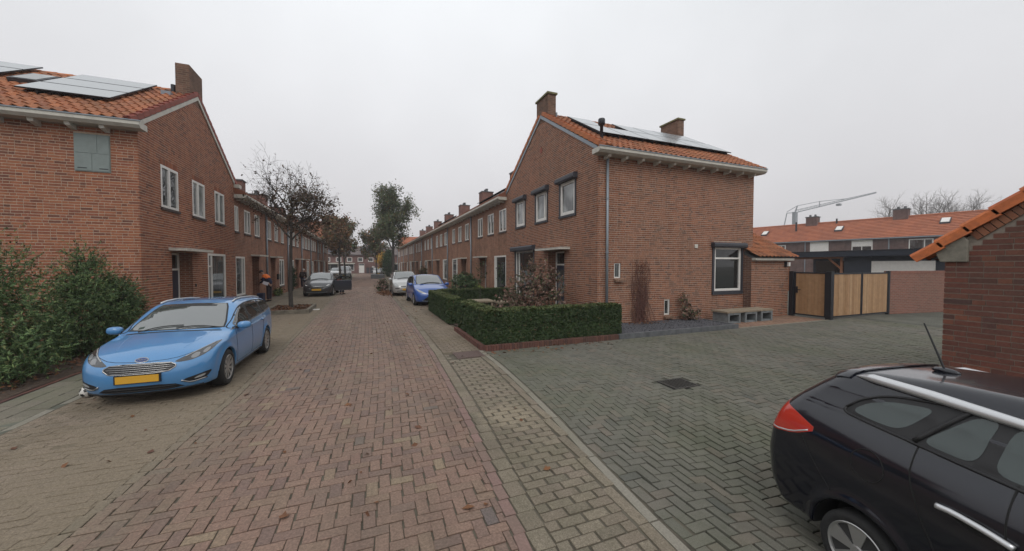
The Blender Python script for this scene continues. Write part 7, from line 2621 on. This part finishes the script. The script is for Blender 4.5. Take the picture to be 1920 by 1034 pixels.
for v in ('left', 'right'):
    K.patch('window_trim', v, dlo, 'plastic_black', .002, .05)
    for q in ([(-.17, 1.505), (-.07, 1.605), (.08, 1.665), (.36, 1.70), (.20, 1.475), (0, 1.48)], [(.56, 1.722), (.33, 1.45), (.64, 1.425), (.67, 1.732)], [(.745, 1.735), (.72, 1.415), (1.4, 1.385), (1.93, 1.40), (1.6, 1.63), (1.25, 1.72)]):
        K.patch('side_window', v, fillet(q, .09), 'car_glass_green', .005, .04, sm=0)
    K.line('pillar_trim', v, [(.53, 1.755), (.30, 1.44)], .02, 'plastic_black', .004, sm=0)
    K.line('window_seal', v, dlo, .012, 'plastic_black', .002, closed=True, sm=2)
    K.line('shut_line', v, [(.335, 1.41), (.35, 1.2), (.43, .93), (.51, .74), (.60, .45)], .006, 'liner', 0)
    K.line('shut_line', v, [(.84, 1.40), (.86, 1.0), (.84, .40)], .006, 'liner', 0)
    K.line('shut_line', v, [(-.50, 1.13), (-.44, 1.02), (-.33, .86), (-.22, .74)], .006, 'liner', 0)
    K.line('fuel_flap', v, [(.07 + .125 * math.cos(t), 1.13 + .13 * math.sin(t)) for t in np.linspace(0, 2 * math.pi, 17)[:-1]], .005, 'liner', .0005, closed=True, sm=0)
    K.line('door_handle', v, [(.53, 1.09), (.62, 1.095), (.78, 1.075), (.90, 1.05)], .021, 'rail_silver', .018, n=10)
    K.patch('handle_recess', v, [(.60, 1.12), (.80, 1.10), (.82, 1.03), (.72, 1.01), (.60, 1.05)], 'liner', .001, .03)
    t = K.patch('tail_lamp', v, [(-.36, 1.235), (-.60, 1.11), (-.82, 1.06), (-1.05, 1.07), (-1.08, 1.20), (-.99, 1.38), (-.82, 1.39), (-.6, 1.32)], 'red_lens', .006, .03, sm=1)
    K.line('lamp_rim', v, [(-.45, 1.205), (-.62, 1.12), (-.82, 1.08), (-.95, 1.09)], .008, 'rail_silver', .004, t)
    K.line('sill_line', v, [(.42, .36), (1.2, .36), (2.2, .36)], .03, 'plastic_black', 0)
for sg in (1, -1):
    m_ = (lambda p: p) if sg > 0 else mir
    K.patch('tail_lamp', 'rear', m_([(.50, 1.12), (.80, 1.10), (.80, 1.33), (.60, 1.30)]), 'red_lens', .005, .04, sm=1)
    pts = [(-.26, sg * .55), (-.12, sg * .57), (.3, sg * .575), (.9, sg * .575), (1.45, sg * .55)]
    q = K.B.project('top', pts)
    mb = MB()
    hs = [.012, .075, .085, .07, .03]
    ws = [.02, .085, .09, .07, .05]
    pv = []
    prev = None
    dense = []
    for i in range(len(q) - 1):
        for t in np.linspace(0, 1, 6)[:-1]:
            dense.append((q[i] * (1 - t) + q[i + 1] * t, hs[i] * (1 - t) + hs[i + 1] * t, ws[i] * (1 - t) + ws[i + 1] * t))
    dense.append((q[-1], hs[-1], ws[-1]))
    ring = 10
    for (pt, hh, ww) in dense:
        for k in range(ring):
            a = 2 * math.pi * k / ring
            mb.v.append((pt[0], pt[1] + ww * .5 * math.cos(a), pt[2] + hh * .45 + hh * .5 * math.sin(a)))
    for i in range(len(dense) - 1):
        for k in range(ring):
            k2 = (k + 1) % ring
            mb.f.append((i * ring + k, i * ring + k2, (i + 1) * ring + k2, (i + 1) * ring + k))
    mb.f.append(tuple(range(ring)))
    mb.f.append(tuple((len(dense) - 1) * ring + k for k in range(ring)))
    mb.build('roof_rail', M['rail_silver'], K.T, True, world=False)
K.patch('rear_window', 'rear', [(-.62, 1.36), (.62, 1.36), (.52, 1.74), (-.52, 1.74)], 'car_glass', .004, .05, sm=1)
K.patch('spoiler', 'top', [(-.47, -.57), (-.47, .57), (-.26, .58), (-.20, 0), (-.26, -.58)], 'car_black', .018, .05, sm=1)
K.plate('rear', .95)
q = K.B.project('top', [(.06, 0)])[0]
at = MB()
at.sphere((q[0], 0, q[2] + .012), (.10, .035, .03), 14, 8)
ab = at.build('antenna_base', M['car_black'], K.T, True, world=False)
MB().tube([(q[0] - .01, 0, q[2] + .03), (q[0] - .16, 0, q[2] + .42)], [.009, .006], 8).build('antenna_rod', M['plastic_black'], ab, world=False)
screen(K, 'windscreen', 2.24, 1.50, .74, .56, .15, .03)
K.mirror(1.9, .92, 1.42, 'car_black')
K.patch('headlight', 'front', [(.45, .90), (.6, .88), (.78, .98), (.80, 1.1), (.6, 1.02)], 'lens', .005, .04, sm=1, both=True)
K.wheels('five', .885, .32, .235)

# ------------------------------------------------------------------ people
M['skin'] = plain('skin', (.34, .20, .15), .6)
M['orange_jacket'] = plain('orange work jacket', (.75, .16, .02), .8)
M['navy'] = plain('navy cloth', (.012, .016, .045), .9)
M['dark_trousers'] = plain('dark plum trousers', (.03, .02, .028), .9)
M['maroon_coat'] = plain('dark brown coat', (.028, .014, .014), .9)
M['red_coat'] = plain('red coat', (.42, .012, .018), .8)
M['white_hair'] = plain('white hair', (.55, .53, .50), .9)
M['grey_cap'] = plain('dark grey cap', (.04, .042, .045), .9)
M['paper'] = plain('paper bundle', (.5, .48, .52), .7)
M['shoe'] = plain('dark shoe', (.02, .018, .016), .7)
M['sneaker'] = plain('pale shoe', (.4, .36, .33), .7)


def skin(name, verts, edges, mat, parent, sub=2, root=0):
    me = D.meshes.new(name)
    me.from_pydata([v[0] for v in verts], edges, [])
    ob = D.objects.new(name, me)
    COL.objects.link(ob)
    sk = ob.modifiers.new('skin', 'SKIN')
    sk.use_smooth_shade = True
    su = ob.modifiers.new('sub', 'SUBSURF')
    su.levels = su.render_levels = sub
    for v, dd in zip(verts, me.skin_vertices[0].data):
        r = v[1]
        dd.radius = r if isinstance(r, tuple) else (r, r)
    me.skin_vertices[0].data[root].use_root = True
    dg = bpy.context.evaluated_depsgraph_get()
    m2 = D.meshes.new_from_object(ob.evaluated_get(dg))
    D.objects.remove(ob)
    m2.polygons.foreach_set('use_smooth', [True] * len(m2.polygons))
    return link(name, m2, mat, parent)


def person(label, loc, rz, J, mats, hair=None, hatr=None, fingers=True):
    """J: joint positions in metres, facing +x locally"""
    T = thing('person', label, 'person', loc, rz)
    j = {k: Vector(v) for k, v in J.items()}
    ht = (j['head'] - j['neck']).normalized()
    # one continuous figure
    V = [(j['hip'], (.13, .16)), (j['belly'], (.12, .15)), (j['chest'], (.125, .17)), (j['neck'], .055), (j['neck'] + ht * .07, .055), (j['head'], (.085, .075)), (j['head'] + ht * .11, .07)]
    E_ = [(0, 1), (1, 2), (2, 3), (3, 4), (4, 5), (5, 6)]
    for s in 'LR':
        b = len(V)
        V += [(j['sh' + s], .065), (j['el' + s], .045), (j['wr' + s], .03), (j['wr' + s] + (j['wr' + s] - j['el' + s]).normalized() * .08, (.04, .018))]
        E_ += [(2, b), (b, b + 1), (b + 1, b + 2), (b + 2, b + 3)]
        b = len(V)
        V += [(j['th' + s], .085), (j['kn' + s], .058), (j['an' + s], .04), (j['an' + s] + Vector((.13, 0, -.05)), .035)]
        E_ += [(0, b), (b, b + 1), (b + 1, b + 2), (b + 2, b + 3)]
    body = skin('body', V, E_, mats['skin'], T)
    for s in 'LR':
        d = (j['wr' + s] - j['el' + s]).normalized()
        o = d.orthogonal().normalized()
        base = j['wr' + s] + d * .09
        for k, ln in enumerate((.065, .075, .07, .055)):
            q = base + o * (.018 * (k - 1.5))
            c = d.cross(o)
            skin('finger', [(q - d * .03, .009), (q + d * ln * .5 + c * .006, .0085), (q + d * ln + c * .025, .007)], [(0, 1), (1, 2)], mats['skin'], body, 1)
        q = j['wr' + s] + d * .03 + o * .03
        skin('thumb', [(q - o * .01, .01), (q + d * .03 + o * .02, .0095), (q + d * .06 + o * .022, .008)], [(0, 1), (1, 2)], mats['skin'], body, 1)
    # face
    up = ht
    fw = Vector((1, 0, 0))
    fw = (fw - up * fw.dot(up)).normalized()
    sd = up.cross(fw)
    h0 = j['head'] + up * .02
    MB().sphere(tuple(h0 + fw * .098 - up * .01), (.014, .012, .022), 8, 6).build('nose', mats['skin'], body, True, world=False)
    for sg in (1, -1):
        MB().sphere(tuple(h0 + fw * .085 + sd * .03 * sg + up * .02), .010, 8, 6).build('eye', M['shoe'], body, True, world=False)
        MB().sphere(tuple(h0 + sd * .08 * sg), (.022, .010, .03), 8, 6).build('ear', mats['skin'], body, True, world=False)
    MB().sphere(tuple(h0 + fw * .085 - up * .05), (.008, .022, .007), 8, 6).build('mouth', M['red_lens'], body, True, world=False)
    hb = MB().sphere((0, 0, 0), (.105, .092, .085), 14, 10)
    rot = Matrix((fw, sd, up)).transposed()
    hb.v = [tuple(rot @ Vector(v) + h0 + up * .055 - fw * .018) for v in hb.v]
    hb.build('hair' if hatr is None else 'cap', hair, body, True, world=False)
    # jacket
    V = [(j['hip'] - Vector((0, 0, .04)), (.155, .185)), (j['belly'], (.15, .18)), (j['chest'], (.155, .20)), (j['neck'] - ht * .02, .085)]
    E_ = [(0, 1), (1, 2), (2, 3)]
    for s in 'LR':
        b = len(V)
        V += [(j['sh' + s], .082), (j['el' + s], .062), (j['wr' + s] - (j['wr' + s] - j['el' + s]).normalized() * .01, .05)]
        E_ += [(2, b), (b, b + 1), (b + 1, b + 2)]
    jk = skin('jacket', V, E_, mats['jacket'], T)
    if 'yoke' in mats:
        jk.data.materials.append(mats['yoke'])
        ax = (j['chest'] - j['belly']).normalized()
        for f in jk.data.polygons:
            c = f.center
            f.material_index = 1 if (c - j['chest']).dot(ax) > -.10 and (c - j['elL']).length > .20 and (c - j['elR']).length > .20 else 0
    V = [(j['hip'] + Vector((0, 0, .02)), (.14, .17))]
    E_ = []
    for s in 'LR':
        b = len(V)
        V += [(j['th' + s], .10), (j['kn' + s], .078), (j['an' + s] + Vector((0, 0, .02)), .066)]
        E_ += [(0, b), (b, b + 1), (b + 1, b + 2)]
    skin('trousers', V, E_, mats['trousers'], T)
    for s in 'LR':
        a = j['an' + s]
        skin('shoe', [(a + Vector((-.04, 0, -.03)), .048), (a + Vector((.08, 0, -.045)), .045), (a + Vector((.17, 0, -.055)), .032)], [(0, 1), (1, 2)], mats['shoe'], T, 1)
    return T


std = dict(thL=(0, .10, .86), thR=(0, -.10, .86), knL=(.02, .11, .47), knR=(.02, -.11, .47), anL=(0, .12, .09), anR=(0, -.12, .09))
J = dict(hip=(-.05, 0, .93), belly=(.04, 0, 1.10), chest=(.17, 0, 1.32), neck=(.28, 0, 1.47), head=(.36, 0, 1.56),
         shL=(.18, .20, 1.40), shR=(.18, -.20, 1.40), elL=(.16, .30, 1.12), elR=(.36, -.27, 1.18), wrL=(.36, .22, 1.02), wrR=(.58, -.2, 1.20), **std)
pm = person('delivery man in orange and navy jacket bending towards a front door with papers', (-4.92, 23.5, 0), R(165), J,
            dict(skin=M['skin'], jacket=M['navy'], yoke=M['orange_jacket'], trousers=M['dark_trousers'], shoe=M['shoe']), M['grey_cap'], True)
pb = MB()
pb.hexa([(-.13, -.08, 0), (.13, -.09, .02), (.13, .09, .03), (-.13, .08, .01), (-.13, -.08, .03), (.13, -.09, .05), (.13, .09, .06), (-.13, .08, .04)])
po = pb.build('paper_bundle', M['paper'], None, world=False)
po.location = (-5.02, 23.16, 1.0)
po.rotation_euler = (R(70), R(25), R(10))
tag(po, 'pale bundle of papers in the hand of the delivery man', 'papers')
bg = MB().prism([(-.2, 0), (.2, 0), (.22, .5), (-.22, .5)], lambda a, z, c: (-5.16 + c, 22.85 + a, z + .005), -.14, .14).build('delivery_bag', M['navy'])
tag(bg, 'navy bag standing on the pavement by the delivery man', 'bag')
J = dict(hip=(0, 0, .90), belly=(.01, 0, 1.05), chest=(.06, 0, 1.26), neck=(.12, 0, 1.40), head=(.17, 0, 1.51),
         shL=(.05, .19, 1.33), shR=(.05, -.19, 1.33), elL=(.02, .25, 1.07), elR=(.02, -.25, 1.07), wrL=(.14, .22, .88), wrR=(.14, -.22, .88), **dict(std, knL=(.08, .11, .47), anL=(.14, .12, .09), anR=(-.14, -.11, .09), thL=(0, .09, .84), thR=(0, -.09, .84)))
person('white haired person in dark coat walking away along the left houses', (-5.0, 35.6, 0), R(80), J,
       dict(skin=M['skin'], jacket=M['maroon_coat'], trousers=M['navy'], shoe=M['sneaker']), M['white_hair'])
J = dict(hip=(0, 0, .52), belly=(.05, 0, .68), chest=(.14, 0, .88), neck=(.20, 0, 1.01), head=(.24, 0, 1.10),
         shL=(.14, .18, .94), shR=(.14, -.18, .94), elL=(.22, .24, .74), elR=(.22, -.24, .74), wrL=(.36, .18, .84), wrR=(.36, -.18, .84), thL=(.08, .1, .48), thR=(.08, -.1, .48), knL=(.36, .12, .46), knR=(.36, -.12, .46), anL=(.34, .12, .1), anR=(.34, -.12, .1))
person('person in red coat sitting at the open door of the charcoal car', (-1.80, 27.38, 0), R(-35), J,
       dict(skin=M['skin'], jacket=M['red_coat'], trousers=M['navy'], shoe=M['shoe']), M['grey_cap'])

# ------------------------------------------------------------------ autumn air
hz = MB().box(-720, 720, -320, 1420, -1.42, 24).build('haze', None, None, fix=True)
hm = D.materials.new('haze')
hm.use_nodes = True
hn = hm.node_tree
hn.nodes.clear()
ho = hn.nodes.new('ShaderNodeOutputMaterial')
hv = hn.nodes.new('ShaderNodeVolumePrincipled')
hv.inputs['Color'].default_value = (.9, .9, .92, 1)
hv.inputs['Density'].default_value = 0.0013
hv.inputs['Anisotropy'].default_value = 0.2
hn.links.new(hv.outputs['Volume'], ho.inputs['Volume'])
hz.data.materials.append(hm)
hz['kind'] = 'stuff'
